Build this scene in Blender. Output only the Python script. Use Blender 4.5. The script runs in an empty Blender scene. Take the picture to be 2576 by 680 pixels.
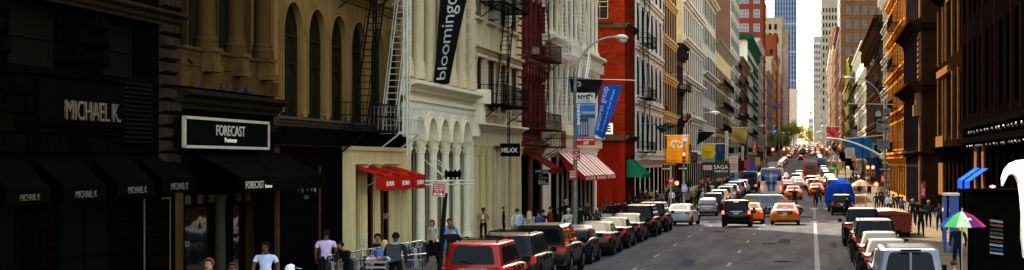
import bpy, bmesh, math, random
from mathutils import Vector, Matrix
R = math.radians
rnd = random.Random(7)
F, VX, HY, H = 4500.0, 2043.0, 410.0, 4.0      # telephoto scale, street axis, eye level, eye height (m)
sc = bpy.context.scene
col = sc.collection
# ---------------------------------------------------------------- camera
cam = bpy.data.cameras.new('camera'); cob = bpy.data.objects.new('camera', cam); col.objects.link(cob)
cob.location = (0, 0, H); cob.rotation_euler = (R(90), 0, 0)
cam.sensor_width = 36; cam.lens = 36 * F / 2576
cam.shift_x = -(VX - 1288) / 2576; cam.shift_y = (HY - 340) / 2576
cam.clip_start = 0.5; cam.clip_end = 12000
sc.camera = cob
# ---------------------------------------------------------------- light
SUN_AZ, SUN_EL = 24, 35            # degrees left of the street axis (ahead of the camera), elevation
w = bpy.data.worlds.new('World'); sc.world = w; w.use_nodes = True
nt = w.node_tree; nt.nodes.clear()
out = nt.nodes.new('ShaderNodeOutputWorld'); bg = nt.nodes.new('ShaderNodeBackground')
sky = nt.nodes.new('ShaderNodeTexSky'); sky.sky_type = 'NISHITA'; sky.sun_disc = False
sky.sun_elevation = R(SUN_EL); sky.sun_rotation = R(-SUN_AZ)
sky.air_density = 1.0; sky.dust_density = 2.5; sky.ozone_density = 1.0
bg.inputs['Strength'].default_value = 0.15
tint = nt.nodes.new('ShaderNodeVectorMath'); tint.operation = 'MULTIPLY'; tint.inputs[1].default_value = (1.16, 1.0, .73)      # hazy warm morning air
nt.links.new(sky.outputs[0], tint.inputs[0]); nt.links.new(tint.outputs[0], bg.inputs[0]); nt.links.new(bg.outputs[0], out.inputs[0])
sl = bpy.data.lights.new('sun', 'SUN'); sl.energy = 3.8; sl.angle = R(0.5); sl.color = (1, .84, .6)
so = bpy.data.objects.new('sun', sl); col.objects.link(so)
sd = Vector((-math.sin(R(SUN_AZ)) * math.cos(R(SUN_EL)), math.cos(R(SUN_AZ)) * math.cos(R(SUN_EL)), math.sin(R(SUN_EL))))
so.rotation_euler = sd.to_track_quat('Z', 'Y').to_euler(); so.location = (0, 0, 80)
sc.view_settings.view_transform = 'Standard'; sc.view_settings.look = 'None'
sc.view_settings.exposure = 2.75; sc.view_settings.gamma = 1.0
sc.render.film_transparent = False
try:
    sc.cycles.max_bounces = 6; sc.cycles.diffuse_bounces = 4; sc.cycles.glossy_bounces = 3
    sc.cycles.transparent_max_bounces = 6; sc.cycles.caustics_reflective = False; sc.cycles.caustics_refractive = False
except Exception: pass

def PX(x, Z): return (x - VX) * Z / F
def PZ(y, Z): return H + (HY - y) * Z / F
PROF = [(-60, 0), (0, 0), (100, 0), (122, -.2), (140, -.42), (165, -.36), (212, .06), (312, .5), (455, 1.9), (620, 4.8), (850, 8.8), (1080, 13.2), (1440, 18.6), (2000, 20), (6000, 20)]
def zr(Y):
    if Y <= PROF[0][0]: return PROF[0][1]
    for i in range(len(PROF) - 1):
        if Y <= PROF[i + 1][0]:
            (a, za), (b, zb) = PROF[i], PROF[i + 1]
            def sl_(k):
                if k <= 0 or k >= len(PROF) - 1: return 0
                return (PROF[k + 1][1] - PROF[k - 1][1]) / (PROF[k + 1][0] - PROF[k - 1][0])
            t = (Y - a) / (b - a); m0 = sl_(i) * (b - a); m1 = sl_(i + 1) * (b - a)
            return (2*t**3 - 3*t*t + 1)*za + (t**3 - 2*t*t + t)*m0 + (-2*t**3 + 3*t*t)*zb + (t**3 - t*t)*m1
    return PROF[-1][1]
XL, XR = -16.8, 9.8                # house fronts left and right
CL, CR = -10.2, 3.75               # kerbs
# ---------------------------------------------------------------- materials
MATS = {}
def nodes(name):
    m = bpy.data.materials.new(name); m.use_nodes = True
    return m, m.node_tree, m.node_tree.nodes['Principled BSDF']
def plain(name, c, rough=.7, metal=0., var=.2, scale=3., bump=.0, bscale=20., coat=0., spec=None, streak=False, emit=None, es=0.):
    if name in MATS: return MATS[name]
    if spec is None: spec = .0 if rough > .52 else .2
    m, t, b = nodes(name); N = t.nodes; L = t.links
    b.inputs['Roughness'].default_value = rough; b.inputs['Metallic'].default_value = metal
    b.inputs['Specular IOR Level'].default_value = spec
    b.inputs['Coat Weight'].default_value = coat; b.inputs['Coat Roughness'].default_value = .04
    if emit: b.inputs['Emission Color'].default_value = (*emit, 1); b.inputs['Emission Strength'].default_value = es
    tc = N.new('ShaderNodeTexCoord'); mp = N.new('ShaderNodeMapping'); L.new(tc.outputs['Object'], mp.inputs[0])
    if streak: mp.inputs['Scale'].default_value = (1, 1, .16)
    if var > 0:
        n = N.new('ShaderNodeTexNoise'); n.inputs['Scale'].default_value = scale; n.inputs['Detail'].default_value = 6
        n.inputs['Roughness'].default_value = .65
        L.new(mp.outputs[0], n.inputs[0])
        r = N.new('ShaderNodeValToRGB'); L.new(n.outputs[0], r.inputs[0])
        r.color_ramp.elements[0].position = .3; r.color_ramp.elements[1].position = .7
        r.color_ramp.elements[0].color = (*[max(0, v * (1 - var)) for v in c], 1)
        r.color_ramp.elements[1].color = (*[min(1, v * (1 + var * .6)) for v in c], 1)
        L.new(r.outputs[0], b.inputs['Base Color'])
        mr = N.new('ShaderNodeMapRange'); L.new(n.outputs[0], mr.inputs[0])
        mr.inputs[3].default_value = max(0, rough - .1 * (rough > .2)); mr.inputs[4].default_value = min(1, rough + .08 * (rough > .2))
        L.new(mr.outputs[0], b.inputs['Roughness'])
    else: b.inputs['Base Color'].default_value = (*c, 1)
    if bump > 0:
        n2 = N.new('ShaderNodeTexNoise'); n2.inputs['Scale'].default_value = bscale; n2.inputs['Detail'].default_value = 4
        L.new(tc.outputs['Object'], n2.inputs[0]); bp = N.new('ShaderNodeBump'); bp.inputs['Strength'].default_value = bump
        bp.inputs['Distance'].default_value = .05
        L.new(n2.outputs[0], bp.inputs['Height']); L.new(bp.outputs[0], b.inputs['Normal'])
    MATS[name] = m; return m
def brick(name, c1, c2, mort, bw=.22, bh=.075, rough=.85, var=.35, big=.8, offs=.5, msize=.012):
    if name in MATS: return MATS[name]
    m, t, b = nodes(name); N = t.nodes; L = t.links
    tc = N.new('ShaderNodeTexCoord'); sp = N.new('ShaderNodeSeparateXYZ'); L.new(tc.outputs['Object'], sp.inputs[0])
    ad = N.new('ShaderNodeMath'); L.new(sp.outputs[0], ad.inputs[0]); L.new(sp.outputs[1], ad.inputs[1])
    cb = N.new('ShaderNodeCombineXYZ'); L.new(ad.outputs[0], cb.inputs[0]); L.new(sp.outputs[2], cb.inputs[1])
    br = N.new('ShaderNodeTexBrick'); L.new(cb.outputs[0], br.inputs[0])
    br.inputs['Scale'].default_value = 1; br.inputs['Brick Width'].default_value = bw; br.inputs['Row Height'].default_value = bh
    br.inputs['Mortar Size'].default_value = msize; br.offset = offs
    br.inputs['Color1'].default_value = (*c1, 1); br.inputs['Color2'].default_value = (*c2, 1); br.inputs['Mortar'].default_value = (*mort, 1)
    n = N.new('ShaderNodeTexNoise'); n.inputs['Scale'].default_value = big; n.inputs['Detail'].default_value = 7; n.inputs['Roughness'].default_value = .7
    L.new(tc.outputs['Object'], n.inputs[0])
    mr = N.new('ShaderNodeMapRange'); L.new(n.outputs[0], mr.inputs[0]); mr.inputs[1].default_value = .3; mr.inputs[2].default_value = .7
    mr.inputs[3].default_value = 1 - var; mr.inputs[4].default_value = 1 + var * .4
    mx = N.new('ShaderNodeVectorMath'); mx.operation = 'MULTIPLY'
    L.new(br.outputs[0], mx.inputs[0]); L.new(mr.outputs[0], mx.inputs[1]); L.new(mx.outputs[0], b.inputs['Base Color'])
    bp = N.new('ShaderNodeBump'); bp.inputs['Strength'].default_value = .5; bp.inputs['Distance'].default_value = .02
    bp.invert = True
    L.new(br.outputs['Fac'], bp.inputs['Height']); L.new(bp.outputs[0], b.inputs['Normal'])
    b.inputs['Roughness'].default_value = rough; b.inputs['Specular IOR Level'].default_value = 0
    MATS[name] = m; return m
def glassm(name, c=(.008, .009, .01), rough=.12, wav=.12, wsc=1.2, spec=.0):
    if name in MATS: return MATS[name]
    m, t, b = nodes(name); N = t.nodes; L = t.links
    b.inputs['Base Color'].default_value = (*c, 1); b.inputs['Roughness'].default_value = rough
    b.inputs['Specular IOR Level'].default_value = spec
    tc = N.new('ShaderNodeTexCoord'); n = N.new('ShaderNodeTexNoise'); n.inputs['Scale'].default_value = wsc; n.inputs['Detail'].default_value = 2
    L.new(tc.outputs['Object'], n.inputs[0]); bp = N.new('ShaderNodeBump'); bp.inputs['Strength'].default_value = wav; bp.inputs['Distance'].default_value = .05
    L.new(n.outputs[0], bp.inputs['Height']); L.new(bp.outputs[0], b.inputs['Normal'])
    MATS[name] = m; return m
def stripes(name, c1, c2, period, axis=1, rough=.8):
    m, t, b = nodes(name); N = t.nodes; L = t.links
    tc = N.new('ShaderNodeTexCoord'); sp = N.new('ShaderNodeSeparateXYZ'); L.new(tc.outputs['Object'], sp.inputs[0])
    mo = N.new('ShaderNodeMath'); mo.operation = 'FLOORED_MODULO'; L.new(sp.outputs[axis], mo.inputs[0]); mo.inputs[1].default_value = period
    gt = N.new('ShaderNodeMath'); gt.operation = 'GREATER_THAN'; gt.inputs[1].default_value = period / 2; L.new(mo.outputs[0], gt.inputs[0])
    mx = N.new('ShaderNodeMix'); mx.data_type = 'RGBA'; L.new(gt.outputs[0], mx.inputs[0])
    mx.inputs[6].default_value = (*c1, 1); mx.inputs[7].default_value = (*c2, 1); L.new(mx.outputs[2], b.inputs['Base Color'])
    b.inputs['Roughness'].default_value = rough
    MATS[name] = m; return m
def asphalt():
    m, t, b = nodes('asphalt'); N = t.nodes; L = t.links
    tc = N.new('ShaderNodeTexCoord')
    n1 = N.new('ShaderNodeTexNoise'); n1.inputs['Scale'].default_value = 14; n1.inputs['Detail'].default_value = 5
    mp = N.new('ShaderNodeMapping'); mp.inputs['Scale'].default_value = (1.1, .12, 1)
    L.new(tc.outputs['Object'], mp.inputs[0]); L.new(tc.outputs['Object'], n1.inputs[0])
    n2 = N.new('ShaderNodeTexNoise'); n2.inputs['Scale'].default_value = .9; n2.inputs['Detail'].default_value = 6; L.new(mp.outputs[0], n2.inputs[0])
    v = N.new('ShaderNodeTexVoronoi'); v.feature = 'DISTANCE_TO_EDGE'; v.inputs['Scale'].default_value = .22; 
    mp2 = N.new('ShaderNodeMapping'); mp2.inputs['Scale'].default_value = (1, .45, 1)
    nd = N.new('ShaderNodeTexNoise'); nd.inputs['Scale'].default_value = 1.5; L.new(tc.outputs['Object'], nd.inputs[0])
    va = N.new('ShaderNodeVectorMath'); va.operation = 'ADD'; L.new(tc.outputs['Object'], va.inputs[0]); L.new(nd.outputs['Color'], va.inputs[1])
    L.new(va.outputs[0], mp2.inputs[0]); L.new(mp2.outputs[0], v.inputs[0])
    lt = N.new('ShaderNodeMath'); lt.operation = 'LESS_THAN'; lt.inputs[1].default_value = .012; L.new(v.outputs['Distance'], lt.inputs[0])
    r = N.new('ShaderNodeValToRGB'); L.new(n2.outputs[0], r.inputs[0])
    r.color_ramp.elements[0].position = .36; r.color_ramp.elements[1].position = .62
    r.color_ramp.elements[0].color = (.025, .0262, .037, 1); r.color_ramp.elements[1].color = (.049, .0505, .067, 1)
    r1 = N.new('ShaderNodeMapRange'); L.new(n1.outputs[0], r1.inputs[0]); r1.inputs[3].default_value = .7; r1.inputs[4].default_value = 1.3
    mx = N.new('ShaderNodeVectorMath'); mx.operation = 'MULTIPLY'; L.new(r.outputs[0], mx.inputs[0]); L.new(r1.outputs[0], mx.inputs[1])
    m2 = N.new('ShaderNodeMix'); m2.data_type = 'RGBA'; L.new(lt.outputs[0], m2.inputs[0]); L.new(mx.outputs[0], m2.inputs[6]); m2.inputs[7].default_value = (.02,.02,.021,1)
    L.new(m2.outputs[2], b.inputs['Base Color']); b.inputs['Roughness'].default_value = .9; b.inputs['Specular IOR Level'].default_value = .02
    bp = N.new('ShaderNodeBump'); bp.inputs['Strength'].default_value = .25; bp.inputs['Distance'].default_value = .01; L.new(n1.outputs[0], bp.inputs['Height']); L.new(bp.outputs[0], b.inputs['Normal'])
    MATS['asphalt'] = m; return m
def paint(name, c, metal=.25, rough=.35): return plain(name, c, rough, metal, var=.08, scale=2, coat=.5 if max(c) > .1 else .15, spec=.1)
M = dict(
    black=plain('black_metal', (.008, .0075, .007), .7, 0, .3, spec=0), iron=plain('iron_black', (.009, .008, .007), .7, 0, .3, spec=0),
    white=plain('white_paint', (.82, .72, .52), .55, 0, .12, 4, .1, streak=True), cream=plain('cream_paint', (.6, .47, .24), .6, 0, .2, 2.5, .1, streak=True),
    grey=plain('galvanised', (.32, .32, .31), .45, .5, .25, 8), dgrey=plain('dark_grey', (.06, .06, .06), .6, 0, .2),
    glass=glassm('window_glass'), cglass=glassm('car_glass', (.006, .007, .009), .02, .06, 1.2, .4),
    tglass=glassm('tinted_car_glass', (.004, .0045, .006), .05, .05, 1., .12),
    rubber=plain('rubber', (.012, .012, .012), .8, 0, .2), chrome=plain('chrome', (.6, .6, .6), .18, 1, 0), alloy=plain('alloy', (.35, .35, .36), .35, .8, .1),
    red=plain('red_cloth', (.4, .014, .007), .7, 0, .15), tail=plain('tail_red', (.5, .01, .01), .25, 0, 0, coat=1, emit=(1, .03, .015), es=.03),
    brake=plain('brake_red', (.6, .02, .02), .3, 0, 0, emit=(1, .07, .04), es=.9), amber=plain('amber', (.8, .3, .05), .3, 0, 0),
    plate=plain('plate', (.55, .55, .5), .5, 0, .05), letter=plain('white_letter', (.8, .78, .7), .5, 0, 0), gold=plain('pale_letter', (.1, .085, .065), .5, 0, 0),
)
asphalt()
# ---------------------------------------------------------------- mesh builder
ORG = {}
class MB:
    def __init__(s): s.v = []; s.f = []; s.m = []; s.mi = 0; s.sm = []; s.smooth = False
    def add(s, vs, fs):
        o = len(s.v); s.v += [tuple(p) for p in vs]
        for f in fs: s.f.append([o + i for i in f]); s.m.append(s.mi); s.sm.append(s.smooth)
        return s
    def box(s, x0, x1, y0, y1, z0, z1):
        return s.add([(x0,y0,z0),(x1,y0,z0),(x1,y1,z0),(x0,y1,z0),(x0,y0,z1),(x1,y0,z1),(x1,y1,z1),(x0,y1,z1)],
                     [(0,3,2,1),(4,5,6,7),(0,1,5,4),(1,2,6,5),(2,3,7,6),(3,0,4,7)])
    def hexa(s, p): return s.add(p, [(0,3,2,1),(4,5,6,7),(0,1,5,4),(1,2,6,5),(2,3,7,6),(3,0,4,7)])
    def cyl(s, a, b, r0, r1=None, n=8, caps=True):
        a = Vector(a); b = Vector(b); r1 = r0 if r1 is None else r1
        d = (b - a).normalized(); u = d.orthogonal().normalized(); w_ = d.cross(u)
        vs = []
        for k in range(n):
            t = 2 * math.pi * k / n; q = u * math.cos(t) + w_ * math.sin(t); vs.append(a + q * r0)
        for k in range(n):
            t = 2 * math.pi * k / n; q = u * math.cos(t) + w_ * math.sin(t); vs.append(b + q * r1)
        fs = [(k, (k+1) % n, n + (k+1) % n, n + k) for k in range(n)]
        if caps: fs += [tuple(range(n))[::-1], tuple(range(n, 2*n))]
        return s.add(vs, fs)
    def tube(s, pts, r, n=6):
        pts = [Vector(p) for p in pts]; vs = []; N_ = len(pts); u = None
        for i, p in enumerate(pts):
            d = (pts[min(i+1, N_-1)] - pts[max(i-1, 0)]).normalized()
            u = d.orthogonal().normalized() if u is None else (u - d * u.dot(d)).normalized()
            w_ = d.cross(u); rr = r[i] if isinstance(r, (list, tuple)) else r
            for k in range(n):
                t = 2 * math.pi * k / n; vs.append(p + (u * math.cos(t) + w_ * math.sin(t)) * rr)
        fs = []
        for i in range(N_-1):
            for k in range(n): fs.append((i*n+k, i*n+(k+1)%n, (i+1)*n+(k+1)%n, (i+1)*n+k))
        fs += [tuple(range(n))[::-1], tuple(range((N_-1)*n, N_*n))]
        return s.add(vs, fs)
    def lathe(s, c, prof, n=12, a0=0., a1=2*math.pi, flute=0.):
        """prof: (r, z) pairs about a vertical axis at c=(x,y,z)"""
        full = abs(a1 - a0 - 2*math.pi) < 1e-6; m = n if full else n + 1; vs = []
        for r, z in prof:
            for k in range(m):
                t = a0 + (a1 - a0) * k / n; rr = r * (1 - flute * (k % 2))
                vs.append((c[0] + rr*math.cos(t), c[1] + rr*math.sin(t), c[2] + z))
        fs = []
        for i in range(len(prof)-1):
            for k in range(n): fs.append((i*m+k, i*m+(k+1)%m, (i+1)*m+(k+1)%m, (i+1)*m+k))
        if full: fs += [tuple(range(m))[::-1], tuple(range((len(prof)-1)*m, len(prof)*m))]
        return s.add(vs, fs)
    def prism(s, poly, d0, d1, fn):
        """poly: 2D outline, extruded d0..d1; fn(p,q,d)->xyz"""
        n = len(poly); vs = [fn(p, q, d0) for p, q in poly] + [fn(p, q, d1) for p, q in poly]
        return s.add(vs, [tuple(range(n))[::-1], tuple(range(n, 2*n))] + [(k, (k+1)%n, n+(k+1)%n, n+k) for k in range(n)])
    def strip(s, a, b, d0, d1, fn):
        """solid between two polylines a and b (same count), extruded d0..d1"""
        n = len(a); vs = []
        for d in (d0, d1):
            vs += [fn(p, q, d) for p, q in a] + [fn(p, q, d) for p, q in b]
        fs = []
        for k in range(n-1):
            fs += [(k, k+1, n+k+1, n+k), (2*n+k, 3*n+k, 3*n+k+1, 2*n+k+1), (k, 2*n+k, 2*n+k+1, k+1), (n+k, n+k+1, 3*n+k+1, 3*n+k)]
        fs += [(0, n, 3*n, 2*n), (n-1, 3*n-1, 4*n-1, 2*n-1)]
        return s.add(vs, fs)
    def mesh(s, name, org=(0, 0, 0), mats=None, fix=True, smooth_all=False):
        me = bpy.data.meshes.new(name)
        ox, oy, oz = org
        me.from_pydata([(x-ox, y-oy, z-oz) for x, y, z in s.v], [], s.f)
        for m_ in (mats or []): me.materials.append(m_)
        me.polygons.foreach_set('material_index', s.m)
        me.polygons.foreach_set('use_smooth', [True if smooth_all else q for q in s.sm])
        if fix:
            bm = bmesh.new(); bm.from_mesh(me); bmesh.ops.recalc_face_normals(bm, faces=bm.faces); bm.to_mesh(me); bm.free()
        me.update()
        if any(s.sm) or smooth_all:
            try: me.set_sharp_from_angle(angle=R(38))
            except Exception: pass
        return me
    def build(s, name, mats, parent=None, org=None, fix=True, smooth_all=False):
        if not isinstance(mats, (list, tuple)): mats = [mats]
        o_ = org if org is not None else (ORG.get(parent.name, (0,0,0)) if parent else (0,0,0))
        o = bpy.data.objects.new(name, s.mesh(name, o_, mats, fix, smooth_all)); col.objects.link(o)
        if parent: o.parent = parent
        ORG[o.name] = o_
        return o
def tag(o, label=None, cat=None, group=None, kind=None):
    if label: o['label'] = label
    if cat: o['category'] = cat
    if group: o['group'] = group
    if kind: o['kind'] = kind
    return o
def thing(name, label, cat, loc=(0,0,0), rz=0, group=None, origin=False):
    """Empty at the thing's base. origin=False: children are given in world coordinates."""
    o = bpy.data.objects.new(name, None); col.objects.link(o); o.empty_display_size = .3
    o.location = loc; o.rotation_euler = (0, 0, rz); ORG[o.name] = (0,0,0) if origin else tuple(loc)
    return tag(o, label, cat, group)
def inst(name, me, parent, loc=(0,0,0), rz=0.):
    """a part sharing mesh data; loc is world when the parent's children are world-placed"""
    o = bpy.data.objects.new(name, me); col.objects.link(o); o.parent = parent
    og = ORG.get(parent.name, (0,0,0)); o.location = (loc[0]-og[0], loc[1]-og[1], loc[2]-og[2]); o.rotation_euler = (0,0,rz)
    ORG[o.name] = tuple(loc)
    return o
def kids(o): return list(o.children)
def copy_tree(o, parent=None):
    c = o.copy(); col.objects.link(c)
    if parent: c.parent = parent
    for ch in kids(o): copy_tree(ch, c)
    return c
def drop(o):
    for ch in list(o.children): drop(ch)
    bpy.data.objects.remove(o)
def text_part(parent, body, fn, mat, name='lettering', bold=0.0, spacing=1.0, depth=.012, aspect_fit=True, shear=0.):
    """lettering filled into the unit square; fn(s,t,d)->xyz (s,t in 0..1, d thickness 0..1)"""
    cu = bpy.data.curves.new('t', 'FONT'); cu.body = body; cu.size = 1; cu.offset = bold; cu.extrude = .5
    cu.space_character = spacing; cu.align_x = 'LEFT'; cu.resolution_u = 3; cu.shear = shear; cu.space_line = .85
    o = bpy.data.objects.new('t', cu)
    me = bpy.data.meshes.new_from_object(o)
    bpy.data.objects.remove(o)
    xs = [v.co.x for v in me.vertices]; ys = [v.co.y for v in me.vertices]
    x0, x1, y0, y1 = min(xs), max(xs), min(ys), max(ys)
    og = ORG.get(parent.name, (0,0,0))
    for v in me.vertices:
        p = fn((v.co.x-x0)/(x1-x0), (v.co.y-y0)/(y1-y0), v.co.z + .5)
        v.co = (p[0]-og[0], p[1]-og[1], p[2]-og[2])
    me.materials.clear(); me.materials.append(mat); me.update()
    t = bpy.data.objects.new(name, me); col.objects.link(t); t.parent = parent; ORG[t.name] = og
    return t
def planefn(org, right, up, out_, w_, h_, d=.015):
    org = Vector(org); right = Vector(right).normalized()*w_; up = Vector(up).normalized()*h_; out_ = Vector(out_).normalized()*d
    return lambda s, t, q: org + right*s + up*t + out_*q
# ================================================================ FIGURES (shapes only, placed near the end)
def skin_mesh(chains, subs=1):
    """chains: (list of (x,y,z,r)) each grown into one skinned surface; returns vertices and polygons"""
    dg = None; outv = []; outf = []
    for (vs, es) in chains:
        me = bpy.data.meshes.new('sk'); me.from_pydata([v[:3] for v in vs], es, []); o = bpy.data.objects.new('sk', me); col.objects.link(o)
        md = o.modifiers.new('skin', 'SKIN'); md.branch_smoothing = .6; md.use_smooth_shade = True
        sv = me.skin_vertices[0].data
        for k, v in enumerate(vs): sv[k].radius = (v[3], v[3]); sv[k].use_root = (k == 0)
        sb = o.modifiers.new('sub', 'SUBSURF'); sb.levels = subs; sb.render_levels = subs
        dg = bpy.context.evaluated_depsgraph_get(); dg.update(); m2 = bpy.data.meshes.new_from_object(o.evaluated_get(dg))
        b = len(outv); outv += [v.co.copy() for v in m2.vertices]; outf += [[b+i for i in p.vertices] for p in m2.polygons]
        bpy.data.objects.remove(o); bpy.data.meshes.remove(me); bpy.data.meshes.remove(m2)
    return outv, outf
def seg_d(p, a, b):
    ab = b-a; t = max(0, min(1, (p-a).dot(ab)/max(1e-9, ab.length_squared))); return (p-(a+ab*t)).length
def person_proto(pose, skirt=False, female=False, sleeves='long'):
    """faces +y. pose: dict of joint overrides"""
    sh = .17 if female else .195; hp = .095
    J = dict(pel=(0,0,.95), sp=(0,0,1.12), ch=(0,.0,1.32), nk=(0,.01,1.49), hb=(0,.03,1.57), hd=(0,.035,1.65), ht=(0,.03,1.71),
        ls=(-sh,0,1.42), le=(-sh-.06,-.02,1.14), lw=(-sh-.05,.05,.89), rs=(sh,0,1.42), re=(sh+.06,-.02,1.14), rw=(sh+.05,.05,.89),
        lh=(-hp,0,.9), lk=(-hp-.01,.02,.5), la=(-hp-.01,-.02,.09), lt=(-hp-.02,.14,.035), rh=(hp,0,.9), rk=(hp+.01,.02,.5), ra=(hp+.01,-.02,.09), rt=(hp+.02,.14,.035))
    J.update(pose)
    rad = dict(pel=.15 if not female else .155, sp=.125 if not female else .105, ch=.15 if not female else .125, nk=.052, hb=.062, hd=.098, ht=.07, ls=.07, le=.046, lw=.03, rs=.07, re=.046, rw=.03,
        lh=.1, lk=.066, la=.045, lt=.035, rh=.1, rk=.066, ra=.045, rt=.035)
    if female: rad.update(ls=.055, rs=.055, le=.038, re=.038, lk=.058, rk=.058)
    E = [('pel','sp'), ('sp','ch'), ('ch','nk'), ('nk','hb'), ('hb','hd'), ('hd','ht'), ('ch','ls'), ('ls','le'), ('le','lw'), ('ch','rs'), ('rs','re'), ('re','rw'), ('pel','lh'), ('lh','lk'), ('lk','la'), ('la','lt'), ('pel','rh'), ('rh','rk'), ('rk','ra'), ('ra','rt')]
    names = list(J); idx = {n: i for i, n in enumerate(names)}
    vs = [(*J[n], rad[n]) for n in names]; es = [(idx[a], idx[b]) for a, b in E]
    chains = [(vs, es)]
    for s_, (wn, en) in ((-1, ('lw', 'le')), (1, ('rw', 're'))):      # palm, four fingers and a thumb
        w_ = Vector(J[wn]); d = (w_-Vector(J[en])).normalized(); side = d.orthogonal().normalized(); q = d.cross(Vector((s_, 0, 0))).normalized() if abs(d.x) < .9 else side
        palm = w_+d*.07
        chains.append(([(*w_, .026), (*(w_+d*.035), .03), (*palm, .032)], [(0, 1), (1, 2)]))
        for k in range(4):
            o_ = q*((k-1.5)*.019); ln = (.062, .07, .066, .052)[k]; a = palm-d*.01+o_; curl = Vector((-s_, 0, 0))
            chains.append(([(*a, .009), (*(a+d*ln*.6+curl*.008), .0085), (*(a+d*ln+curl*.03), .007)], [(0, 1), (1, 2)]))
        a = w_+d*.025+q*-.028; chains.append(([(*a, .011), (*(a-q*.022+d*.03), .0095), (*(a-q*.026+d*.058), .008)], [(0, 1), (1, 2)]))
    head = Vector(J['hd']); 
    chains.append(([(head.x, head.y+.075, head.z-.0, .012), (head.x, head.y+.108, head.z-.03, .016)], [(0, 1)]))    # nose
    for s_ in (-1, 1): chains.append(([(head.x+s_*.085, head.y-.005, head.z-.035, .012), (head.x+s_*.096, head.y-.012, head.z+.01, .015)], [(0, 1)]))
    outv, outf = skin_mesh(chains)
    bones = [(Vector(J[a]), Vector(J[b]), a, b) for a, b in E]
    torso = {'pel', 'sp', 'ch', 'lh', 'rh', 'ls', 'rs'}
    cls = []
    for f in outf:
        c = sum((outv[i] for i in f), Vector())/len(f); best = min(bones, key=lambda b_: seg_d(c, b_[0], b_[1])-(.03 if b_[2] in ('ch', 'sp', 'pel') else 0)); a, b_ = best[2], best[3]
        if a in ('nk', 'hb', 'hd') or (a == 'ch' and b_ == 'nk' and c.z > J['nk'][2]-.03): m_ = 0
        elif a in ('le', 're') : 
            wv = Vector(J['lw' if a == 'le' else 'rw']); m_ = 0 if ((c-wv).length < .035 or sleeves == 'short' or seg_d(c, Vector(J[a]), wv) < 0 or (c-Vector(J[a])).dot(wv-Vector(J[a])) > (wv-Vector(J[a])).length_squared*.95) else 1
        elif a in ('ls', 'rs'): e_ = Vector(J[b_]); s__ = Vector(J[a]); m_ = 0 if (sleeves == 'short' and (c-s__).dot(e_-s__) > .62*(e_-s__).length_squared) else 1
        elif a in ('ch',) or a == 'sp' or (a == 'pel' and b_ == 'sp'): m_ = 1 if c.z > J['pel'][2]-.03 else 2
        elif a in ('la', 'ra'): m_ = 3
        elif a in ('lk', 'rk') and c.z < max(.1, J['la' if a == 'lk' else 'ra'][2]+.02): m_ = 3
        elif a in ('lk', 'rk') and skirt: m_ = 0
        else: m_ = 2 if c.z < J['pel'][2]+.02 else 1
        cls.append(m_)
    # flatten the trunk front to back
    for v in outv:
        if J['pel'][2]-.12 < v.z < J['nk'][2]-.02 and abs(v.x-J['ch'][0]) < sh+.02:
            yc = J['pel'][1]+(J['ch'][1]-J['pel'][1])*min(1, max(0, (v.z-J['pel'][2])/(J['ch'][2]-J['pel'][2]))); v.y = yc+(v.y-yc)*.78
        if (v-head).length < .13: v.z = head.z+(v.z-head.z)*1.12; v.x = head.x+(v.x-head.x)*.86
    me = bpy.data.meshes.new('person'); me.from_pydata([tuple(v) for v in outv], [], outf)
    for k in range(4): me.materials.append(M['black'])
    me.polygons.foreach_set('material_index', cls); me.polygons.foreach_set('use_smooth', [True]*len(cls)); me.update()
    return me, J
POSES = {
 'stand': dict(), 'hands': dict(le=(-.24,.02,1.13), lw=(-.06,.2,1.12), re=(.24,.02,1.13), rw=(.07,.2,1.1)),
 'walk': dict(lk=(-.1,.16,.53), la=(-.1,.22,.1), lt=(-.11,.38,.08), rk=(.1,-.02,.5), ra=(.1,-.26,.14), rt=(.11,-.14,.04), le=(-.25,-.1,1.15), lw=(-.24,-.06,.9), re=(.25,.06,1.15), rw=(.23,.22,.95)),
 'walk2': dict(rk=(.1,.12,.52), ra=(.1,.16,.09), rt=(.11,.32,.05), lk=(-.1,-.03,.5), la=(-.1,-.2,.11), lt=(-.11,-.06,.035), le=(-.25,.06,1.15), lw=(-.22,.2,.97), re=(.25,-.08,1.15), rw=(.24,-.06,.9)),
 'lean': dict(sp=(0,.05,1.11), ch=(0,.14,1.28), nk=(0,.22,1.42), hb=(0,.27,1.48), hd=(0,.31,1.54), ht=(0,.31,1.6), ls=(-.19,.15,1.36), rs=(.19,.15,1.36), le=(-.23,.26,1.12), lw=(-.12,.42,1.02), re=(.23,.26,1.12), rw=(.12,.44,1.0)),
 'phone': dict(re=(.27,.05,1.17), rw=(.13,.12,1.5), le=(-.25,-.02,1.14), lw=(-.22,.08,.9)),
}
PM = {}
def pmesh(pose, female, sleeves, skirt):
    k = (pose, female, sleeves, skirt)
    if k not in PM: PM[k] = person_proto(POSES[pose], skirt, female, sleeves)
    return PM[k]
for _a in ((p_, f_, 'long', False) for p_ in POSES for f_ in (False, True)): pmesh(*_a)      # grown while the scene is still empty
for p_ in ('walk', 'stand'): pmesh(p_, False, 'short', False)
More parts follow.
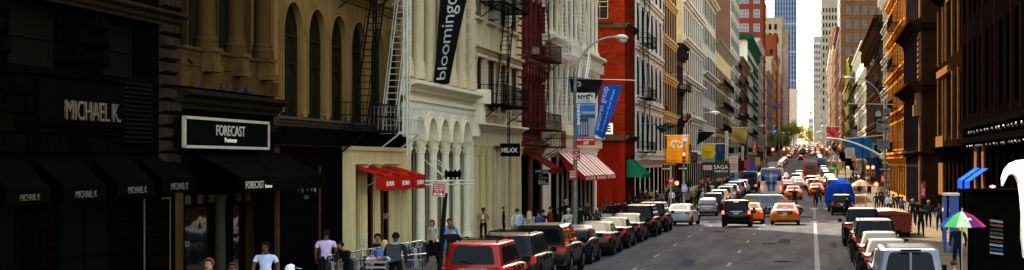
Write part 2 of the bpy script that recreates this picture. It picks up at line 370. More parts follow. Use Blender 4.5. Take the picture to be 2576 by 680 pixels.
# ---------------------------------------------------------------- ground, road, pavements
def sheet(name, x0, x1, ys, dz, mat, kind='structure', thick=0, label=None, nx=1):
    mb = MB(); vs = []; fs = []
    for y in ys:
        for k in range(nx+1): vs.append((x0 + (x1-x0)*k/nx, y, zr(y)+dz))
    for i in range(len(ys)-1):
        for k in range(nx):
            a = i*(nx+1)+k; fs.append((a, a+1, a+nx+2, a+nx+1))
    mb.add(vs, fs)
    if thick:      # kerb faces
        for X in (x0, x1):
            for i in range(len(ys)-1):
                a, b = ys[i], ys[i+1]; mb.add([(X,a,zr(a)+dz-thick),(X,b,zr(b)+dz-thick),(X,b,zr(b)+dz),(X,a,zr(a)+dz)], [(0,1,2,3)])
        for y in (ys[0], ys[-1]): mb.add([(x0,y,zr(y)+dz-thick),(x1,y,zr(y)+dz-thick),(x1,y,zr(y)+dz),(x0,y,zr(y)+dz)], [(0,1,2,3)])
    o = mb.build(name, mat, fix=False); o['kind'] = kind
    return o
def steps(a, b, s=6):
    n = max(1, int((b-a)/s)); return [a+(b-a)*i/n for i in range(n+1)]
soil = plain('soil', (.09, .085, .08), .9, 0, .3, .5)
ys = steps(-60, 1500, 10) + [1700, 2000, 2600, 4000, 8000]
sheet('ground', -3000, 3000, ys, -.02, soil)
sheet('road', CL-.3, CR+.3, steps(-40, 1500, 8), 0, MATS['asphalt'])
CROSS = [(139, 160.4), (400, 412), (640, 655), (905, 920)]
for a, b in CROSS:
    sheet('cross_street', -200, CL-.3, steps(a, b, 4), -.003, MATS['asphalt']); sheet('cross_street', CR+.3, 200, steps(a, b, 4), -.003, MATS['asphalt'])
pav = brick('pavement_slabs', (.095, .08, .06), (.12, .1, .078), (.05, .042, .035), 1.5, 1.5, .85, .3, .7, 0, .02)
# slabs use x/y, not height
for n_ in pav.node_tree.nodes:
    if n_.type == 'COMBXYZ':
        sp_ = [q for q in pav.node_tree.nodes if q.type == 'SEPXYZ'][0]
        pav.node_tree.links.new(sp_.outputs[0], n_.inputs[0]); pav.node_tree.links.new(sp_.outputs[1], n_.inputs[1])
kerbm = plain('kerb_stone', (.13, .12, .105), .8, 0, .2, 3)
segs = []; p = -40
for a, b in CROSS: segs.append((p, a+1.2)); p = b-1.2
segs.append((p, 1500))
for a, b in segs:
    sheet('pavement', XL-.6, CL-.16, steps(a, b, 8), .15, pav, thick=.2); sheet('kerb', CL-.16, CL, steps(a, b, 8), .154, kerbm, thick=.2)
    sheet('pavement', CR+.16, XR+.6, steps(a, b, 8), .15, pav, thick=.2); sheet('kerb', CR, CR+.16, steps(a, b, 8), .154, kerbm, thick=.2)
lane = plain('road_paint', (.23, .23, .24), .7, 0, .65, 4)
def mark(x0, x1, y0, y1, mb, n=1):
    for i in range(n):
        a = y0+(y1-y0)*i/n; b = y0+(y1-y0)*(i+1)/n
        mb.add([(x0,a,zr(a)+.006),(x1,a,zr(a)+.006),(x1,b,zr(b)+.006),(x0,b,zr(b)+.006)], [(0,1,2,3)])
mb = MB()
for x0, ph in ((-6.65, 0), (-3.25, 3.5)):
    y = 4 + ph
    while y < 1000:
        if not (128 < y < 172): mark(x0-.06, x0+.06, y, y+2.6, mb)
        y += 10.2
mark(.1, .3, -20, 128, mb, 20)
y = 129
while y < 168: mark(.08, .32, y, y+.9, mb); y += 1.9
y = 173
while y < 1000:
    mark(.06, .18, y, y+2.6, mb); y += 10
mark(-9.9, .1, 125.2, 125.7, mb, 2)                     # stop line
for (a, b) in ((129.5, 133.5), (166.5, 170.5)):          # crosswalks: two edge lines and bars
    mark(-10, 3.6, a-.55, a-.3, mb); mark(-10, 3.6, b+.3, b+.55, mb)
    x = -9.6
    while x < 3.3: mark(x, x+.6, a, b, mb, 2); x += 1.35
for (a, b) in ((396, 399), (636, 639.5), (656, 660), (900, 904)):
    mark(-9.8, 3.5, a, b, mb)
o = mb.build('road_markings', lane, fix=False); o['kind'] = 'structure'
tarm = plain('tar_patch', (.041, .042, .054), .8, 0, .3, 4)
mb = MB()
def patch(x0, x1, y0, y1):
    mb.add([(x0,y0,zr(y0)+.003),(x1,y0,zr(y0)+.003),(x1,y1,zr(y1)+.003),(x0,y1,zr(y1)+.003)], [(0,1,2,3)])
for q in ((-5.3,-4.7,69,74), (-1.7,-1.1,88,94), (.9,1.2,60,90), (-3.1,-2.9,50,123), (-6.2,-4.5,136,141), (-1.8,.0,143,149)): patch(*q)
o = mb.build('road_patches', tarm, fix=False); o['kind'] = 'structure'
o['label'] = 'darker repair patches in the asphalt'
# manhole covers
for (x_, y_) in ((-2.1, 88), (-5.4, 104), (-1.2, 72), (-7.3, 118)):
    mb = MB(); mb.lathe((x_, y_, zr(y_)+.001), [(.36, 0), (.36, .012), (.3, .014), (.0, .014)], 20)
    tag(mb.build('manhole_cover', M['iron']), 'round iron manhole cover flush in the asphalt', 'manhole cover', 'manhole covers in the near road')
# ---------------------------------------------------------------- building kit
def fr(side):
    return (lambda u, w_, z: (XL + w_, u, z)) if side < 0 else (lambda u, w_, z: (XR - w_, u, z))
def fbox(mb, f, u0, u1, w0, w1, z0, z1):
    a = f(u0, w0, z0); b = f(u1, w1, z1)
    mb.box(min(a[0],b[0]), max(a[0],b[0]), min(a[1],b[1]), max(a[1],b[1]), z0, z1)
WM = {}
def win_mesh(w_, h, kind, fm, pm, detail=2, proud=0.):
    k = (round(w_,2), round(h,2), kind, fm.name, pm.name, detail, proud)
    if k in WM: return WM[k]
    t = .07 if w_ > .7 else .05; mb = MB(); r = w_/2; zt = h - r if kind == 'arch' else h
    y0, y1 = .02+proud, .1+proud
    mb.box(-r, -r+t, y0, y1, 0, zt); mb.box(r-t, r, y0, y1, 0, zt); mb.box(-r+t, r-t, y0, y1, 0, t)
    if kind == 'arch':
        N_ = 12; a = [(-r*math.cos(math.pi*i/N_), zt + r*math.sin(math.pi*i/N_)) for i in range(N_+1)]
        b = [(-(r-t)*math.cos(math.pi*i/N_), zt + (r-t)*math.sin(math.pi*i/N_)) for i in range(N_+1)]
        mb.strip(a, b, y0, y1, lambda p, q, d: (p, d, q))
        if detail > 1: mb.box(-r+t, r-t, y0+.01, y1-.01, zt-t/2, zt+t/2)
    else: mb.box(-r+t, r-t, y0, y1, h-t, h)
    if detail > 0: mb.box(-r+t, r-t, y0+.01, y1-.008, h*.47, h*.47+t*.8)
    if detail > 1: mb.box(-t*.3, t*.3, y0+.012, y1-.012, t, zt-t)
    me = mb.mesh('window', mats=[fm])
    mb = MB(); yp = .035+proud
    if kind == 'arch':
        N_ = 12; pts = [(r*.98, 0)] + [(r*.98*math.cos(math.pi*i/N_), zt + r*.98*math.sin(math.pi*i/N_)) for i in range(N_+1)] + [(-r*.98, 0)]
        mb.prism(pts, yp-.03, yp, lambda p, q, d: (p, d, q))
    else: mb.box(-r*.99, r*.99, yp-.03, yp, .01, h-.01)
    mp = mb.mesh('pane', mats=[pm])
    WM[k] = (me, mp); return WM[k]
def rot_of(side): return -math.pi/2 if side < 0 else math.pi/2
class Bld:
    """a building: Empty > wall, windows (> pane), cornices, columns ..."""
    def __init__(s, name, label, side, Z0, Z1, top, wall, side_mat=None, depth=14, recess=.35, cat='building', w0=0., base=None):
        s.side, s.Z0, s.Z1, s.top, s.depth, s.recess = side, Z0, Z1, top, depth, recess
        g = min(zr(Z0), zr(Z1)) - .3 if base is None else base; s.g = g
        f0 = fr(side); s.w0 = w0; s.f = lambda u, w_, z: f0(u, w_ + w0, z)
        s.t = thing(name, label, cat, s.f((Z0+Z1)/2, 0, zr((Z0+Z1)/2)))
        s.wall = wall; s.mb = MB(); s.sm = side_mat or wall; s.nw = 0; s.extra = None
        s.mb.mi = 1; fbox(s.mb, s.f, Z0+.004, Z1-.004, -depth, -recess, g, top); s.mb.mi = 0
    def solid(s, u0, u1, z0, z1, w0=None, w1=0, mi=0):
        s.mb.mi = mi; fbox(s.mb, s.f, u0, u1, -s.recess if w0 is None else w0, w1, z0, z1); s.mb.mi = 0
    def window(s, u, z0, w_, h, kind='flat', fm=None, pm=None, detail=2, w=None, panes=True):
        fm = fm or M['dgrey']; pm = pm or M['glass']
        me, mp = win_mesh(w_, h, kind, fm, pm, detail); s.nw += 1
        lim = 96
        if s.nw > lim:
            s.extra = s.extra or []; s.extra.append((u, z0, me, mp, w)); return
        loc = s.f(u, -s.recess if w is None else w, z0)
        o = inst('window', me, s.t, loc, rot_of(s.side))
        if panes: 
            p = bpy.data.objects.new('pane', mp); col.objects.link(p); p.parent = o
        else:
            p = bpy.data.objects.new('pane', mp); col.objects.link(p); p.parent = o
    def rows(s, bays, rows, frac=.6, kind='flat', fm=None, pm=None, detail=2, z_from=None, u0=None, u1=None, margin=0., frames=True):
        """rows: [(z0,z1)] openings bottom to top; fills piers and spandrels between z_from and the roof"""
        u0 = s.Z0 if u0 is None else u0; u1 = s.Z1 if u1 is None else u1
        z = s.g if z_from is None else z_from; bw = (u1-u0-2*margin)/bays; ow = bw*frac
        for (a, b) in rows:
            if a > z + .001: s.solid(u0, u1, z, a)
            edges = [u0] + sum([[u0+margin+bw*(i+.5)-ow/2, u0+margin+bw*(i+.5)+ow/2] for i in range(bays)], []) + [u1]
            for i in range(0, len(edges), 2): s.solid(edges[i], edges[i+1], a, b)
            for i in range(bays):
                uc = u0+margin+bw*(i+.5); h_ = (i*7919+int(a*31)+int(s.Z0)*13) % 17; pm_ = pm
                if pm is M['glass'] and a > s.g+6 and h_ < 4: pm_ = plain('drawn_blind', (.2, .16, .09), .8, 0, .3, 2) if h_ < 2 else plain('half_lit_pane', (.045, .05, .05), .3, 0, .6, 1.5, spec=0)
                if kind == 'arch':
                    r = ow/2; N_ = 10
                    A = [(uc - r*math.cos(math.pi*k/N_), b - r + r*math.sin(math.pi*k/N_)) for k in range(N_+1)]
                    B = [(p, b) for p, q in A]
                    s.mb.strip(A, B, -s.recess, 0, lambda p, q, d: s.f(p, d, q))
                s.window(uc, a, ow, b-a, kind, fm, pm_, detail)
            z = b
        s.last = z
        return bw, ow
    def finish(s, top=None):
        top = top or s.top
        if top > s.last + .001: s.solid(s.Z0, s.Z1, s.last, top)
        s.done()
    def done(s):
        o = s.mb.build('wall', [s.wall, s.sm], s.t)
        if s.extra:
            mb = MB()
            for (u, z0, me, mp, w_) in s.extra:
                loc = s.f(u, -s.recess if w_ is None else w_, z0); rz = rot_of(s.side); c, n = math.cos(rz), math.sin(rz)
                for mi, m_ in ((0, me), (1, mp)):
                    mb.mi = mi; mb.add([(loc[0]+v.co.x*c-v.co.y*n, loc[1]+v.co.x*n+v.co.y*c, loc[2]+v.co.z) for v in m_.vertices], [tuple(p.vertices) for p in m_.polygons])
            e = mb.build('upper_windows', [s.extra[0][2].materials[0], s.extra[0][3].materials[0]], s.t); e['kind'] = 'stuff'
    def cornice(s, z, proj=.5, h=.6, mat=None, brackets=0, u0=None, u1=None, name='cornice', side_ret=True, dent=.0):
        u0 = s.Z0 if u0 is None else u0; u1 = s.Z1 if u1 is None else u1
        mb = MB(); n = 5
        prof = [(0, 0), (proj*.25, 0), (proj*.3, h*.18), (proj*.55, h*.35), (proj*.6, h*.55), (proj*.92, h*.72), (proj, h*.78), (proj, h), (0, h+.04)]
        f = s.f; e = min(.3, proj*.6) if side_ret else 0
        mb.prism(prof, u0-e, u1, lambda p, q, d: f(d, p, z+q))
        if side_ret: pass
        if brackets:
            for i in range(brackets):
                u = u0 + (u1-u0)*(i+.5)/brackets; fbox(mb, f, u-.09, u+.09, .02, proj*.8, z-h*.7, z+h*.3)
                fbox(mb, f, u-.07, u+.07, .02, proj*.45, z-h*1.1, z-h*.7)
        if dent:
            u = u0
            while u < u1: fbox(mb, f, u, u+dent, .01, proj*.5, z-.16, z-.01); u += dent*2
        return mb.build(name, mat or s.wall, s.t)
    def column(s, u, z0, z1, r=.25, w=.1, mat=None, n=16, flute=0., base=.35, cap=.5, ornate=False, name='column'):
        h = z1-z0; k = ('col', round(h,2), round(r,2), (mat or s.wall).name, flute, base, cap, ornate, n)
        if k not in WM:
            mb = MB(); mb.smooth = not flute
            pr = [(r*1.35, 0), (r*1.35, base*.3), (r*1.22, base*.35), (r*1.3, base*.55), (r*1.1, base*.75), (r*1.14, base*.88), (r*1.0, base)]
            mb.lathe((0,0,0), pr, 16)
            nn = n*2 if flute else n
            mb.lathe((0,0,0), [(r, base), (r*.98, h*.4), (r*.88, h-cap)], nn, flute=flute)
            mb.smooth = False
            mb.lathe((0,0,0), [(r*.88, h-cap), (r*1.05, h-cap+.03), (r*.92, h-cap+.07), (r*.95, h-cap*.7), (r*1.25, h-cap*.2), (r*1.35, h-cap*.12)], 12)
            if ornate:
                for tier in (0, 1):
                    for q in range(8):
                        t = 2*math.pi*(q+.5*tier)/8; zz = h-cap+.08+tier*cap*.33
                        mb.hexa([(math.cos(t+a)*rr, math.sin(t+a)*rr, z_) for (a, rr, z_) in
                                 ((-.25, r*.9, zz), (.25, r*.9, zz), (.2, r*1.0, zz), (-.2, r*1.0, zz), (-.22, r*1.1, zz+cap*.28), (.22, r*1.1, zz+cap*.28), (.18, r*1.42, zz+cap*.34), (-.18, r*1.42, zz+cap*.34))])
            mb.box(-r*1.35, r*1.35, -r*1.35, r*1.35, h-cap*.12, h)
            WM[k] = mb.mesh('column', mats=[mat or s.wall])
        return inst(name, WM[k], s.t, s.f(u, w, z0))
def fire_escape(b, u0, u1, floors, mat, proj=1.1, stair=True, dens=.16, z_drop=0, label=None, up=True, mesh_floor=True):
    """balconies at the given heights joined by steep stairs; sub-parts platform, railing, stair"""
    f = b.f
    fe = bpy.data.objects.new('fire_escape', None); col.objects.link(fe); fe.parent = b.t; ORG[fe.name] = ORG[b.t.name]
    if label: fe['label'] = label
    for z in floors:
        mp = MB(); mr = MB()
        for u in (u0+.1, u1-.1): mp.cyl(f(u, 0, z-.9), f(u, proj*.9, z-.06), .03, n=5)
        fbox(mp, f, u0, u1, proj-.05, proj, z-.09, z+.0); fbox(mp, f, u0, u1, .02, .07, z-.09, z)
        fbox(mp, f, u0, u0+.05, .07, proj-.05, z-.09, z); fbox(mp, f, u1-.05, u1, .07, proj-.05, z-.09, z)
        n = 9
        for i in range(n): fbox(mp, f, u0+.05, u1-.05, .1+(proj-.2)*i/n, .1+(proj-.2)*i/n+.045, z-.05, z-.02)
        for hh in (.5, .95):
            mr.cyl(f(u0, proj-.02, z+hh), f(u1, proj-.02, z+hh), .02, n=5)
            for u in (u0, u1): mr.cyl(f(u, .02, z+hh), f(u, proj-.02, z+hh), .02, n=5)
        u = u0
        while u <= u1+.01: mr.cyl(f(u, proj-.02, z-.02), f(u, proj-.02, z+.95), .011 if u not in (u0,) else .02, n=4, caps=False); u += dens
        w_ = .1
        while w_ < proj:
            for u in (u0, u1): mr.cyl(f(u, w_, z-.02), f(u, w_, z+.95), .011, n=4, caps=False)
            w_ += dens
        mp.build('platform', mat, fe); mr.build('railing', mat, fe)
    fl = list(floors)
    pairs = list(zip(fl[:-1], fl[1:]))
    if z_drop: pairs.append((z_drop, fl[0]))
    if stair:
        for k, (a, c) in enumerate(pairs):
            ms = MB()
            lo, hi = (a, c) if a < c else (c, a)
            L_ = min(u1-u0-.5, (hi-lo)*.55); um = (u0+u1)/2; ua, ub = um-L_/2, um+L_/2
            if k % 2: ua, ub = ub, ua
            for wv in (proj*.3, proj*.3+.5):
                p0 = Vector(f(ua, wv, lo)); p1 = Vector(f(ub, wv, hi))
                ms.cyl(p0, p1, .035, n=5); ms.cyl(p0+Vector((0,0,.8)), p1+Vector((0,0,.8)), .018, n=5)
                for t in (0, .5, 1): q = p0.lerp(p1, t); ms.cyl(q, q+Vector((0,0,.8)), .014, n=4)
            n = int((hi-lo)/.24)
            for i in range(1, n):
                t = i/n; u = ua+(ub-ua)*t; z = lo+(hi-lo)*t; fbox(ms, f, u-.09, u+.09, proj*.3, proj*.3+.5, z-.012, z+.012)
            ms.build('stair', mat, fe)
    return fe
def ladder(mb, f, u, w_, z0, z1, wd=.42, r=.02, across='u'):
    for s_ in (-wd/2, wd/2):
        a = f(u+s_, w_, z0) if across == 'u' else f(u, w_+s_, z0); c = f(u+s_, w_, z1) if across == 'u' else f(u, w_+s_, z1)
        mb.cyl(a, c, r, n=5)
    z = z0+.2
    while z < z1:
        a = f(u-wd/2, w_, z) if across == 'u' else f(u, w_-wd/2, z); c = f(u+wd/2, w_, z) if across == 'u' else f(u, w_+wd/2, z)
        mb.cyl(a, c, r*.7, n=4, caps=False); z += .3
# ================================================================ LEFT SIDE
def zy(y, Z): return PZ(y, Z)
darkst = brick('shaded_stone', (.0032, .0023, .0015), (.0018, .0013, .0009), (.001, .0007, .0005), 1.1, .42, .8, .5, 2.5, .5, .03)  # deep shade of the near front put into its almost black stone colour
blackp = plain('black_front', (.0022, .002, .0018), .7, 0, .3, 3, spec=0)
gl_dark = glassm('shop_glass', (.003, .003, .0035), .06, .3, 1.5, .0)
tan = plain('tan_stone', (.052, .027, .009), .7, 0, .45, 1.6, .15, streak=True)
tan2 = plain('ochre_iron', (.17, .095, .032), .65, 0, .3, 1.6, .12, streak=True)
# --- 1 dark stone building
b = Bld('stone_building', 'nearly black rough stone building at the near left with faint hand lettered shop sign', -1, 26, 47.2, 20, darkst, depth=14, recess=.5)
b.solid(26, 47.2, b.g, .5)
for (u0, u1) in ((26, 27), (30.4, 31.4), (34.8, 35.6), (39, 39.8), (45.2, 47.2)): b.solid(u0, u1, .5, 3.6)
b.solid(26, 47.2, 3.6, 6.1)
for (u0, u1) in ((26, 27.5), (31, 32), (36.2, 37.4), (41.2, 42.4), (45.6, 47.2)): b.solid(u0, u1, 6.1, 7.5)
b.solid(26, 47.2, 7.5, 8.6)
for (u0, u1) in ((26, 28), (31, 33), (36, 38), (41, 43), (45.4, 47.2)): b.solid(u0, u1, 8.6, 16)
b.last = 16
mb = MB()       # rock-faced quoins at the far pier
z = 3.95; k = 0
rr = random.Random(3)
while z < 11.8:
    hh = .34; pj = .1+.05*rr.random(); n = 3
    for i in range(n):
        a = 46.0 + (1.2)*i/n + (.0 if k % 2 else .0); c = a+1.2/n-.025
        q = [(b.f(a, 0, z)), b.f(c, 0, z), b.f(c, 0, z+hh-.04), b.f(a, 0, z+hh-.04)]
        p2 = [b.f(a+.05, pj+rr.random()*.05, z+.05), b.f(c-.05, pj+rr.random()*.06, z+.05), b.f(c-.05, pj+rr.random()*.06, z+hh-.09), b.f(a+.05, pj+rr.random()*.05, z+hh-.09)]
        mb.hexa(q+p2)
    z += hh; k += 1
mb.build('quoins', plain('quoin_stone', (.024, .017, .010), .85, 0, .5, 3, .5, 6, spec=0), b.t)
mb = MB()
for i in range(40):      # rock-faced blocks of the band under the cornice
    a = 36 + (i % 14)*.66; z = 6.25 + (i//14)*.42; pj = .06+.12*rr.random()
    if 6.1 < z < 7.5 and not any(p < a < q for p, q in ((36.2, 37.2), (41.2, 42.3), (45.4, 47.2))): continue
    mb.hexa([b.f(a, 0, z), b.f(a+.6, 0, z), b.f(a+.6, 0, z+.38), b.f(a, 0, z+.38)] + [b.f(a+.06, pj, z+.05), b.f(a+.54, pj, z+.05), b.f(a+.54, pj, z+.32), b.f(a+.06, pj, z+.32)])
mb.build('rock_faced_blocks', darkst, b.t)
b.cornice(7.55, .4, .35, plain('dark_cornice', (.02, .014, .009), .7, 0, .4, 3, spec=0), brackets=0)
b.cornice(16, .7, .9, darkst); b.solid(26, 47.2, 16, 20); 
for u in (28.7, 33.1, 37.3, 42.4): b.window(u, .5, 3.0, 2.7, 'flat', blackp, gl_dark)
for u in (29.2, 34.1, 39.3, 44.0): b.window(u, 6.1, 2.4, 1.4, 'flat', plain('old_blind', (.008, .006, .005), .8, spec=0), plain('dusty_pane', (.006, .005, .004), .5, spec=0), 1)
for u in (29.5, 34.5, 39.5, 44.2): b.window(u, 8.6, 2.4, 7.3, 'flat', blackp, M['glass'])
mb = MB()
for i in range(14): fbox(mb, b.f, 43.6, 45.4, .02, .06, 4.5+i*.11, 4.55+i*.11)
mb.build('louvre', plain('louvre_grey', (.006, .005, .004), .8, spec=0), b.t)
b.done()
s = thing('shop_sign', 'large scratchy pale letters high on the near black stone front', 'sign', b.f(41.5, .1, 5.2))
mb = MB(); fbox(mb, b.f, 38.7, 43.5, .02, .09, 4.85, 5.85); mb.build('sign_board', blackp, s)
lm = plain('worn_bronze_letter', (.11, .075, .045), .5, .1, .5, 12)
text_part(s, 'MICHAEL K.', planefn((XL+.1, 39.95, 4.97), (0, 1, 0), (0, 0, 1), (1, 0, 0), 3.15, .44, .05), lm, shear=.0)
for i, (xa, xb, y, hgt, which) in enumerate(((50, 100, 495, .13, 'nearest the left edge, almost unreadable'), (190, 243, 488, .15, 'second along the dark front'), (322, 369, 478, .16, 'third along, before the white door edge'), (430, 473, 469, .17, 'at the far corner of the dark stone front'))):
    X = XL + .62; Za = F*-X/(VX-xa); Zb = F*-X/(VX-xb); zc = zy(y, (Za+Zb)/2)
    a = thing('awning', 'small black awning with thin pale lettering, ' + which, 'awning', (X, (Za+Zb)/2, zc), group='black awnings of the stone building')
    mb = MB(); e = .55
    mb.hexa([(XL, Za-e, zc+.75), (XL, Zb+e, zc+.75), (XL, Zb+e, zc+.7), (XL, Za-e, zc+.7), (X-.02, Za-e, zc+.2), (X-.02, Zb+e, zc+.2), (X-.02, Zb+e, zc+.15), (X-.02, Za-e, zc+.15)])
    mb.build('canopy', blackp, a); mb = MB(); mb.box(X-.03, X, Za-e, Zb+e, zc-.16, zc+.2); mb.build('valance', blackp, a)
    text_part(a, 'MICHAEL K', planefn((X, Za, zc-.08), (0, 1, 0), (0, 0, 1), (1, 0, 0), Zb-Za, hgt, .012), lm if i == 0 else M['gold'])
mb = MB(); fbox(mb, b.f, 44.96, 45.0, .0, .02, .2, 3.1); fbox(mb, b.f, 46.77, 46.8, .0, .02, .2, 3.1); fbox(mb, b.f, 46.2, 46.77, .0, .02, 3.06, 3.1)
tag(mb.build('door_frame_trim', M['gold']), 'thin pale metal edge framing the dark shop doorway', 'door trim'); 
# --- 2 footwear shop: iron columns above, dark shop below
b = Bld('columned_building', 'brown ironwork building with round columns over a black footwear shop', -1, 47.2, 55.9, 20, tan, blackp, depth=14, recess=.9)
ZC = [(47.9), (50.35), (52.9), (55.1)]
b.mb.mi = 0
for u0, u1 in ((47.2, 47.6), (50.2, 50.34), (52.75, 52.89), (55.3, 55.9)): b.solid(u0, u1, 6.5, 16, w0=-.9, w1=-.74)
b.solid(47.2, 55.9, 16, 17.5); b.solid(47.2, 55.9, 6.05, 6.5, w1=.12); b.last = 17.5
for u in (48.45, 51.2, 53.7, 54.95): b.window(u, 6.5, 1.3, 5.0, 'flat', plain('olive_frame', (.016, .014, .008), .6, spec=0), M['glass'], 2, w=-.85)
for u in (48.45, 50.6, 53.0, 54.95): b.window(u, 11.7, 1.3, 4.0, 'flat', MATS['olive_frame'], M['glass'], 2, w=-.85)
for u in (49.3, 51.8, 54.35):
    b.column(u, 7.15, 13.5, .25, .1, tan, base=.45)
    mb = MB(); fbox(mb, b.f, u-.3, u+.3, -.2, .4, 6.5, 7.15); fbox(mb, b.f, u-.36, u+.36, -.22, .46, 6.5, 6.68); fbox(mb, b.f, u-.36, u+.36, -.22, .46, 7.05, 7.16)
    mb.build('pedestal', plain('pedestal_stone', (.085, .045, .017), .75, 0, .4, 2), b.t)
for (a, c) in ((47.4, 48.95), (49.7, 51.4), (52.2, 53.95)):      # panels between the pedestals with a lozenge
    mb = MB(); fbox(mb, b.f, a, c, -.2, .08, 6.5, 7.05); fbox(mb, b.f, a-.02, c+.02, -.2, .16, 7.05, 7.14)
    fbox(mb, b.f, a+.1, c-.1, .08, .11, 6.62, 6.66); fbox(mb, b.f, a+.1, c-.1, .08, .11, 6.92, 6.96)
    m_ = (a+c)/2; mb.prism([(m_-.32, 6.79), (m_, 6.92), (m_+.32, 6.79), (m_, 6.67)], .08, .14, lambda p, q, d: b.f(p, d, q))
    mb.build('balustrade_panel', tan, b.t)
b.solid(47.2, 47.8, 0, 3.2, mi=0); b.done()
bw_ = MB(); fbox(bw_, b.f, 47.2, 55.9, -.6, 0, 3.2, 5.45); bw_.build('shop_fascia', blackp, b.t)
b.cornice(5.45, .45, .5, plain('fascia_cornice', (.014, .011, .008), .6, 0, .4, 3, spec=0)); b.cornice(4.95, .14, .16, MATS['fascia_cornice'], side_ret=False)
for u, w_ in ((48.9, 2.2), (52.3, 1.0)): 
    b.window(u, .35, w_, 2.5, 'flat', blackp, glassm('shop_glass_clear', (.004, .004, .005), .03, .35, .7, .5), 0, w=-.08)
for u0, u1 in ((51.3, 51.7), (54.8, 55.9)): mb = MB(); fbox(mb, b.f, u0, u1, -.3, .0, -.1, 3.2); mb.build('shop_pier', blackp, b.t)
b.column(50.75, .15, 3.1, .16, .0, plain('iron_col_dark', (.03, .027, .02), .6, spec=0), base=.25, cap=.3)
for k_, u in enumerate((48.2, 49.2, 50.1, 52.5, 53.3)):          # small framed cards in the transom
    mb = MB(); fbox(mb, b.f, u, u+.3, -.1, -.04, 2.88, 3.12); o = mb.build('transom_card', plain('card_tan', (.05, .035, .02), .7, spec=0), b.t)
s = thing('shop_sign', 'long black shop sign in a cream border below the pigeons', 'sign', b.f(51.5, .1, 4.9))
za, zb_ = F*16.35/(VX-463), F*16.35/(VX-676)
zt, zb2 = 5.2, 4.42
mb = MB(); mb.box(XL+.2, XL+.45, za, zb_, zb2, zt); mb.build('sign_board', plain('sign_black', (.003, .003, .003), .7, 0, .1, spec=0), s)
mb = MB(); t = .09
for (a, c, d, e) in ((za, zb_, zt-.045, zt+.03), (za, zb_, zb2-.03, zb2+.045), (za-.02, za+t, zb2, zt), (zb_-t, zb_+.02, zb2, zt)): mb.box(XL+.4, XL+.48, a, c, d, e)
mb.build('sign_border', plain('sign_cream', (.36, .3, .22), .5, 0, .1), s)
L_ = zb_-za
text_part(s, 'FORECAST', planefn((XL+.45, za+L_*.345, zb2+.33), (0, 1, 0), (0, 0, 1), (1, 0, 0), L_*.34, .29, .02), plain('cream_letter', (.36, .32, .25), .6, 0, 0), bold=.0)
text_part(s, 'Footwear', planefn((XL+.45, za+L_*.445, zb2+.15), (0, 1, 0), (0, 0, 1), (1, 0, 0), L_*.14, .13, .02), M['letter'])
a = thing('awning', 'deep black shop awning with white lettering below the cream bordered sign', 'awning', (XL+.8, 52, 3.4))
mb = MB(); X = XL+1.5
mb.hexa([(XL+.1, 48.2, 4.32), (XL+.1, 56.2, 4.32), (XL+.1, 56.2, 4.26), (XL+.1, 48.2, 4.26), (X, 48.2, 3.6), (X, 56.2, 3.6), (X, 56.2, 3.54), (X, 48.2, 3.54)])
mb.build('canopy', plain('awning_black', (.0035, .003, .0027), .8, 0, .5, 2, .4, 1, spec=0), a); mb = MB(); mb.box(X-.02, X+.01, 48.2, 56.2, 3.22, 3.6); mb.build('valance', MATS['awning_black'], a)
Za = F*-(X)/(VX-617); Zb = F*-(X)/(VX-663)
text_part(a, 'FORECAST', planefn((X+.01, Za, 3.3), (0, 1, 0), (0, 0, 1), (1, 0, 0), Zb-Za, .2, .012), plain('cream_letter', (.36, .32, .25), .6, 0, 0))
text_part(a, 'Footwear', planefn((X+.01, Zb+.12, 3.3), (0, 1, 0), (0, 0, 1), (1, 0, 0), .62, .1, .012), M['letter'])
# pigeons on the ledge
for i, (u, flip) in enumerate(((47.9, 1), (50.0, -1), (50.55, 1), (51.55, 1), (52.2, -1), (52.5, 1))):
    p = b.f(u, .32, 5.99); t_ = thing('pigeon', 'dark pigeon perched on the ledge above the cream bordered sign, %s from the left' % ['first', 'second', 'third', 'fourth', 'fifth', 'sixth'][i], 'pigeon', p, group='pigeons on the ledge', origin=True)
    mb = MB(); mb.smooth = True; s_ = flip
    mb.tube([(0, -.17*s_, .03), (0, -.1*s_, .06), (0, -.02*s_, .085), (0, .06*s_, .11), (0, .1*s_, .15), (0, .12*s_, .19), (0, .135*s_, .215), (0, .175*s_, .205)], [.012, .035, .06, .062, .045, .03, .032, .006], 8)
    mb.smooth = False
    for q in (-.02, .02): mb.cyl((q, 0, 0), (q, 0, .05), .006, n=4)
    mb.build('body', plain('pigeon_grey', (.03, .03, .033), .6), t_); 
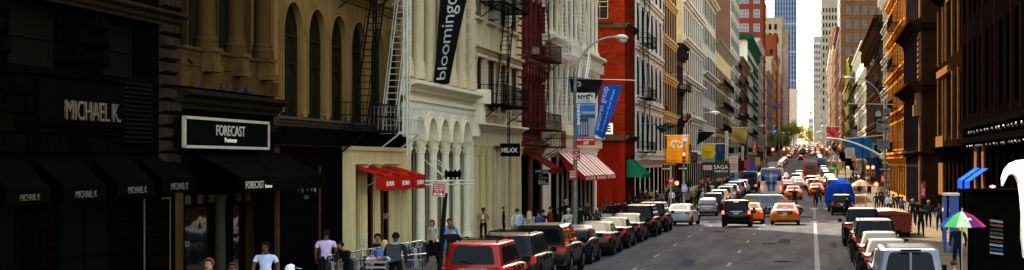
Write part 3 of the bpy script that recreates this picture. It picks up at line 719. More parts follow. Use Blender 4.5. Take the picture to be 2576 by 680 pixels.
# --- 3 arched tan building over black shop
b = Bld('arched_building', 'ochre arched building above a black shopfront, black fire escape at its far end', -1, 55.9, 72.8, 24, tan2, depth=14, recess=.18)
olive = plain('olive_pane', (.010, .009, .004), .3, 0, .6, 1.5, spec=0)
b.solid(55.9, 72.8, 4.55, 5.45, w1=-.05, mi=0)
b.rows(6, [(5.45, 9.2)], .78, 'arch', MATS['olive_frame'], olive, 2, z_from=5.45, u0=56.2, u1=72.8)
b.solid(55.9, 56.2, 5.45, 9.2); b.solid(55.9, 72.8, 9.2, 10.8)
b.rows(6, [(10.8, 15.6)], .78, 'arch', MATS['olive_frame'], olive, 2, z_from=10.8, u0=56.2, u1=72.8)
b.solid(55.9, 56.2, 10.8, 15.6); b.solid(55.9, 72.8, 15.6, 24); b.done()
bwid = 16.6/6
for i in range(6):      # moulded arch rings and colonnettes
    uc = 56.2+bwid*(i+.5); r = bwid*.39
    for (rr_, pj) in ((r+.06, .13), (r+.17, .08)):
        N_ = 14; A = [(uc-rr_*math.cos(math.pi*k/N_), 9.2-r+rr_*math.sin(math.pi*k/N_)) for k in range(N_+1)]
        Bq = [(uc-(rr_-.08)*math.cos(math.pi*k/N_), 9.2-r+(rr_-.08)*math.sin(math.pi*k/N_)) for k in range(N_+1)]
        mb = MB(); mb.strip(A, Bq, .0, pj, lambda p, q, d: b.f(p, d, q))
        for s_ in (-1, 1): fbox(mb, b.f, uc+s_*(rr_-.04)-.04, uc+s_*(rr_-.04)+.04, 0, pj, 5.6, 9.2-r)
        mb.build('arch_moulding', tan2, b.t)
for i in range(7):
    u = 56.2+bwid*i; 
    if 0 < i < 6: b.column(u, 5.5, 8.3, .08, .06, tan2, n=10, base=.2, cap=.3)
b.cornice(9.8, .3, .35, tan2); b.cornice(5.2, .25, .25, plain('ledge_dark', (.06, .045, .03), .7, 0, .4))
mb = MB(); fbox(mb, b.f, 55.9, 64.0, -.18, .0, -.2, 4.55); fbox(mb, b.f, 55.9, 72.8, -.05, .35, 4.6, 5.15); mb.build('shopfront', blackp, b.t)
mb = MB(); fbox(mb, b.f, 60.9, 60.96, .0, .06, -.1, 3.9); fbox(mb, b.f, 55.9, 56.1, .0, .1, -.1, 4.5); mb.build('shopfront_trim', plain('dark_bronze', (.06, .03, .014), .6, 0, .3), b.t)
s = thing('shop_sign', 'small round coloured letter discs over USA on the black shopfront', 'sign', b.f(59.5, .05, 2.9))
for k_, (ch, c_) in enumerate((('F', (.25, .05, .03)), ('R', (.03, .15, .2)), ('A', (.05, .2, .12)), ('I', (.25, .1, .03)), ('R', (.35, .28, .1)))):
    u = 58.4+k_*.5; mb = MB(); mb.prism([(u+.1*math.cos(q*math.pi/6), 3.12+.1*math.sin(q*math.pi/6)) for q in range(12)], .005, .03, lambda p, q, d: b.f(p, d, q))
    if k_ in (1, 4): mb.build('disc', plain('disc%d' % k_, c_, .5, 0, 0), s)
    text_part(s, ch, planefn((XL+.035, u-.05, 3.06), (0, 1, 0), (0, 0, 1), (1, 0, 0), .1, .12, .01), MATS.get('lt%d' % k_) or plain('lt%d' % k_, [q*.9 for q in c_] if k_ not in (1, 4) else (.01, .01, .01), .5, 0, 0))
text_part(s, 'USA', planefn((XL+.035, 59.0, 2.8), (0, 1, 0), (0, 0, 1), (1, 0, 0), .55, .12, .01), plain('dim_letter', (.1, .09, .07), .6, 0, 0))
# cream shop portal under the fire escape, with red awnings
cr = M['cream']
def aircon(b, u, z, m_=None):
    mb = MB(); fbox(mb, b.f, u-.35, u+.35, -.05, .42, z, z+.42); fbox(mb, b.f, u-.3, u+.3, .42, .44, z+.06, z+.36); mb.build('air_conditioner', m_ or plain('aircon_beige', (.3, .27, .2), .6), b.t)
mb = MB(); f = b.f; zt_ = 4.55
fbox(mb, f, 64.0, 64.45, 0, .35, -.1, zt_); fbox(mb, f, 64.45, 72.3, 0, .32, 3.95, zt_); fbox(mb, f, 72.0, 72.7, 0, .5, -.1, zt_); fbox(mb, f, 63.9, 72.6, 0, .42, zt_-.1, zt_+.05)
fbox(mb, f, 64.45, 72.0, -.18, -.14, -.1, 3.95); fbox(mb, f, 64.6, 65.9, -.14, -.06, -.1, 3.9); fbox(mb, f, 69.5, 70.6, -.14, -.02, -.1, 3.9)
fbox(mb, f, 70.95, 71.1, -.2, .2, -.1, 3.95); fbox(mb, f, 71.5, 72.0, -.2, .3, -.1, 3.95)
mb.build('shop_portal', cr, b.t)
for u in (66.6, 68.6): b.column(u, .1, 3.95, .2, .05, cr, flute=.12, base=.3, cap=.25, n=14)
for u in (67.6, 70.1): b.window(u, .1, .9, 3.7, 'flat', plain('maroon_frame', (.1, .02, .012), .5), gl_dark, 0, w=.0)
s = thing('house_number', 'pale street number 06 on the glass of the cream portal', 'house number', f(70, .12, 1.9))
text_part(s, '506', planefn((XL+.14, 69.5, 1.82), (0, 1, 0), (0, 0, 1), (1, 0, 0), 1.25, .2, .008), plain('number_grey', (.4, .38, .3), .5, 0, 0), name='digits')
for i, (xs, w_) in enumerate((((866, 915), 'nearest'), ((908, 958), 'middle'), ((950, 1000), 'farthest, against the white columns'))):
    u0 = 65.0+i*2.55; u1 = u0+1.7; z1 = 3.85; X = XL+1.25
    a = thing('awning', 'red cloth shop awning with white lettering, %s' % ['nearest of the three on the cream portal', 'middle of the three on the cream portal', 'farthest of the three, touching the white columns'][i], 'awning', (XL+.6, (u0+u1)/2, 3.5), group='red awnings on the cream portal')
    mb = MB(); mb.hexa([(XL+.1, u0, z1), (XL+.1, u1, z1), (XL+.1, u1, z1-.03), (XL+.1, u0, z1-.03), (X, u0, 3.52), (X, u1, 3.52), (X, u1, 3.49), (X, u0, 3.49)])
    mb.add([(XL+.1, u0, z1), (X, u0, 3.52), (X, u0, 3.05), ], [(0, 1, 2)]) if False else None
    mb.build('canopy', M['red'], a); mb = MB(); mb.box(X-.02, X+.01, u0, u1, 2.98, 3.52); mb.box(X-.3, X-.02, u0, u0+.02, 3.02, 3.62); mb.build('valance', M['red'], a)
    text_part(a, '(DZIBAR', planefn((X+.012, u0+.3, 3.1), (0, 1, 0), (0, 0, 1), (1, 0, 0), 1.2, .22, .01), M['letter'])
    mb = MB(); mb.cyl((XL+.1, u0+.05, 2.9), (X, u0+.05, 3.48), .015, n=5); mb.build('arm', M['grey'], a)
# fire escapes
fire_escape(b, 63.4, 67.6, [4.95+.25, 10.4, 15.6], M['iron'], 1.15, label='black iron fire escape with tall ladder')
mb = MB(); ladder(mb, b.f, 64.6, 1.0, 2.9+2.2, 10.6, .4, .03); ladder(mb, b.f, 64.3, 1.1, 9, 16, .4, .03); mb.build('ladder', M['iron'], b.t)
fire_escape(b, 68.2, 71.6, [5.2, 11.2], plain('white_iron', (.55, .52, .44), .5, 0, .2, 6), 1.2, label='white painted fire escape with drop ladder')
mb = MB(); ladder(mb, b.f, 68.9, 1.25, 4.2, 11.5, .42, .035); ladder(mb, b.f, 68.5, 1.2, 5, 11.5, .4, .03); 
mb.cyl(b.f(71, .9, 5.2), b.f(69.6, .9, 11), .03, n=5); mb.build('ladder', MATS['white_iron'], b.t)

# --- 4 white arcade
W = M['white']
b = Bld('white_arcade_building', 'white columned store with an arcade of five arches and fluted pilasters', -1, 72.8, 88.1, 34, W, plain('arcade_shade', (.13, .115, .085), .8, 0, .3, 2), depth=14, recess=.9)  # shade between the columns put into the dark backing colour
gap = 2.55; U = [73.6+gap*i for i in range(6)]
b.solid(72.8, 88.1, b.g, .35, w1=.35, w0=-.9)
# arcade header
N_ = 12; zs = 5.0; 
for i in range(6):
    uc = U[i]+gap/2 if i < 5 else None
    if uc is None: break
    r = gap*.36
    A = [(uc-r*math.cos(math.pi*k/N_), zs+r*math.sin(math.pi*k/N_)) for k in range(N_+1)]
    b.mb.strip(A, [(p, 6.3) for p, q in A], -.1, .28, lambda p, q, d: b.f(p, d, q))
    if i < 4: b.solid(uc+r, uc+gap-r, zs, 6.3, w0=-.1, w1=.28)
    for (rr_, pj) in ((r+.14, .42), (r+.3, .34)):
        A = [(uc-rr_*math.cos(math.pi*k/N_), zs+rr_*math.sin(math.pi*k/N_)) for k in range(N_+1)]
        Bq = [(uc-(rr_-.12)*math.cos(math.pi*k/N_), zs+(rr_-.12)*math.sin(math.pi*k/N_)) for k in range(N_+1)]
        mb = MB(); mb.strip(A, Bq, .28, pj, lambda p, q, d: b.f(p, d, q)); mb.build('arch_moulding', W, b.t)
    b.window(uc, .35, 1.7, 5.3, 'arch', plain('white_frame', (.5, .47, .4), .5), glassm('arcade_glass', (.05, .052, .042), .1, .2), 2, w=-.3)
b.solid(72.8, U[0]+gap/2-gap*.36, zs, 6.3, w0=-.1, w1=.28); b.solid(U[4]+gap/2+gap*.36, 87.0, zs, 6.3, w0=-.1, w1=.28)
b.solid(72.8, 88.1, 6.3, 6.75, w0=-.9, w1=.3); b.solid(87.0, 88.1, .35, 6.3, w1=.15)
b.solid(72.8, 73.1, .35, 6.3, w1=.2)
for u in U: b.column(u, .35, zs, .2, .12, W, base=.35, cap=.62, ornate=True)
for u in U[:-1]:
    b.column(u+.6, .35, zs, .12, -.1, W, base=.3, cap=.6, ornate=True)
mb = MB()      # iron studs strips between columns
for u in U[1:-1]:
    z = .6
    while z < 4.2: fbox(mb, b.f, u-.72, u-.66, -.5, -.3, z, z+.12); z += .22
mb.build('beaded_strip', W, b.t)
b.cornice(6.75, .75, .65, W, dent=.09); b.cornice(6.45, .38, .16, W, side_ret=False)
mb = MB(); fbox(mb, b.f, 87.5, 88.3, .2, .95, 6.9, 7.6); fbox(mb, b.f, 87.6, 88.2, .1, .7, 5.9, 6.9)
fbox(mb, b.f, 87.65, 88.15, .1, .45, 5.3, 5.9)
mb.build('scroll_bracket', W, b.t)
# upper floor with giant columns
UP = plain('cream_stone_upper', (.6, .46, .28), .6, 0, .3, 1.4, .1, streak=True)
for i in range(7):
    u = 73.35+2.3*i; b.column(u, 7.55, 16.5, .27, .12, UP, base=.75, cap=.9)
    mb = MB(); fbox(mb, b.f, u+.3, u+.55, -.7, -.05, 7.45, 16.5); mb.build('jamb', tan2, b.t)
    if i < 6: b.window(u+1.15, 7.5, .8, 8.8, 'flat', MATS['olive_frame'], M['glass'], 1, w=-.6)
b.solid(72.8, 88.1, 16.5, 34, w1=.2)  # unseen upper wall, raised so its shadow covers the road
b.done()
mb = MB(); z = 7.5; k = 0
while z < 16.5:
    e = .28 if k % 2 else 0
    fbox(mb, b.f, 87.15-e, 88.1, .0, .26 if k % 2 else .18, z, z+.3); z += .36; k += 1
mb.build('quoins', UP, b.t)
# black lamp bar with its stays
s = thing('floodlight_bar', 'black floodlight bank on thin struts in front of the white arcade', 'floodlight', (XL+1.2, 78, 3.1))
mb = MB(); Zf = 78
mb.box(PX(1120, Zf), PX(1158, Zf), Zf-.15, Zf+.15, PZ(446, Zf), PZ(431, Zf))
for x in (1124, 1136, 1147, 1157): mb.box(PX(x-2, Zf), PX(x+2, Zf), Zf-.2, Zf-.1, PZ(452, Zf), PZ(427, Zf))
mb.build('lamp_housing', blackp, s); mb = MB()
for (xa, ya, xb, yb) in ((1060, 396, 1118, 447), (1085, 410, 1120, 445), (1086, 398, 1132, 432), (1098, 394, 1140, 432)):
    mb.cyl((XL+.1+.0, Zf+F*0+ (VX-xa)*0 - 1.5 + (xa-1060)*.06, PZ(ya, Zf)), (PX(xb, Zf), Zf, PZ(yb, Zf)), .02, n=5)
for y in (455, 464): mb.cyl((XL+.3, 74, PZ(y, 76)), (PX(1172, Zf), Zf+2, PZ(y, 79)), .03, n=6)
mb.build('strut', W, s)

# --- 5 cream building with black fire escape (MEXX)
b = Bld('cream_building', 'cream stone building with fluted shop pilasters and black fire escapes', -1, 88.1, 102.4, 40, UP, depth=14, recess=.09)  # top out of view, raised to keep the road in shade
b.solid(88.1, 102.4, b.g, .4, w1=.1)
for u in (88.5, 91.6, 96.3, 98.6, 101.2, 102.0): b.solid(u-.3, u+.3, .4, 4.9, w0=-.09, w1=.0)
for u in (88.6, 90.4, 92.2, 99.7, 101.6): b.column(u, .35, 4.9, .2, .1, cr, flute=.1, base=.35, cap=.55, ornate=True, n=12)
b.solid(88.1, 102.4, 4.9, 5.6, w1=.2); b.cornice(5.6, .6, .4, W)
for u in (94.0, 97.4): 
    b.window(u, .2, 1.5, 4.6, 'flat', cr, plain('pale_door', (.45, .4, .3), .4, 0, .1), 2, w=-.08)
b.window(100.3, .2, 1.2, 4.4, 'flat', cr, gl_dark, 1)
b.last = 5.6
b.rows(4, [(6.7, 9.3), (11.4, 14.4), (16.0, 19)], .5, 'flat', plain('brown_frame', (.14, .1, .06), .6), M['glass'], 2, z_from=5.6)
b.finish()
for z in (9.45, 14.6): b.cornice(z, .4, .4, UP)
bw_ = 14.3/4
for z0, z1 in ((6.7, 9.3), (11.4, 14.4)):
    for i in range(4):
        uc = 88.1+bw_*(i+.5)
        mb = MB(); fbox(mb, b.f, uc-1.15, uc-.9, 0, .05, z0-.1, z1); fbox(mb, b.f, uc+.9, uc+1.15, 0, .05, z0-.1, z1); fbox(mb, b.f, uc-1.3, uc+1.3, 0, .3, z1, z1+.16); fbox(mb, b.f, uc-1.2, uc+1.2, 0, .22, z0-.2, z0-.1)
        mb.build('window_surround', UP, b.t)
for u in (88.5, 95.25): b.column(u, 6.4, 9.3, .12, .1, UP, base=.3, cap=.4, ornate=True)
aircon(b, 100.6, 6.7); aircon(b, 93.5, 11.5)
fire_escape(b, 90.2, 98.4, [7.0, 12.2], M['iron'], 1.25, label='black iron fire escape in front of tall windows')
mb = MB(); ladder(mb, b.f, 92, 1.2, 4.6, 7.1, .5, .03); ladder(mb, b.f, 93.5, .9, 7, 12.4, .5, .03); mb.build('ladder', M['iron'], b.t)
mb = MB(); z = 6
while z < 20:
    fbox(mb, b.f, 101.6, 102.4, .0, .16, z, z+.3); z += .42
mb.build('quoins', UP, b.t)
s = thing('projecting_sign', 'black projecting shop sign with four bold white letters', 'sign', (XL+.6, 96, 4.6)); Zs = 95
mb = MB(); mb.box(PX(1259, Zs), PX(1307, Zs), Zs, Zs+.18, PZ(394, Zs), PZ(361, Zs)); mb.build('sign_board', plain('sign_black2', (.003, .003, .003), .6, 0, .1, spec=0), s)
text_part(s, 'MEXX', planefn((PX(1262, Zs), Zs-.001, PZ(384, Zs)), (1, 0, 0), (0, 0, 1), (0, -1, 0), PX(1302, Zs)-PX(1262, Zs), .25, .012), M['letter'], bold=.02)
mb = MB(); mb.cyl((XL, Zs+.1, PZ(364, Zs)), (PX(1262, Zs), Zs+.1, PZ(364, Zs)), .03, n=6); mb.build('bracket', M['black'], s)

# --- 6 dark red ironwork building
dred = plain('oxblood_iron', (.10, .006, .003), .5, 0, .4, 2, .1); dred2 = plain('red_rust_iron', (.07, .014, .008), .6, 0, .3, 4)
b = Bld('oxblood_building', 'dark oxblood red iron front with rusty red fire escapes', -1, 102.4, 111.5, 38, dred, depth=14, recess=.2)  # unseen height raised for the shadow it throws across the street
b.rows(2, [(.2, 4.4)], .7, 'flat', blackp, gl_dark, 1)
b.rows(5, [(5.6, 9.2), (10.4, 14), (15.2, 19)], .5, 'arch', dred, M['glass'], 1, z_from=4.4); b.finish()
for i in range(6): 
    for z0, z1 in ((5.6, 8.9), (10.4, 13.7)): b.column(102.55+i*1.78, z0, z1, .12, .06, dred, n=10, base=.25, cap=.35)
b.cornice(4.7, .5, .5, dred); b.cornice(9.5, .6, .5, dred, brackets=8); b.cornice(14.3, .6, .5, dred)
aircon(b, 107, 10.5); aircon(b, 103.5, 5.7, M['black']); aircon(b, 103.3, 15.3)
fire_escape(b, 104.2, 110.8, [6.0, 10.2, 15.0], dred2, 1.3, label='rust red fire escape')
fire_escape(b, 109.2, 111.3, [5.0], dred2, 1.5, stair=False)
s = thing('projecting_sign', 'black hanging shop sign with RETAIL and WHOLESALE as its lowest lines', 'sign', (XL+1, 106, 3)); Zs = 105
mb = MB(); mb.box(PX(1352, Zs), PX(1380, Zs), Zs, Zs+.12, PZ(466, Zs), PZ(436, Zs)); mb.box(PX(1345, Zs), PX(1384, Zs), Zs, Zs+.12, PZ(435, Zs), PZ(427, Zs)); mb.build('sign_board', MATS['sign_black2'], s)
pf = lambda x0, x1, y0, y1: planefn((PX(x0, Zs), Zs-.001, PZ(y1, Zs)), (1, 0, 0), (0, 0, 1), (0, -1, 0), PX(x1, Zs)-PX(x0, Zs), PZ(y0, Zs)-PZ(y1, Zs), .012)
text_part(s, 'SOHO LOOK', pf(1347, 1382, 428.5, 433.5), M['letter'], bold=.01); text_part(s, 'SO\nGOOD!', pf(1356, 1377, 438, 451), plain('pink_letter', (.5, .3, .3), .5, 0, 0))
text_part(s, 'RETAIL &\nWHOLESALE', pf(1354, 1379, 454, 464), M['letter'])
a = thing('awning', 'small red and dark slanted awning above the oxblood doorway', 'awning', (XL+1, 105, 4))
mb = MB(); X = XL+1.6; mb.hexa([(XL+.1, 104, 4.6), (XL+.1, 108.5, 4.6), (XL+.1, 108.5, 4.55), (XL+.1, 104, 4.55), (X, 104, 3.7), (X, 108.5, 3.7), (X, 108.5, 3.65), (X, 104, 3.65)]); mb.build('canopy', plain('dull_red', (.13, .012, .007), .8), a)
mb = MB(); mb.box(X-.02, X+.01, 104, 108.5, 3.35, 3.7); mb.build('valance', MATS['dull_red'], a)

# --- 7 white columned corner building (bank)
b = Bld('white_columned_corner_building', 'off white columned corner building with a white fire escape stair', -1, 111.5, 139, 42, W, depth=16, recess=.06)  # height above the view raised so it shades road and right pavement
b.solid(111.5, 139, b.g, .1)
for u in (111.9, 114.5): b.solid(u-.3, u+.3, 0, 4.6, w0=-.05)
for u in [117.5+2.4*i for i in range(9)]: b.column(u, -.1, 4.5, .17, .0, plain('drab_column', (.33, .27, .17), .7, 0, .3, 2), base=.35, cap=.45, ornate=True)
b.solid(111.5, 139, 4.6, 5.4, w1=.1); b.solid(138.4, 139, -.4, 4.6, w1=.05)
for i in range(9): b.window(116.3+2.4*i, .1, 1.7, 4.3, 'flat', blackp, gl_dark, 1, w=-.05)
for z0, z1 in ((6.6, 10.8), (12.4, 16.6), (18.2, 22)):
    for i in range(12):
        u = 112.3+2.38*i
        b.column(u, z0, z1, .1, .1, W, base=.35, cap=.5, ornate=True, n=10)
        if i < 11:
            b.window(u+1.19, z0+.1, 1.7, z1-z0-.3, 'arch', MATS['white_frame'], M['glass'], 1, w=-.05)
for z0, z1 in ((5.4, 6.6), (10.8, 12.4), (16.6, 18.2), (22, 42)): b.solid(111.5, 139, z0, z1, w1=.12)
b.done()
b.cornice(5.45, .7, .5, W, brackets=20); b.cornice(11.3, .85, .7, plain('cream_cornice', (.66, .58, .42), .6, 0, .2, 2), brackets=22); b.cornice(17.1, .85, .7, W); b.cornice(10.8, .4, .2, W, side_ret=False)
mb = MB()
for z in (6.0, 11.9): 
    for i in range(40): mb.lathe(b.f(112+.67*i, .3, z+.0), [(.06, 0), (.1, .12), (.12, .25), (.05, .42), (.09, .5)], 6)
o_ = mb.build('balustrade', W, b.t)
wi = plain('bright_white_iron', (.85, .8, .68), .6, 0, .1)
fire_escape(b, 112.4, 118.2, [6.6, 10.9, 15.2, 19.5], wi, 1.7, label='white painted fire escape stair')
mb = MB()
for a, c, za_, zb_2 in ((112.8, 117.6, 6.6, 10.9), (117.4, 113, 10.9, 15.2)):
    for w_ in (1.75, 2.2):
        for dz in (0, .85): mb.cyl(b.f(a, w_, za_+dz), b.f(c, w_, zb_2+dz), .055, n=5)
    for k in range(18): t_ = k/17; fbox(mb, b.f, a+(c-a)*t_-.12, a+(c-a)*t_+.12, 1.75, 2.2, za_+(zb_2-za_)*t_-.02, za_+(zb_2-za_)*t_+.03)
mb.build('outer_stair', wi, b.t)
# awnings red/white
sm_ = stripes('red_white_canvas', (.3, .01, .007), (.75, .58, .5), 1.9, 1)
for i in range(3):
    u0 = 117.3+6.2*i; u1 = u0+5.9; X = XL+1.9
    a = thing('awning', 'red and white striped canvas awning, ' + ['nearest of three, beside the lamp post', 'middle of three on the columned corner', 'farthest of three, nearest the red brick wall'][i], 'awning', (XL+1, (u0+u1)/2, 3.2), group='striped awnings of the white corner building')
    mb = MB(); n = 8
    vs = []; 
    for (X_, z_) in ((XL+.15, 4.75), (XL+.7, 4.25), (X, 3.15)): vs += [(X_, u0, z_), (X_, u1, z_)]
    for q in range(2): mb.hexa([vs[2*q], vs[2*q+1], (vs[2*q+1][0], u1, vs[2*q+1][2]-.04), (vs[2*q][0], u0, vs[2*q][2]-.04), vs[2*q+2], vs[2*q+3], (vs[2*q+3][0], u1, vs[2*q+3][2]-.04), (vs[2*q+2][0], u0, vs[2*q+2][2]-.04)])
    # near cheek, as a thin solid
    mb.build('canopy', sm_, a)
    mb = MB(); mb.prism([(XL+.15, 4.7), (XL+.7, 4.2), (X-.03, 3.15), (X-.03, 2.85), (XL+.7, 3.5)], u0, u0+.03, lambda p, q, d: (p, d, q)); mb.build('cheek', M['red'], a); mb = MB(); mb.box(X-.02, X+.02, u0, u1, 2.8, 3.15); mb.build('valance', M['red'], a)
    text_part(a, 'US TO GO US', planefn((X+.021, u0+.4, 2.88), (0, 1, 0), (0, 0, 1), (1, 0, 0), 5.0, .2, .012), M['letter'])
# --- 8 red brick corner beyond the cross street
rb = brick('red_brick_left', (.17, .015, .004), (.11, .009, .003), (.09, .016, .008), .5, .16, .8, .55, .35)
b = Bld('red_brick_corner_building', 'deep orange red brick corner building with arched windows and heavy ledges', -1, 160.4, 169.5, 26.5, rb, depth=26, recess=.4)
b.rows(2, [(.3, 4.6)], .6, 'flat', blackp, gl_dark, 1)
b.rows(2, [(7.2, 9.6), (9.9, 10.0)], .3, 'arch', MATS['brown_frame'], M['glass'], 1, z_from=4.6) if False else None
b.rows(3, [(7.0, 11.2), (12.6, 15.6), (17.4, 21.4)], .42, 'arch', MATS['brown_frame'], M['glass'], 1, z_from=4.6)
b.finish()
dl = plain('brown_ledge', (.05, .03, .022), .7, 0, .3)
for z, pj in ((6.0, .5), (16.1, .45), (22.5, .5)):
    b.cornice(z, pj, .45, dl); mb = MB(); mb.box(XL-26, XL, 160.4-pj, 160.39, z, z+.45); mb.build('side_cornice', dl, b.t)
mb = MB(); mb.box(XL-24, XL+.02, 160.33, 160.4, -.4, 6.0); mb.build('plaster_base', plain('red_plaster', (.11, .0065, .003), .8, 0, .5, .7, streak=True, spec=0), b.t)
# side wall windows facing the cross street
for (x, zb3, hh, ww) in ((1509, 16.9, 4.3, 1.5), (1509, 23.2, 3, 1.5), (1478, 16.9, 4.3, 1.5)):
    me, mp = win_mesh(ww, hh-2, 'arch', plain('white_green_frame', (.2, .22, .18), .6), M['glass'], 2)
    o = inst('window', me, b.t, (PX(x, 160.4)+.0, 160.39, zb3), math.pi); p = bpy.data.objects.new('pane', mp); col.objects.link(p); p.parent = o
for (x, z0, r) in ((1532, 13.4, .75), (1500, 13.4, .6), (1509, 18.4, 1.0), (1500, 8.5, .7)):
    mb = MB(); N_ = 12; xc = PX(x, 160.4); A = [(xc-r*math.cos(math.pi*k/N_), z0+r*math.sin(math.pi*k/N_)) for k in range(N_+1)]; Bq = [(xc-(r-.22)*math.cos(math.pi*k/N_), z0+(r-.22)*math.sin(math.pi*k/N_)) for k in range(N_+1)]
    mb.strip(A, Bq, 160.25, 160.39, lambda p, q, d: (p, d, q)); mb.build('blind_arch', rb, b.t)
mb = MB()       # small side balcony
xc = PX(1505, 160.4)
for k in range(12): mb.cyl((xc-1.3+k*.24, 159.6, 16.6), (xc-1.3+k*.24, 159.6, 17.6), .02, n=4)
mb.box(xc-1.35, xc+1.4, 159.55, 159.62, 17.58, 17.64); mb.box(xc-1.35, xc+1.4, 159.5, 160.3, 16.52, 16.6); mb.build('balcony', dred2, b.t)
s = thing('wall_sign', 'white square sign with a black E mark on the red brick side wall', 'sign', (PX(1529, 160), 160.3, 7))
mb = MB(); mb.box(PX(1517, 160), PX(1541, 160), 160.2, 160.38, PZ(338, 160), PZ(310, 160)); mb.build('sign_board', M['letter'], s)
text_part(s, 'E', planefn((PX(1522, 160), 160.2, PZ(332, 160)), (1, 0, 0), (0, 0, 1), (0, -1, 0), .5, .58, .02), blackp, bold=.04)
a = thing('awning', 'dark green shop awning at the red corner building', 'awning', (XL+1, 166, 3.4))
mb = MB(); mb.hexa([(XL+.1, 161, 4.3), (XL+.1, 169, 4.3), (XL+.1, 169, 4.25), (XL+.1, 161, 4.25), (XL+1.5, 161, 3.0), (XL+1.5, 169, 3.0), (XL+1.5, 169, 2.95), (XL+1.5, 161, 2.95)])
mb.prism([(XL+.1, 4.25), (XL+1.5, 2.95), (XL+1.5, 2.7), (XL+.1, 2.7)], 161, 161.03, lambda p, q, d: (p, d, q)); mb.box(XL+1.48, XL+1.52, 161, 169, 2.65, 2.95)
mb.build('canopy', plain('green_canvas', (.008, .1, .05), .7, 0, .2), a)
# ================================================================ FAR LEFT AND RIGHT SIDE
pale = plain('pale_stone', (.55, .5, .42), .7, 0, .25, 1, .1, streak=True); tanst = plain('tan_far', (.52, .36, .17), .75, 0, .3, 1, .1, streak=True)
ww = plain('far_white_iron', (.66, .62, .52), .6, 0, .2, 1.2, .1, streak=True)
bfr = plain('dark_window_frame', (.05, .045, .04), .6)
def gen(name, label, side, Z0, Z1, top, wall, bays, shop=4.6, fh=3.9, wh=2.5, frac=.5, kind='flat', trim=None, side_mat=None, colr=0, corn=1, depth=16, fe=None, base=None, w0=0., every=1, belt=.35, detail=1, fm=None, zstart=None, shopm=None, topc=.9, flute=0., ornate=False):
    b = Bld(name, label, side, Z0, Z1, top, wall, side_mat, depth=depth, recess=.07, w0=w0)
    g = zr((Z0+Z1)/2); trim = trim or wall; L_ = Z1-Z0
    b.rows(bays, [(g+.5, g+shop-.9)], .72, 'flat', shopm or blackp, gl_dark, 0)
    rows = []; z = g+shop+.9
    while z+wh < top-1.2: rows.append((z, z+wh)); z += fh
    b.rows(bays, rows, frac, kind, fm or bfr, M['glass'], detail, z_from=b.last); b.finish()
    b.cornice(g+shop-.5, .45, .5, trim)
    if corn: b.cornice(top-topc, .55+topc*.5, topc, trim, brackets=min(24, bays*2))
    mb = MB(); bw = L_/bays
    for k_, (a, c) in enumerate(rows):
        if k_ % every == 0: fbox(mb, b.f, Z0, Z1, 0, belt, a-.55, a-.35); fbox(mb, b.f, Z0, Z1, 0, belt*.6, a-.85, a-.55)
        for i in range(bays):
            u = Z0+bw*(i+.5); fbox(mb, b.f, u-bw*frac/2-.12, u+bw*frac/2+.12, 0, .16, c+.02, c+.25)
            fbox(mb, b.f, u-bw*frac/2-.1, u+bw*frac/2+.1, 0, .14, a-.12, a-.01)
    mb.build('trim_courses', trim, b.t)
    if colr:
        for (a, c) in rows:
            for i in range(bays+1): b.column(Z0+bw*i if 0 < i < bays else Z0+bw*i+(.35 if i == 0 else -.35), a-.3, c+.45, colr, .05, trim, n=10, flute=flute, base=.3, cap=.45, ornate=ornate)
    elif bw > 1.2 and side and L_ < 80:
        mb = MB()
        for i in range(bays+1): 
            u = min(max(Z0+bw*i, Z0+.2), Z1-.2); fbox(mb, b.f, u-.2, u+.2, 0, .045, g+shop+.2, top-1)
        mb.build('pilasters', trim, b.t)
    if fe:
        fl = [a-.25 for a, c in rows][:6]
        fire_escape(b, Z0+L_*fe[0], Z0+L_*fe[1], fl, fe[2], 1.25, dens=.3, label=None)
    rq = random.Random(int(Z0))
    for _ in range(4 if Z0 < 420 else 0): aircon(b, Z0+bw*(rq.randrange(bays)+.5), rq.choice(rows)[0], None)
    return b, rows
def swin(b, xs, zs, w_, h, y=None, fm=None, pm=None, kind='flat', detail=1, pr=0.):
    """windows in the wall that faces the camera"""
    me, mp = win_mesh(w_, h, kind, fm or bfr, pm or M['glass'], detail)
    y = b.Z0 if y is None else y; n = 0
    mbx = None
    for z in zs:
        for x in xs:
            n += 1
            if n <= 96:
                o = inst('window', me, b.t, (x, y-.005, z), math.pi); p = bpy.data.objects.new('pane', mp); col.objects.link(p); p.parent = o
            else:
                mbx = mbx or MB()
                for mi, m_ in ((0, me), (1, mp)):
                    mbx.mi = mi; mbx.add([(x-v.co.x, y-.005-v.co.y, z+v.co.z) for v in m_.vertices], [tuple(p.vertices) for p in m_.polygons])
    if mbx: e = mbx.build('side_windows', [me.materials[0], mp.materials[0]], b.t); e['kind'] = 'stuff'
def rng(a, b, s):
    o = []
    while a <= b: o.append(a); a += s
    return o
ir = M['iron']
yel = plain('yellow_stucco', (.66, .46, .18), .8, 0, .25, .6); ywall = plain('cream_side_wall', (.6, .5, .3), .8, 0, .3, .7)
b, r_ = gen('column_front_building', 'cream iron front with tall columns and black fire escape beyond the red corner', -1, 169.5, 200, 32, ww, 6, colr=.11, wh=3.6, fh=5.2, frac=.55, fe=(.04, .3, ir), trim=ww, flute=.0, ornate=True, kind='arch')
gen('tan_loft_building', 'tan stone loft building with close rows of tall windows', -1, 200, 221, 33, tanst, 6, fh=4.4, wh=3.2, frac=.6)
gen('small_brick_building', 'low dark red brick building under a heavy black cornice', -1, 221, 232, 18.8, brick('dark_red_brick', (.22, .04, .02), (.16, .03, .018), (.1, .05, .04), .25, .08), 4, trim=plain('black_cornice', (.03, .028, .025), .6), fe=(.1, .9, ir))
gen('white_iron_front_building', 'tall white iron front with stacked colonnades and cream side wall', -1, 232, 274, 38, ww, 10, colr=.1, fh=5.0, wh=3.7, frac=.62, side_mat=ywall, trim=ww, every=1, belt=.7)
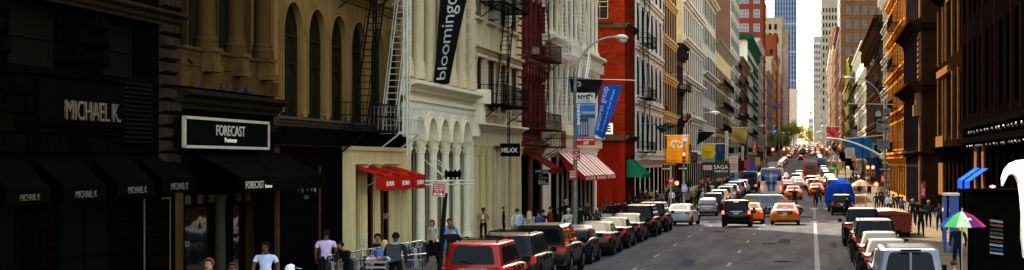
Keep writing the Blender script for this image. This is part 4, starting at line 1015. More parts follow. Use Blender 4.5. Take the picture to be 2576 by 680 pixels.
gen('pale_brick_building', 'pale cream brick building with stone ledges', -1, 274, 310, 40, brick('cream_brick', (.52, .45, .33), (.46, .39, .28), (.35, .3, .22), .3, .1), 8, trim=pale, fh=4.2, wh=2.6, frac=.5, every=3, belt=.9)
gen('fire_escape_building', 'yellowish lower building hung with dark fire escapes', -1, 310, 369, 25.5, plain('dull_yellow', (.48, .35, .17), .8, 0, .3, 1), 9, fh=4.0, wh=2.4, frac=.55, fe=(.1, .8, ir), trim=plain('old_cornice', (.2, .17, .12), .8))
bb = brick('brown_brick_wall', (.17, .075, .045), (.13, .06, .035), (.12, .08, .06), .25, .08, .85, .3, .3)
gen('brown_brick_loft', 'tall loft with blank brown brick side wall and grey front', -1, 369, 410, 48, plain('grey_stone_front', (.42, .4, .36), .8, 0, .3, .8), 9, side_mat=bb, fh=3.6, wh=2.2, frac=.55, depth=20, fe=(.2, .7, ir))
gen('orange_brick_house', 'orange red brick house with dark cornice in the left row', -1, 412, 464, 28.5, brick('orange_brick', (.26, .055, .016), (.2, .042, .013), (.3, .1, .05), .3, .1), 9, fh=4, wh=2.4, frac=.5, fe=(.1, .6, ir), trim=plain('ledge_brown', (.1, .06, .04), .8))
b, _ = gen('green_cornice_building', 'white building with dark green roof cornice and bay windows on its side', -1, 464, 548, 37.2, pale, 12, fh=4, wh=2.6, frac=.55, fe=(.1, .6, ir), trim=plain('green_copper', (.012, .05, .035), .6), corn=1, topc=1.6, side_mat=ww, depth=20)
swin(b, [XL-2.6, XL-4.2, XL-5.6], [31.5, 25, 19.5], 1.15, 3.4, fm=plain('blue_grey_frame', (.25, .3, .36), .5), detail=2)
mb = MB(); mb.box(XL-20, XL+1.3, 462.6, 463.9, 36.0, 37.4); mb.build('side_cornice', MATS['green_copper'], b.t)
gen('stone_loft_building', 'grey brown stone loft between the green cornice and the brick tower', -1, 548, 610, 42, plain('taupe_stone', (.36, .29, .22), .8, 0, .3, .6), 10, fh=4, wh=2.5, frac=.45)
rt = brick('tower_red_brick', (.19, .04, .022), (.15, .032, .018), (.13, .05, .035), .5, .16, .8, .2, .15)
b, _ = gen('red_brick_tower', 'modern red brick apartment tower with white paired windows', -1, 610, 640, 92, rt, 5, fh=5.0, wh=2.4, frac=.5, depth=14, corn=0)
swin(b, [XL-2.1, XL-5.9, XL-8.3], rng(44, 88, 4.8), 2.0, 2.6, fm=plain('tower_white_frame', (.75, .74, .72), .5), pm=glassm('tower_pane', (.12, .14, .17), .1, .05, .5), detail=2, pr=0)
bb2 = brick('mid_red_brick', (.22, .05, .02), (.17, .04, .016), (.15, .06, .03), .4, .14)
b, _ = gen('stepped_brick_building', 'red brick building below a terrace of yellow awnings', -1, 822, 860, 63, bb2, 6, fh=4.6, wh=2.5, frac=.4, depth=18)
swin(b, [XL-2, XL-5, XL-8, XL-11], rng(24, 58, 5), 1.3, 2.2)
gen('plain_loft_row', 'grey stone loft row beyond the brick tower', -1, 655, 740, 38, plain('grey_far', (.3, .27, .24), .8, 0, .3, .5), 12, fh=4.4, wh=2.6, frac=.45)
gen('tan_loft_row', 'tan loft building in the distance on the left', -1, 740, 822, 48, plain('tan_far2', (.4, .3, .2), .8, 0, .3, .5), 12, fh=4.4, wh=2.6, frac=.45)
b, _ = gen('stone_tower', 'tan classical stone tower with arched top floor and roof terrace', -1, 995, 1040, 85, plain('tower_stone', (.3, .23, .15), .8, 0, .25, .4), 6, fh=5, wh=3, frac=.45, depth=22)
swin(b, rng(XL-19, XL-1.5, 3.1), rng(58, 78, 5), 1.5, 3.2)
mb = MB(); mb.box(XL-20, XL-9, 996, 1030, 85, 93); mb.box(XL-15, XL-10, 997, 1020, 93, 99); mb.build('penthouse', MATS['tower_stone'], b.t)
gen('brown_mid_tower', 'narrow brown tower in front of the blue grey skyscraper', -1, 1150, 1200, 90, plain('brown_far', (.2, .14, .12), .8, 0, .3, .3), 6, fh=5, wh=3, frac=.5, depth=16, w0=1.5)
gen('far_loft_row', 'dark far loft row beside the street trees', -1, 860, 900, 55, plain('brown_far2', (.3, .2, .15), .8, 0, .3, .3), 8, fh=5, wh=3, frac=.5)
gen('far_corner_block', 'distant brown block behind the street trees', -1, 920, 995, 50, MATS['brown_far2'], 12, fh=5, wh=3, frac=.5)
b, _ = gen('pink_slab_building', 'distant pinkish slab with blank side wall above the trees', -1, 1500, 1560, 66, plain('pink_render', (.5, .36, .28), .8, 0, .15, .3), 6, fh=5, wh=3, frac=.5, depth=12, w0=3.8)
bs = plain('blue_grey_tower_stone', (.11, .15, .25), .7, 0, .15, .1)
b = Bld('skyscraper', 'tall blue grey skyscraper with dense window grid closing the left row', -1, 1890, 1960, 200, bs, depth=24, w0=.3); b.last = 200; b.done()
mb = MB(); x0 = XL-23.5
for i in range(9): mb.box(x0+i*2.9, x0+i*2.9+1.1, 1889.1, 1890, 20, 196)
for z in rng(60, 196, 30): mb.box(XL-24, XL+.5, 1888.8, 1890, z, z+2)
mb.build('ribs', plain('tower_rib', (.22, .26, .34), .7, 0, .1), b.t)
swin(b, [x0+2.0+i*2.9 for i in range(8)], rng(30, 192, 5.2), 1.7, 3.4, pm=glassm('blue_pane', (.03, .06, .13), .1, 0, .5), detail=0)
# ---------------- RIGHT
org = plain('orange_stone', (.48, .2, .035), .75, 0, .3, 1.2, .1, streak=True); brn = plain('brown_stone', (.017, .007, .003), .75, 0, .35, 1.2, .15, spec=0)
dkp = plain('purple_black_iron', (.012, .009, .013), .7, 0, .3, 2, spec=0)
b = Bld('brown_corner_building', 'dark brown corner building with broad blank side wall and heavy cornices', 1, 160.4, 187, 30, dkp, brn, depth=22, recess=.2); 
b.rows(7, [(.3, 3.6)], .7, 'flat', blackp, gl_dark, 0)
b.rows(7, [(5.4, 9.6), (11.6, 15.2), (17, 21), (22.5, 26)], .55, 'flat', dkp, glassm('violet_pane', (.007, .006, .008), .15, .1), 1, z_from=3.6); b.finish()
lit = plain('buff_lit_stone', (.13, .06, .024), .7, 0, .3, 2, streak=True)  # buff stone, with the sunlight of the bright strips put into its colour
for z, pj, h in ((4.6, .6, .4), (10.3, 1.3, .9), (15.9, 1.2, .9), (22, 1, .7)):
    b.cornice(z, pj, h, brn, brackets=0)
    mb = MB(); mb.box(XR, XR+22, 160.4-pj, 160.39, z+h*.7, z+h); mb.box(XR, XR+22, 160.4-pj*.5, 160.39, z+h*.25, z+h*.7-.002); mb.build('side_cornice', brn, b.t)
mb = MB()
for z0, z1 in ((11.4, 15.8), (17.1, 21.9)): fbox(mb, b.f, 160.5, 162.1, 0, .16, z0, z1)
fbox(mb, b.f, 160.5, 161.9, 0, .18, 0, 8.2); fbox(mb, b.f, 160.4, 162.3, 0, .7, 8.2, 9.2); fbox(mb, b.f, 160.4, 162.3, 0, .5, 9.2, 10.3)
for z in rng(11.6, 15.4, .5): fbox(mb, b.f, 160.5, 162.2, .16, .28, z, z+.3)
mb.build('corner_pilaster', lit, b.t)
for u in [162.9+3.8*i for i in range(7)]:
    for z0, z1 in ((5.2, 10.2), (11.4, 15.8)): b.column(min(u, 186.6), z0, z1, .22, .1, dkp, n=8, base=.3, cap=.5)
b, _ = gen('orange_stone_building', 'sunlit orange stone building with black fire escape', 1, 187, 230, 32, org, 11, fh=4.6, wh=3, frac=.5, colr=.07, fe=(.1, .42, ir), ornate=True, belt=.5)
gen('narrow_cream_building', 'narrow cream building strip in sunlight on the right', 1, 230, 248, 27, pale, 5, fh=4.2, wh=2.6, frac=.45, fe=(.1, .9, ir))
gen('dark_brown_corniced_building', 'dark brown stone building with big projecting cornice', 1, 248, 322, 24.5, plain('dark_brown_stone', (.07, .028, .012), .8, 0, .5, .8), 16, fh=4.6, wh=3.1, frac=.5, topc=1.6, trim=plain('dkbrown_trim', (.05, .024, .012), .8))
gen('white_walled_building', 'white painted building with sculpted top in the right row', 1, 322, 400, 26, ww, 14, fh=4.2, wh=2.6, frac=.45, fe=(.2, .7, ir))
gen('glass_and_iron_building', 'dark iron front full of small panes and fire escapes', 1, 412, 470, 29, plain('slate_iron', (.12, .1, .08), .6, 0, .3, 1), 14, fh=3.8, wh=2.9, frac=.7, fe=(.05, .9, ir))
gen('pale_row_building', 'pale lit building in the distance on the right', 1, 470, 530, 24, plain('sandy', (.55, .42, .26), .8, 0, .3, .6), 12, fh=4, wh=2.4, frac=.45)
gen('rust_row_building', 'rust brown loft in the right row before the big brown tower', 1, 530, 612, 30, plain('rust_stone', (.4, .18, .08), .8, 0, .3, .6), 12, fh=4, wh=2.4, frac=.45)
b, _ = gen('brown_brick_tower', 'broad brown brick tower with grid of pale windows rising over the right row', 1, 612, 640, 80, brick('tower_brown_brick', (.15, .07, .03), (.12, .055, .024), (.1, .055, .03), .5, .16, .85, .2, .2), 5, fh=5, wh=2.6, frac=.5, depth=44, corn=0, trim=MATS['sandy'])
swin(b, [XR+2.6+i*2.75 for i in range(9)], rng(36, 76, 4.7), 1.5, 2.7, fm=plain('sooty_white_frame', (.24, .22, .2), .6), pm=glassm('tower_pane2', (.09, .09, .1), .1, .05, .5), detail=1)
gen('dark_loft_row', 'dark blue brown lofts in distance on the right', 1, 655, 760, 54, plain('navy_stone', (.13, .11, .14), .8, 0, .4, .4), 12, fh=5, wh=3, frac=.5)
gen('orange_far_building', 'narrow orange lit building far down the right side', 1, 760, 900, 62, plain('far_orange', (.5, .27, .12), .8, 0, .4, .4), 12, fh=5, wh=3, frac=.5)
gen('grey_far_building', 'greyish stone building far down the right side', 1, 920, 1225, 70, plain('far_greystone', (.38, .33, .3), .8, 0, .4, .3), 14, fh=6, wh=3.6, frac=.5)
b, _ = gen('green_roofed_tower', 'far pale stone tower with a green copper roof', 1, 1900, 1990, 182, plain('far_pale', (.33, .27, .2), .8, 0, .25, .1), 10, fh=9, wh=5, frac=.5, depth=18, corn=0)
swin(b, [XR+2.5+3.2*i for i in range(5)], rng(60, 170, 8), 1.6, 4.5, detail=0)
mb = MB(); mb.add([(XR, 1900, 182), (XR+18, 1900, 182), (XR+18, 1990, 182), (XR, 1990, 182), (XR+9, 1925, 204), (XR+9, 1965, 204)], [(0,1,4), (1,2,5,4), (2,3,5), (3,0,4,5)]); mb.build('roof', plain('verdigris', (.2, .45, .38), .7), b.t)
b = Bld('grey_brown_tower', 'grey brown stone tower standing closest to the sky gap on the right', 1, 2600, 2680, 188, plain('far_taupe', (.33, .28, .27), .8, 0, .2, .1), depth=30, w0=8); b.last = 188; b.done()
swin(b, [XR-8+2+3.2*i for i in range(4)], rng(60, 178, 8.5), 1.7, 4.6, detail=0, fm=pale)
mb = MB(); mb.box(XR-8.6, XR+2, 2599, 2681, 176, 179); mb.build('belt_course', pale, b.t)
gen('stepped_tower', 'lower stepped block beside the grey brown tower', 1, 2200, 2290, 96, MATS['far_pale'], 8, fh=8, wh=4.5, frac=.5, depth=12, w0=6.5)
# classical white building closing the vista
t = thing('white_classical_building', 'narrow white classical building with stacked arcades closing the street', 'building', (-1.9, 2400, 20))
mb = MB(); mb.box(-5.3, 1.7, 2402, 2430, 15, 64); mb.box(-4.6, 1.0, 2404, 2425, 64, 70)
for z in (24, 32, 40, 48, 56, 63): mb.box(-5.9, 2.2, 2401, 2402, z, z+1)
for i in range(6): mb.box(-5.3+i*1.28, -4.9+i*1.28, 2401.3, 2402, 16, 63)
mb.build('wall', plain('vista_white', (.66, .62, .55), .8, 0, .2, .1), t); mb = MB(); mb.smooth = True
mb.lathe((-1.8, 2412, 70), [(2.4, 0), (2.3, 1.5), (1.6, 3.2), (.6, 4.2), (.1, 5.4)], 12); mb.build('dome', MATS['far_pale'], t)
for z in (26, 34, 42, 50, 58):
    for i in range(5):
        mb = MB(); mb.box(-4.6+i*1.28, -4.25+i*1.28+.3, 2401.7, 2402.3, z, z+4); mb.build('window', M['glass'], t)
# ---------------- near right
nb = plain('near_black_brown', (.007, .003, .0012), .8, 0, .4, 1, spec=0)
b = Bld('lit_trim_building', 'narrow front with sunlit buff piers above white door panels on the right', 1, 117, 139, 26, nb, depth=20, recess=.2)
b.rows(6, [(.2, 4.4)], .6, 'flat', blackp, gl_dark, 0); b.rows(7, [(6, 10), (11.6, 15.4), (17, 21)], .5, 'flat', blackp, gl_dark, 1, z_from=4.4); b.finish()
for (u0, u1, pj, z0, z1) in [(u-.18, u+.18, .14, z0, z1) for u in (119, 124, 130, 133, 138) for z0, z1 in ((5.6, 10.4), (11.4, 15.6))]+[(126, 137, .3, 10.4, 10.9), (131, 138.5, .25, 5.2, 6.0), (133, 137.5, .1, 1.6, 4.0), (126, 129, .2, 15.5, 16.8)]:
    mb = MB(); fbox(mb, b.f, u0, u1, 0, pj, z0, z1); mb.build('lit_pier', lit, b.t); b.cornice(4.7, .6, .4, nb); b.cornice(16.2, .7, .5, nb)  # sunlit strips of the dark front put in as paler piers and panels
b = Bld('black_ironwork_building', 'black iron front with pale curled ornament along its shop cornice', 1, 58, 117, 26, plain('black_iron_front', (.0018, .0012, .001), .75, 0, .4, 2, spec=0), depth=20, recess=.5)
b.rows(16, [(.2, 4.8)], .66, 'flat', blackp, gl_dark, 0); b.rows(16, [(7, 11.5), (13, 17), (18.5, 22)], .5, 'flat', blackp, gl_dark, 0, z_from=4.8); b.finish()
rust = plain('lit_edge', (.045, .012, .006), .6, 0, .5, 8)  # sunlit edges of the black front put in as thin red-brown strips
mb = MB()
for u in (60, 74, 84, 88, 96, 103, 112): mb = MB(); fbox(mb, b.f, u-.03, u+.03, 0, .06, 6.6, 22); mb.build('lit_edge', rust, b.t)
mb = MB()       # curled leaves
for k_, (z, rr_) in enumerate(((5.75, .09), (4.95, .07))):
    u = 62
    while u < 108:
        c = b.f(u, .5, z); sg = 1 if rnd.random() > .4 else -1
        mb.tube([(c[0]+.02*q, u+sg*rr_*math.cos(q*.9), z+rr_*math.sin(q*.9)*.9+.03*rnd.random()) for q in range(6)], [.035, .03, .028, .022, .018, .01], 5); u += 1.1+rnd.random()*1.3
mb.build('curled_ornament', plain('glint_white', (.5, .44, .36), .25, .3, .3, 10), b.t)  # glints on the black ornament put into its pale colour
mb = MB(); fbox(mb, b.f, 60, 116, 0, .45, 5.2, 5.5); fbox(mb, b.f, 60, 116, 0, .3, 6.1, 6.4)
mb.build('shop_cornice', blackp, b.t)
mb = MB()
for u0, u1 in ((101.0, 102.4), (105.4, 107)): mb = MB(); fbox(mb, b.f, u0, u1, 0, .12, 1.0, 5.0); mb.build('cream_pier', lit, b.t)
for i, (u0, lb) in enumerate(((98.6, 'nearer'), (103.4, 'farther'))):
    a = thing('awning', 'bright blue canvas awning on the dark right front, the %s of two' % lb, 'awning', b.f(u0+1.6, .6, 3), group='blue awnings')
    mb = MB(); f = b.f; u1 = u0+3.3
    P = [f(u0, .1, 3.7), f(u1, .1, 3.7), f(u1, .1, 3.64), f(u0, .1, 3.64), f(u0, 1.1, 3.0), f(u1, 1.1, 3.0), f(u1, 1.1, 2.94), f(u0, 1.1, 2.94)]
    mb.hexa(P); fbox(mb, f, u0, u1, 1.08, 1.12, 2.5, 3.0); mb.build('canopy', plain('blue_canvas', (.01, .06, .5), .9, 0, .15, spec=.0), a)
# ================================================================ VEHICLES (rear faces the camera, front = +y, origin on the ground amid the car)
def loft(mb, rings, cap=True):
    n = len(rings[0]); vs = [p for r in rings for p in r]; fs = []
    for i in range(len(rings)-1):
        for k in range(n): fs.append((i*n+k, i*n+(k+1)%n, (i+1)*n+(k+1)%n, (i+1)*n+k))
    if cap: fs += [tuple(range(n))[::-1], tuple(range((len(rings)-1)*n, len(rings)*n))]
    mb.add(vs, fs)
def body_ring(y, hw, zb, zt, tum=.86):
    h = zt-zb
    half = [(hw*.78, zb), (hw*.92, zb+h*.05), (hw*.985, zb+h*.2), (hw, zb+h*.42), (hw*.992, zb+h*.62), (hw*.965, zb+h*.8), (hw*.925, zt-h*.06), (hw*tum, zt-.004), (hw*.5, zt+.028)]
    return [(x, y, z) for x, z in half] + [(-x, y, z) for x, z in half[::-1]]
SP = dict(
 sedan=dict(L=4.8, W=1.8, H=1.43, st=[(0,.8,.36,.86),(.008,.88,.32,.92),(.025,.94,.28,.97),(.06,.975,.24,1.0),(.2,1,.22,1.02),(.3,1,.2,.99),(.62,1,.2,.97),(.72,.99,.2,.93),(.88,.95,.22,.82),(.96,.88,.25,.72),(1,.74,.34,.6)],
   cab=[(.13,.70,.30,.58)], whl=(.2,.81), r=.32, win=2),
 taxi=dict(L=5.3, W=1.97, H=1.46, st=[(0,.84,.36,.88),(.015,.95,.28,.98),(.05,.98,.24,1.03),(.2,1,.22,1.05),(.3,1,.2,1.0),(.62,1,.2,.98),(.72,.99,.2,.95),(.9,.95,.22,.86),(.97,.88,.25,.76),(1,.74,.34,.64)],
   cab=[(.15,.69,.30,.56)], whl=(.22,.8), r=.34, win=2),
 suv=dict(L=4.7, W=1.88, H=1.74, st=[(0,.80,.5,.92),(.006,.9,.42,1.0),(.02,.955,.37,1.05),(.05,.99,.34,1.08),(.3,1,.3,1.08),(.66,1,.3,1.07),(.75,.99,.3,1.04),(.92,.95,.32,.98),(.98,.88,.36,.88),(1,.76,.44,.74)],
   cab=[(.005,.76,.045,.64)], whl=(.18,.82), r=.38, win=3),
 van=dict(L=5.0, W=1.94, H=1.82, st=[(0,.86,.44,1.0),(.01,.96,.32,1.08),(.05,.99,.28,1.08),(.3,1,.26,1.08),(.7,1,.26,1.06),(.8,.99,.28,1.0),(.94,.93,.3,.86),(1,.74,.38,.66)],
   cab=[(.004,.84,.04,.64)], whl=(.19,.81), r=.34, win=3),
 pickup=dict(L=5.4, W=1.95, H=1.8, st=[(0,.9,.5,1.08),(.01,.98,.42,1.12),(.05,1,.36,1.12),(.38,1,.34,1.12),(.68,1,.34,1.1),(.76,.99,.34,1.08),(.94,.95,.36,1.0),(1,.8,.46,.8)],
   cab=[(.34,.72,.38,.62)], whl=(.2,.82), r=.4, win=2),
 beetle=dict(L=4.1, W=1.72, H=1.5, st=[(0,.62,.38,.62),(.02,.8,.3,.74),(.07,.92,.26,.86),(.16,1,.22,.98),(.3,1,.2,1.02),(.6,1,.2,1.02),(.74,1,.2,.96),(.88,.94,.24,.84),(.96,.8,.28,.68),(1,.6,.36,.56)],
   cab=[(.08,.74,.26,.58)], whl=(.19,.8), r=.33, win=2, round=1),
)
def build_car(kind, name, label, paint_mat, brake=False, group=None, far=False, plate=True, roofsign=False, rack=False, cat='car', ribs=False, topper=False):
    S = SP[kind]; L_, W_, Hh = S['L'], S['W']/2, S['H']; t = thing(name, label, cat, (0,0,0), 0, group, origin=True)
    Y = lambda q: -L_/2+q*L_
    mb = MB(); mb.smooth = True
    loft(mb, [body_ring(Y(q), W_*a, zb, zt) for q, a, zb, zt in S['st']])
    mb.smooth = False; mb.mi = 1
    R_ = S['r']
    for q in S['whl']:      # dark wheel openings
        for sx in (-1, 1):
            pts = [(Y(q)+(R_+.07)*math.cos(math.pi*k/10), R_+(R_+.05)*math.sin(math.pi*k/10)) for k in range(11)] + [(Y(q)-(R_+.07), .26), (Y(q)+(R_+.07), .26)]
            mb.prism(pts, sx*W_*.7, sx*(W_+.006), lambda p, z, d: (d, p, z))
    mb.box(-W_*.8, W_*.8, Y(.03), Y(.97), .2, .3)
    if not far:
        zt = S['st'][3][3]
        for sx in (-1, 1):
            for q in (.34, .5, .66): mb.box(min(sx*W_*.9, sx*(W_+.004)), max(sx*W_*.9, sx*(W_+.004)), Y(q), Y(q)+.012, .36, zt-.08)
            for q in (.38, .54): mb.box(min(sx*W_*.9, sx*(W_+.012)), max(sx*W_*.9, sx*(W_+.012)), Y(q), Y(q)+.16, zt-.2, zt-.17)
        mb.box(-W_*.86, W_*.86, Y(0)-.012, Y(0)+.06, .42, .46)
        if kind in ('suv', 'van', 'pickup'): mb.box(-W_*.9, W_*.9, Y(0)-.05, Y(.03), .42, .6)
    bd = mb.build('body', [paint_mat, M['black']], t)
    # cabin
    rb, fb, rt, ft = S['cab'][0]; zb = [s for s in S['st'] if s[0] >= .3][0][3]-.04; hb, ht = W_*.87, W_*(.7 if kind not in ('suv', 'van') else .76)
    zrr = Hh-.05
    def ring(y0, y1, hw, z, ch):
        o = []; c2 = ch*1.7
        for (cx, cy, r_, a0) in ((hw-ch, y0+ch, ch, -90), (hw-c2, y1-c2, c2, 0), (-hw+c2, y1-c2, c2, 90), (-hw+ch, y0+ch, ch, 180)):
            for q in (0, 30, 60, 90): o.append((cx+r_*math.cos(R(a0+q)), cy+r_*math.sin(R(a0+q)), z))
        return o
    mb = MB(); mb.smooth = True
    mid = .55
    rings = [ring(Y(rb), Y(fb), hb, zb, .1)]
    if S.get('round'):
        for m_ in (.3, .55, .75, .9): 
            e = 1-math.cos(m_*math.pi/2); rings.append(ring(Y(rb)+(Y(rt)-Y(rb))*e, Y(fb)+(Y(ft)-Y(fb))*e, hb+(ht-hb)*e, zb+(zrr-zb)*math.sin(m_*math.pi/2), .1))
    rings += [ring(Y(rt), Y(ft), ht, zrr, .14), ring(Y(rt)+.05, Y(ft)-.08, ht-.035, zrr+.025, .15), ring(Y(rt)+.16, Y(ft)-.22, ht-.11, Hh-.006, .16), ring(Y(rt)+.4, Y(ft)-.5, ht-.28, Hh+.01, .14)]
    loft(mb, rings); mb.build('cabin', [paint_mat], t)
    A0, A1 = Vector((0, Y(rb), zb)), Vector((0, Y(rt), zrr))
    gl = M['cglass']
    rg = M['tglass'] if kind in ('suv', 'van', 'pickup') else gl
    def panel(nm, p00, p10, p11, p01, o, m_=None, par=t):
        m_ = m_ or (rg if nm == 'rear_window' else gl)
        """thin glass solid over the quad, raised by the vector o"""
        o = Vector(o); a_, b_, c_, d_ = [Vector(p) for p in (p00, p10, p11, p01)]; mb = MB()
        q = [(a_*(1-s_)+b_*s_)*(1-v_)+(d_*(1-s_)+c_*s_)*v_ for s_, v_ in ((.05, 0), (.95, 0), (.985, .04), (1, .14), (.99, .84), (.96, .95), (.9, 1), (.1, 1), (.04, .95), (.01, .84), (0, .14), (.015, .04))]; n_ = len(q)
        mb.add([tuple(v-o*.4) for v in q]+[tuple(v+o) for v in q], [tuple(range(n_))[::-1], tuple(range(n_, 2*n_))]+[(k, (k+1) % n_, n_+(k+1) % n_, n_+k) for k in range(n_)]); return mb.build(nm, m_, par)
    def lerp(a, b, t_): return a+(b-a)*t_
    def on(y0, y1, h0, h1, s, v):   # front/rear face point
        return (s*lerp(h0, h1, v), lerp(y0, y1, v), lerp(zb, zrr, v))
    lo, hi = (.14, .93)
    if kind == 'pickup' and not topper: lo = .2
    panel('rear_window', on(Y(rb), Y(rt), hb-.1, ht-.13, -.9, lo), on(Y(rb), Y(rt), hb-.1, ht-.13, .9, lo), on(Y(rb), Y(rt), hb-.1, ht-.13, .88, hi), on(Y(rb), Y(rt), hb-.1, ht-.13, -.88, hi), (0, -.016, .006))
    panel('windscreen', on(Y(fb), Y(ft), hb-.13, ht-.16, -.9, lo), on(Y(fb), Y(ft), hb-.13, ht-.16, .9, lo), on(Y(fb), Y(ft), hb-.13, ht-.16, .9, hi), on(Y(fb), Y(ft), hb-.13, ht-.16, -.9, hi), (0, .016, .006))
    n = S['win']
    for sx in (-1, 1):
        for i in range(n):
            def sp_(fr_, v):
                y0 = lerp(Y(rb)+.08, Y(rt)+.1, v); y1 = lerp(Y(fb)-.08, Y(ft)-.1, v); return (sx*lerp(hb, ht, v), lerp(y0, y1, fr_), lerp(zb, zrr, v))
            a, c = .05+(.9)*i/n+.015, .05+.9*(i+1)/n-.015
            panel('side_window', sp_(a, .16), sp_(c, .16), sp_(c, .88), sp_(a, .88), (sx*.014, 0, .004))
    if not far or True:
        # wheels
        wk = ('wheel', kind)
        if wk not in WM:
            mb = MB(); prof = [(R_*.62, -.1), (R_*.92, -.1), (R_, -.07), (R_, .07), (R_*.92, .1), (R_*.62, .1)]
            n_ = 18; vs = [(z, r*math.cos(2*math.pi*k/n_), r*math.sin(2*math.pi*k/n_)) for r, z in prof for k in range(n_)]
            mb.add(vs, [(i*n_+k, i*n_+(k+1)%n_, (i+1)*n_+(k+1)%n_, (i+1)*n_+k) for i in range(5) for k in range(n_)])
            tm = mb.mesh('tyre', mats=[M['rubber']])
            mb = MB(); mb.cyl((-.085, 0, 0), (.085, 0, 0), R_*.63, n=14)
            for k in range(5):
                a = 2*math.pi*k/5; 
                for s_ in (-1, 1): mb.cyl((s_*.095, math.cos(a)*.05, math.sin(a)*.05), (s_*.095, math.cos(a)*R_*.55, math.sin(a)*R_*.55), .035, .025, 5)
            WM[wk] = (tm, mb.mesh('rim', mats=[M['alloy']]))
        for q in S['whl']:
            for sx in (-1, 1):
                o = inst('wheel', WM[wk][0], t, (sx*(W_-.11), Y(q), R_)); r_ = bpy.data.objects.new('rim', WM[wk][1]); col.objects.link(r_); r_.parent = o
    # lights
    tm = M['brake'] if brake else M['tail']; zt = S['st'][3][3] if kind in ('suv', 'sedan') else S['st'][2][3]
    for sx in (-1, 1):
        mb = MB(); y = Y(S['st'][1][0])
        if kind in ('suv', 'van'): mb.box(min(sx*W_*.8, sx*W_*.96), max(sx*W_*.8, sx*W_*.96), y-.05, y+.1, zt-.24, zt-.03)
        elif kind == 'beetle': mb.cyl((sx*W_*.62, Y(.0)-.02, .74), (sx*W_*.62, Y(.06), .74), .085, n=12)
        else: mb.box(min(sx*W_*.62, sx*W_*.93), max(sx*W_*.62, sx*W_*.93), y-.07, y+.1, zt-.24, zt-.1)
        mb.build('tail_light', tm, t)
        if not far:
            mb = MB(); mb.box(min(sx*(W_+.02), sx*(W_+.2)), max(sx*(W_+.02), sx*(W_+.2)), Y(fb)-.75, Y(fb)-.63, zb+.02, zb+.17); mb.cyl((sx*W_*.85, Y(fb)-.7, zb+.03), (sx*(W_+.1), Y(fb)-.7, zb+.08), .02, n=5)
            mb.build('side_mirror', M['black'], t)
            mb = MB(); mb.box(min(sx*W_*.55, sx*W_*.85), max(sx*W_*.55, sx*W_*.85), Y(.975), Y(.99), .6, .72); mb.build('headlight', M['chrome'], t)
    if brake and kind != 'van': 
        mb = MB(); zc_ = zb+.18 if kind in ('sedan', 'taxi') else zrr-.06; yy = lerp(Y(rb), Y(rt), (zc_-zb)/(zrr-zb)); mb.box(-.16, .16, yy-.06, yy+.02, zc_-.03, zc_+.05); mb.build('brake_light', M['brake'], t)
    if not far:
        zp = S['st'][1][3]-.3 if kind in ('sedan', 'taxi', 'beetle') else .82
        if plate: mb = MB(); mb.box(-.16, .16, Y(0)-.025, Y(0)+.05, zp, zp+.15); mb.build('number_plate', M['plate'], t)
        mb = MB(); mb.box(-W_*.42, W_*.42, Y(0)-.02, Y(0)+.03, zp+.18, zp+.205); mb.build('trim_strip', M['chrome'], t)
        mb = MB(); mb.mi = 0; mb.box(-W_*.93, W_*.93, Y(0)-.045, Y(.025), .4, .56); mb.build('bumper', paint_mat if kind not in ('suv', 'pickup') else M['dgrey'], t)
    if kind in ('suv', 'van') and not far and not ribs:
        mb = MB(); yw = Y(rb)-.03; mb.cyl((0, yw, zb+.12), (-.34, yw+.012, zb+.2), .012, n=5); mb.build('rear_wiper', M['black'], t)
        mb = MB(); mb.box(-.14, .14, Y(rt)-.03, Y(rt)+.03, zrr-.05, zrr-.015); mb.build('high_brake_light', tm, t)
    if kind == 'suv' and not far or rack:
        mb = MB()
        for sx in (-1, 1):
            mb.tube([(sx*ht*.88, Y(rt)+.1, Hh-.04), (sx*ht*.88, Y(rt)+.2, Hh+.06), (sx*ht*.88, Y(ft)-.4, Hh+.06), (sx*ht*.88, Y(ft)-.25, Hh-.02)], .02, 6)
        for q in (.3, .7): y = lerp(Y(rt), Y(ft), q); mb.cyl((-ht*.88, y, Hh+.05), (ht*.88, y, Hh+.05), .018, n=5)
        mb.build('roof_rack', M['black'], t)
    if ribs:
        mb = MB()
        for k in range(6): y = lerp(Y(rt), Y(ft), .08+k*.15); mb.box(-ht*.86, ht*.86, y, y+.06, Hh-.01, Hh+.018)
        mb.build('roof_ribs', paint_mat, t)
        mb = MB(); mb.box(-.26, .26, Y(rb)-.03, Y(rb)+.05, zrr-.02, zrr+.035); mb.build('brake_light', M['black'], t)
        mb = MB(); mb.box(-.03, .03, Y(rb)-.05, Y(rb), .5, zrr-.05); mb.build('door_post', paint_mat, t)
    if roofsign:
        mb = MB(); y = lerp(Y(rt), Y(ft), .62); mb.hexa([(-.52, y-.13, Hh-.01), (.52, y-.13, Hh-.01), (.52, y+.13, Hh-.01), (-.52, y+.13, Hh-.01), (-.47, y-.03, Hh+.2), (.47, y-.03, Hh+.2), (.47, y+.03, Hh+.2), (-.47, y+.03, Hh+.2)])
        mb.build('roof_sign', plain('roof_sign', (.45, .12, .05), .4, 0, 0), t)
        mb = MB(); y0 = Y(.0); mb.box(-W_*.5, W_*.5, y0-.02, y0+.03, zt-.27, zt-.1); mb.build('boot_panel', M['black'], t)
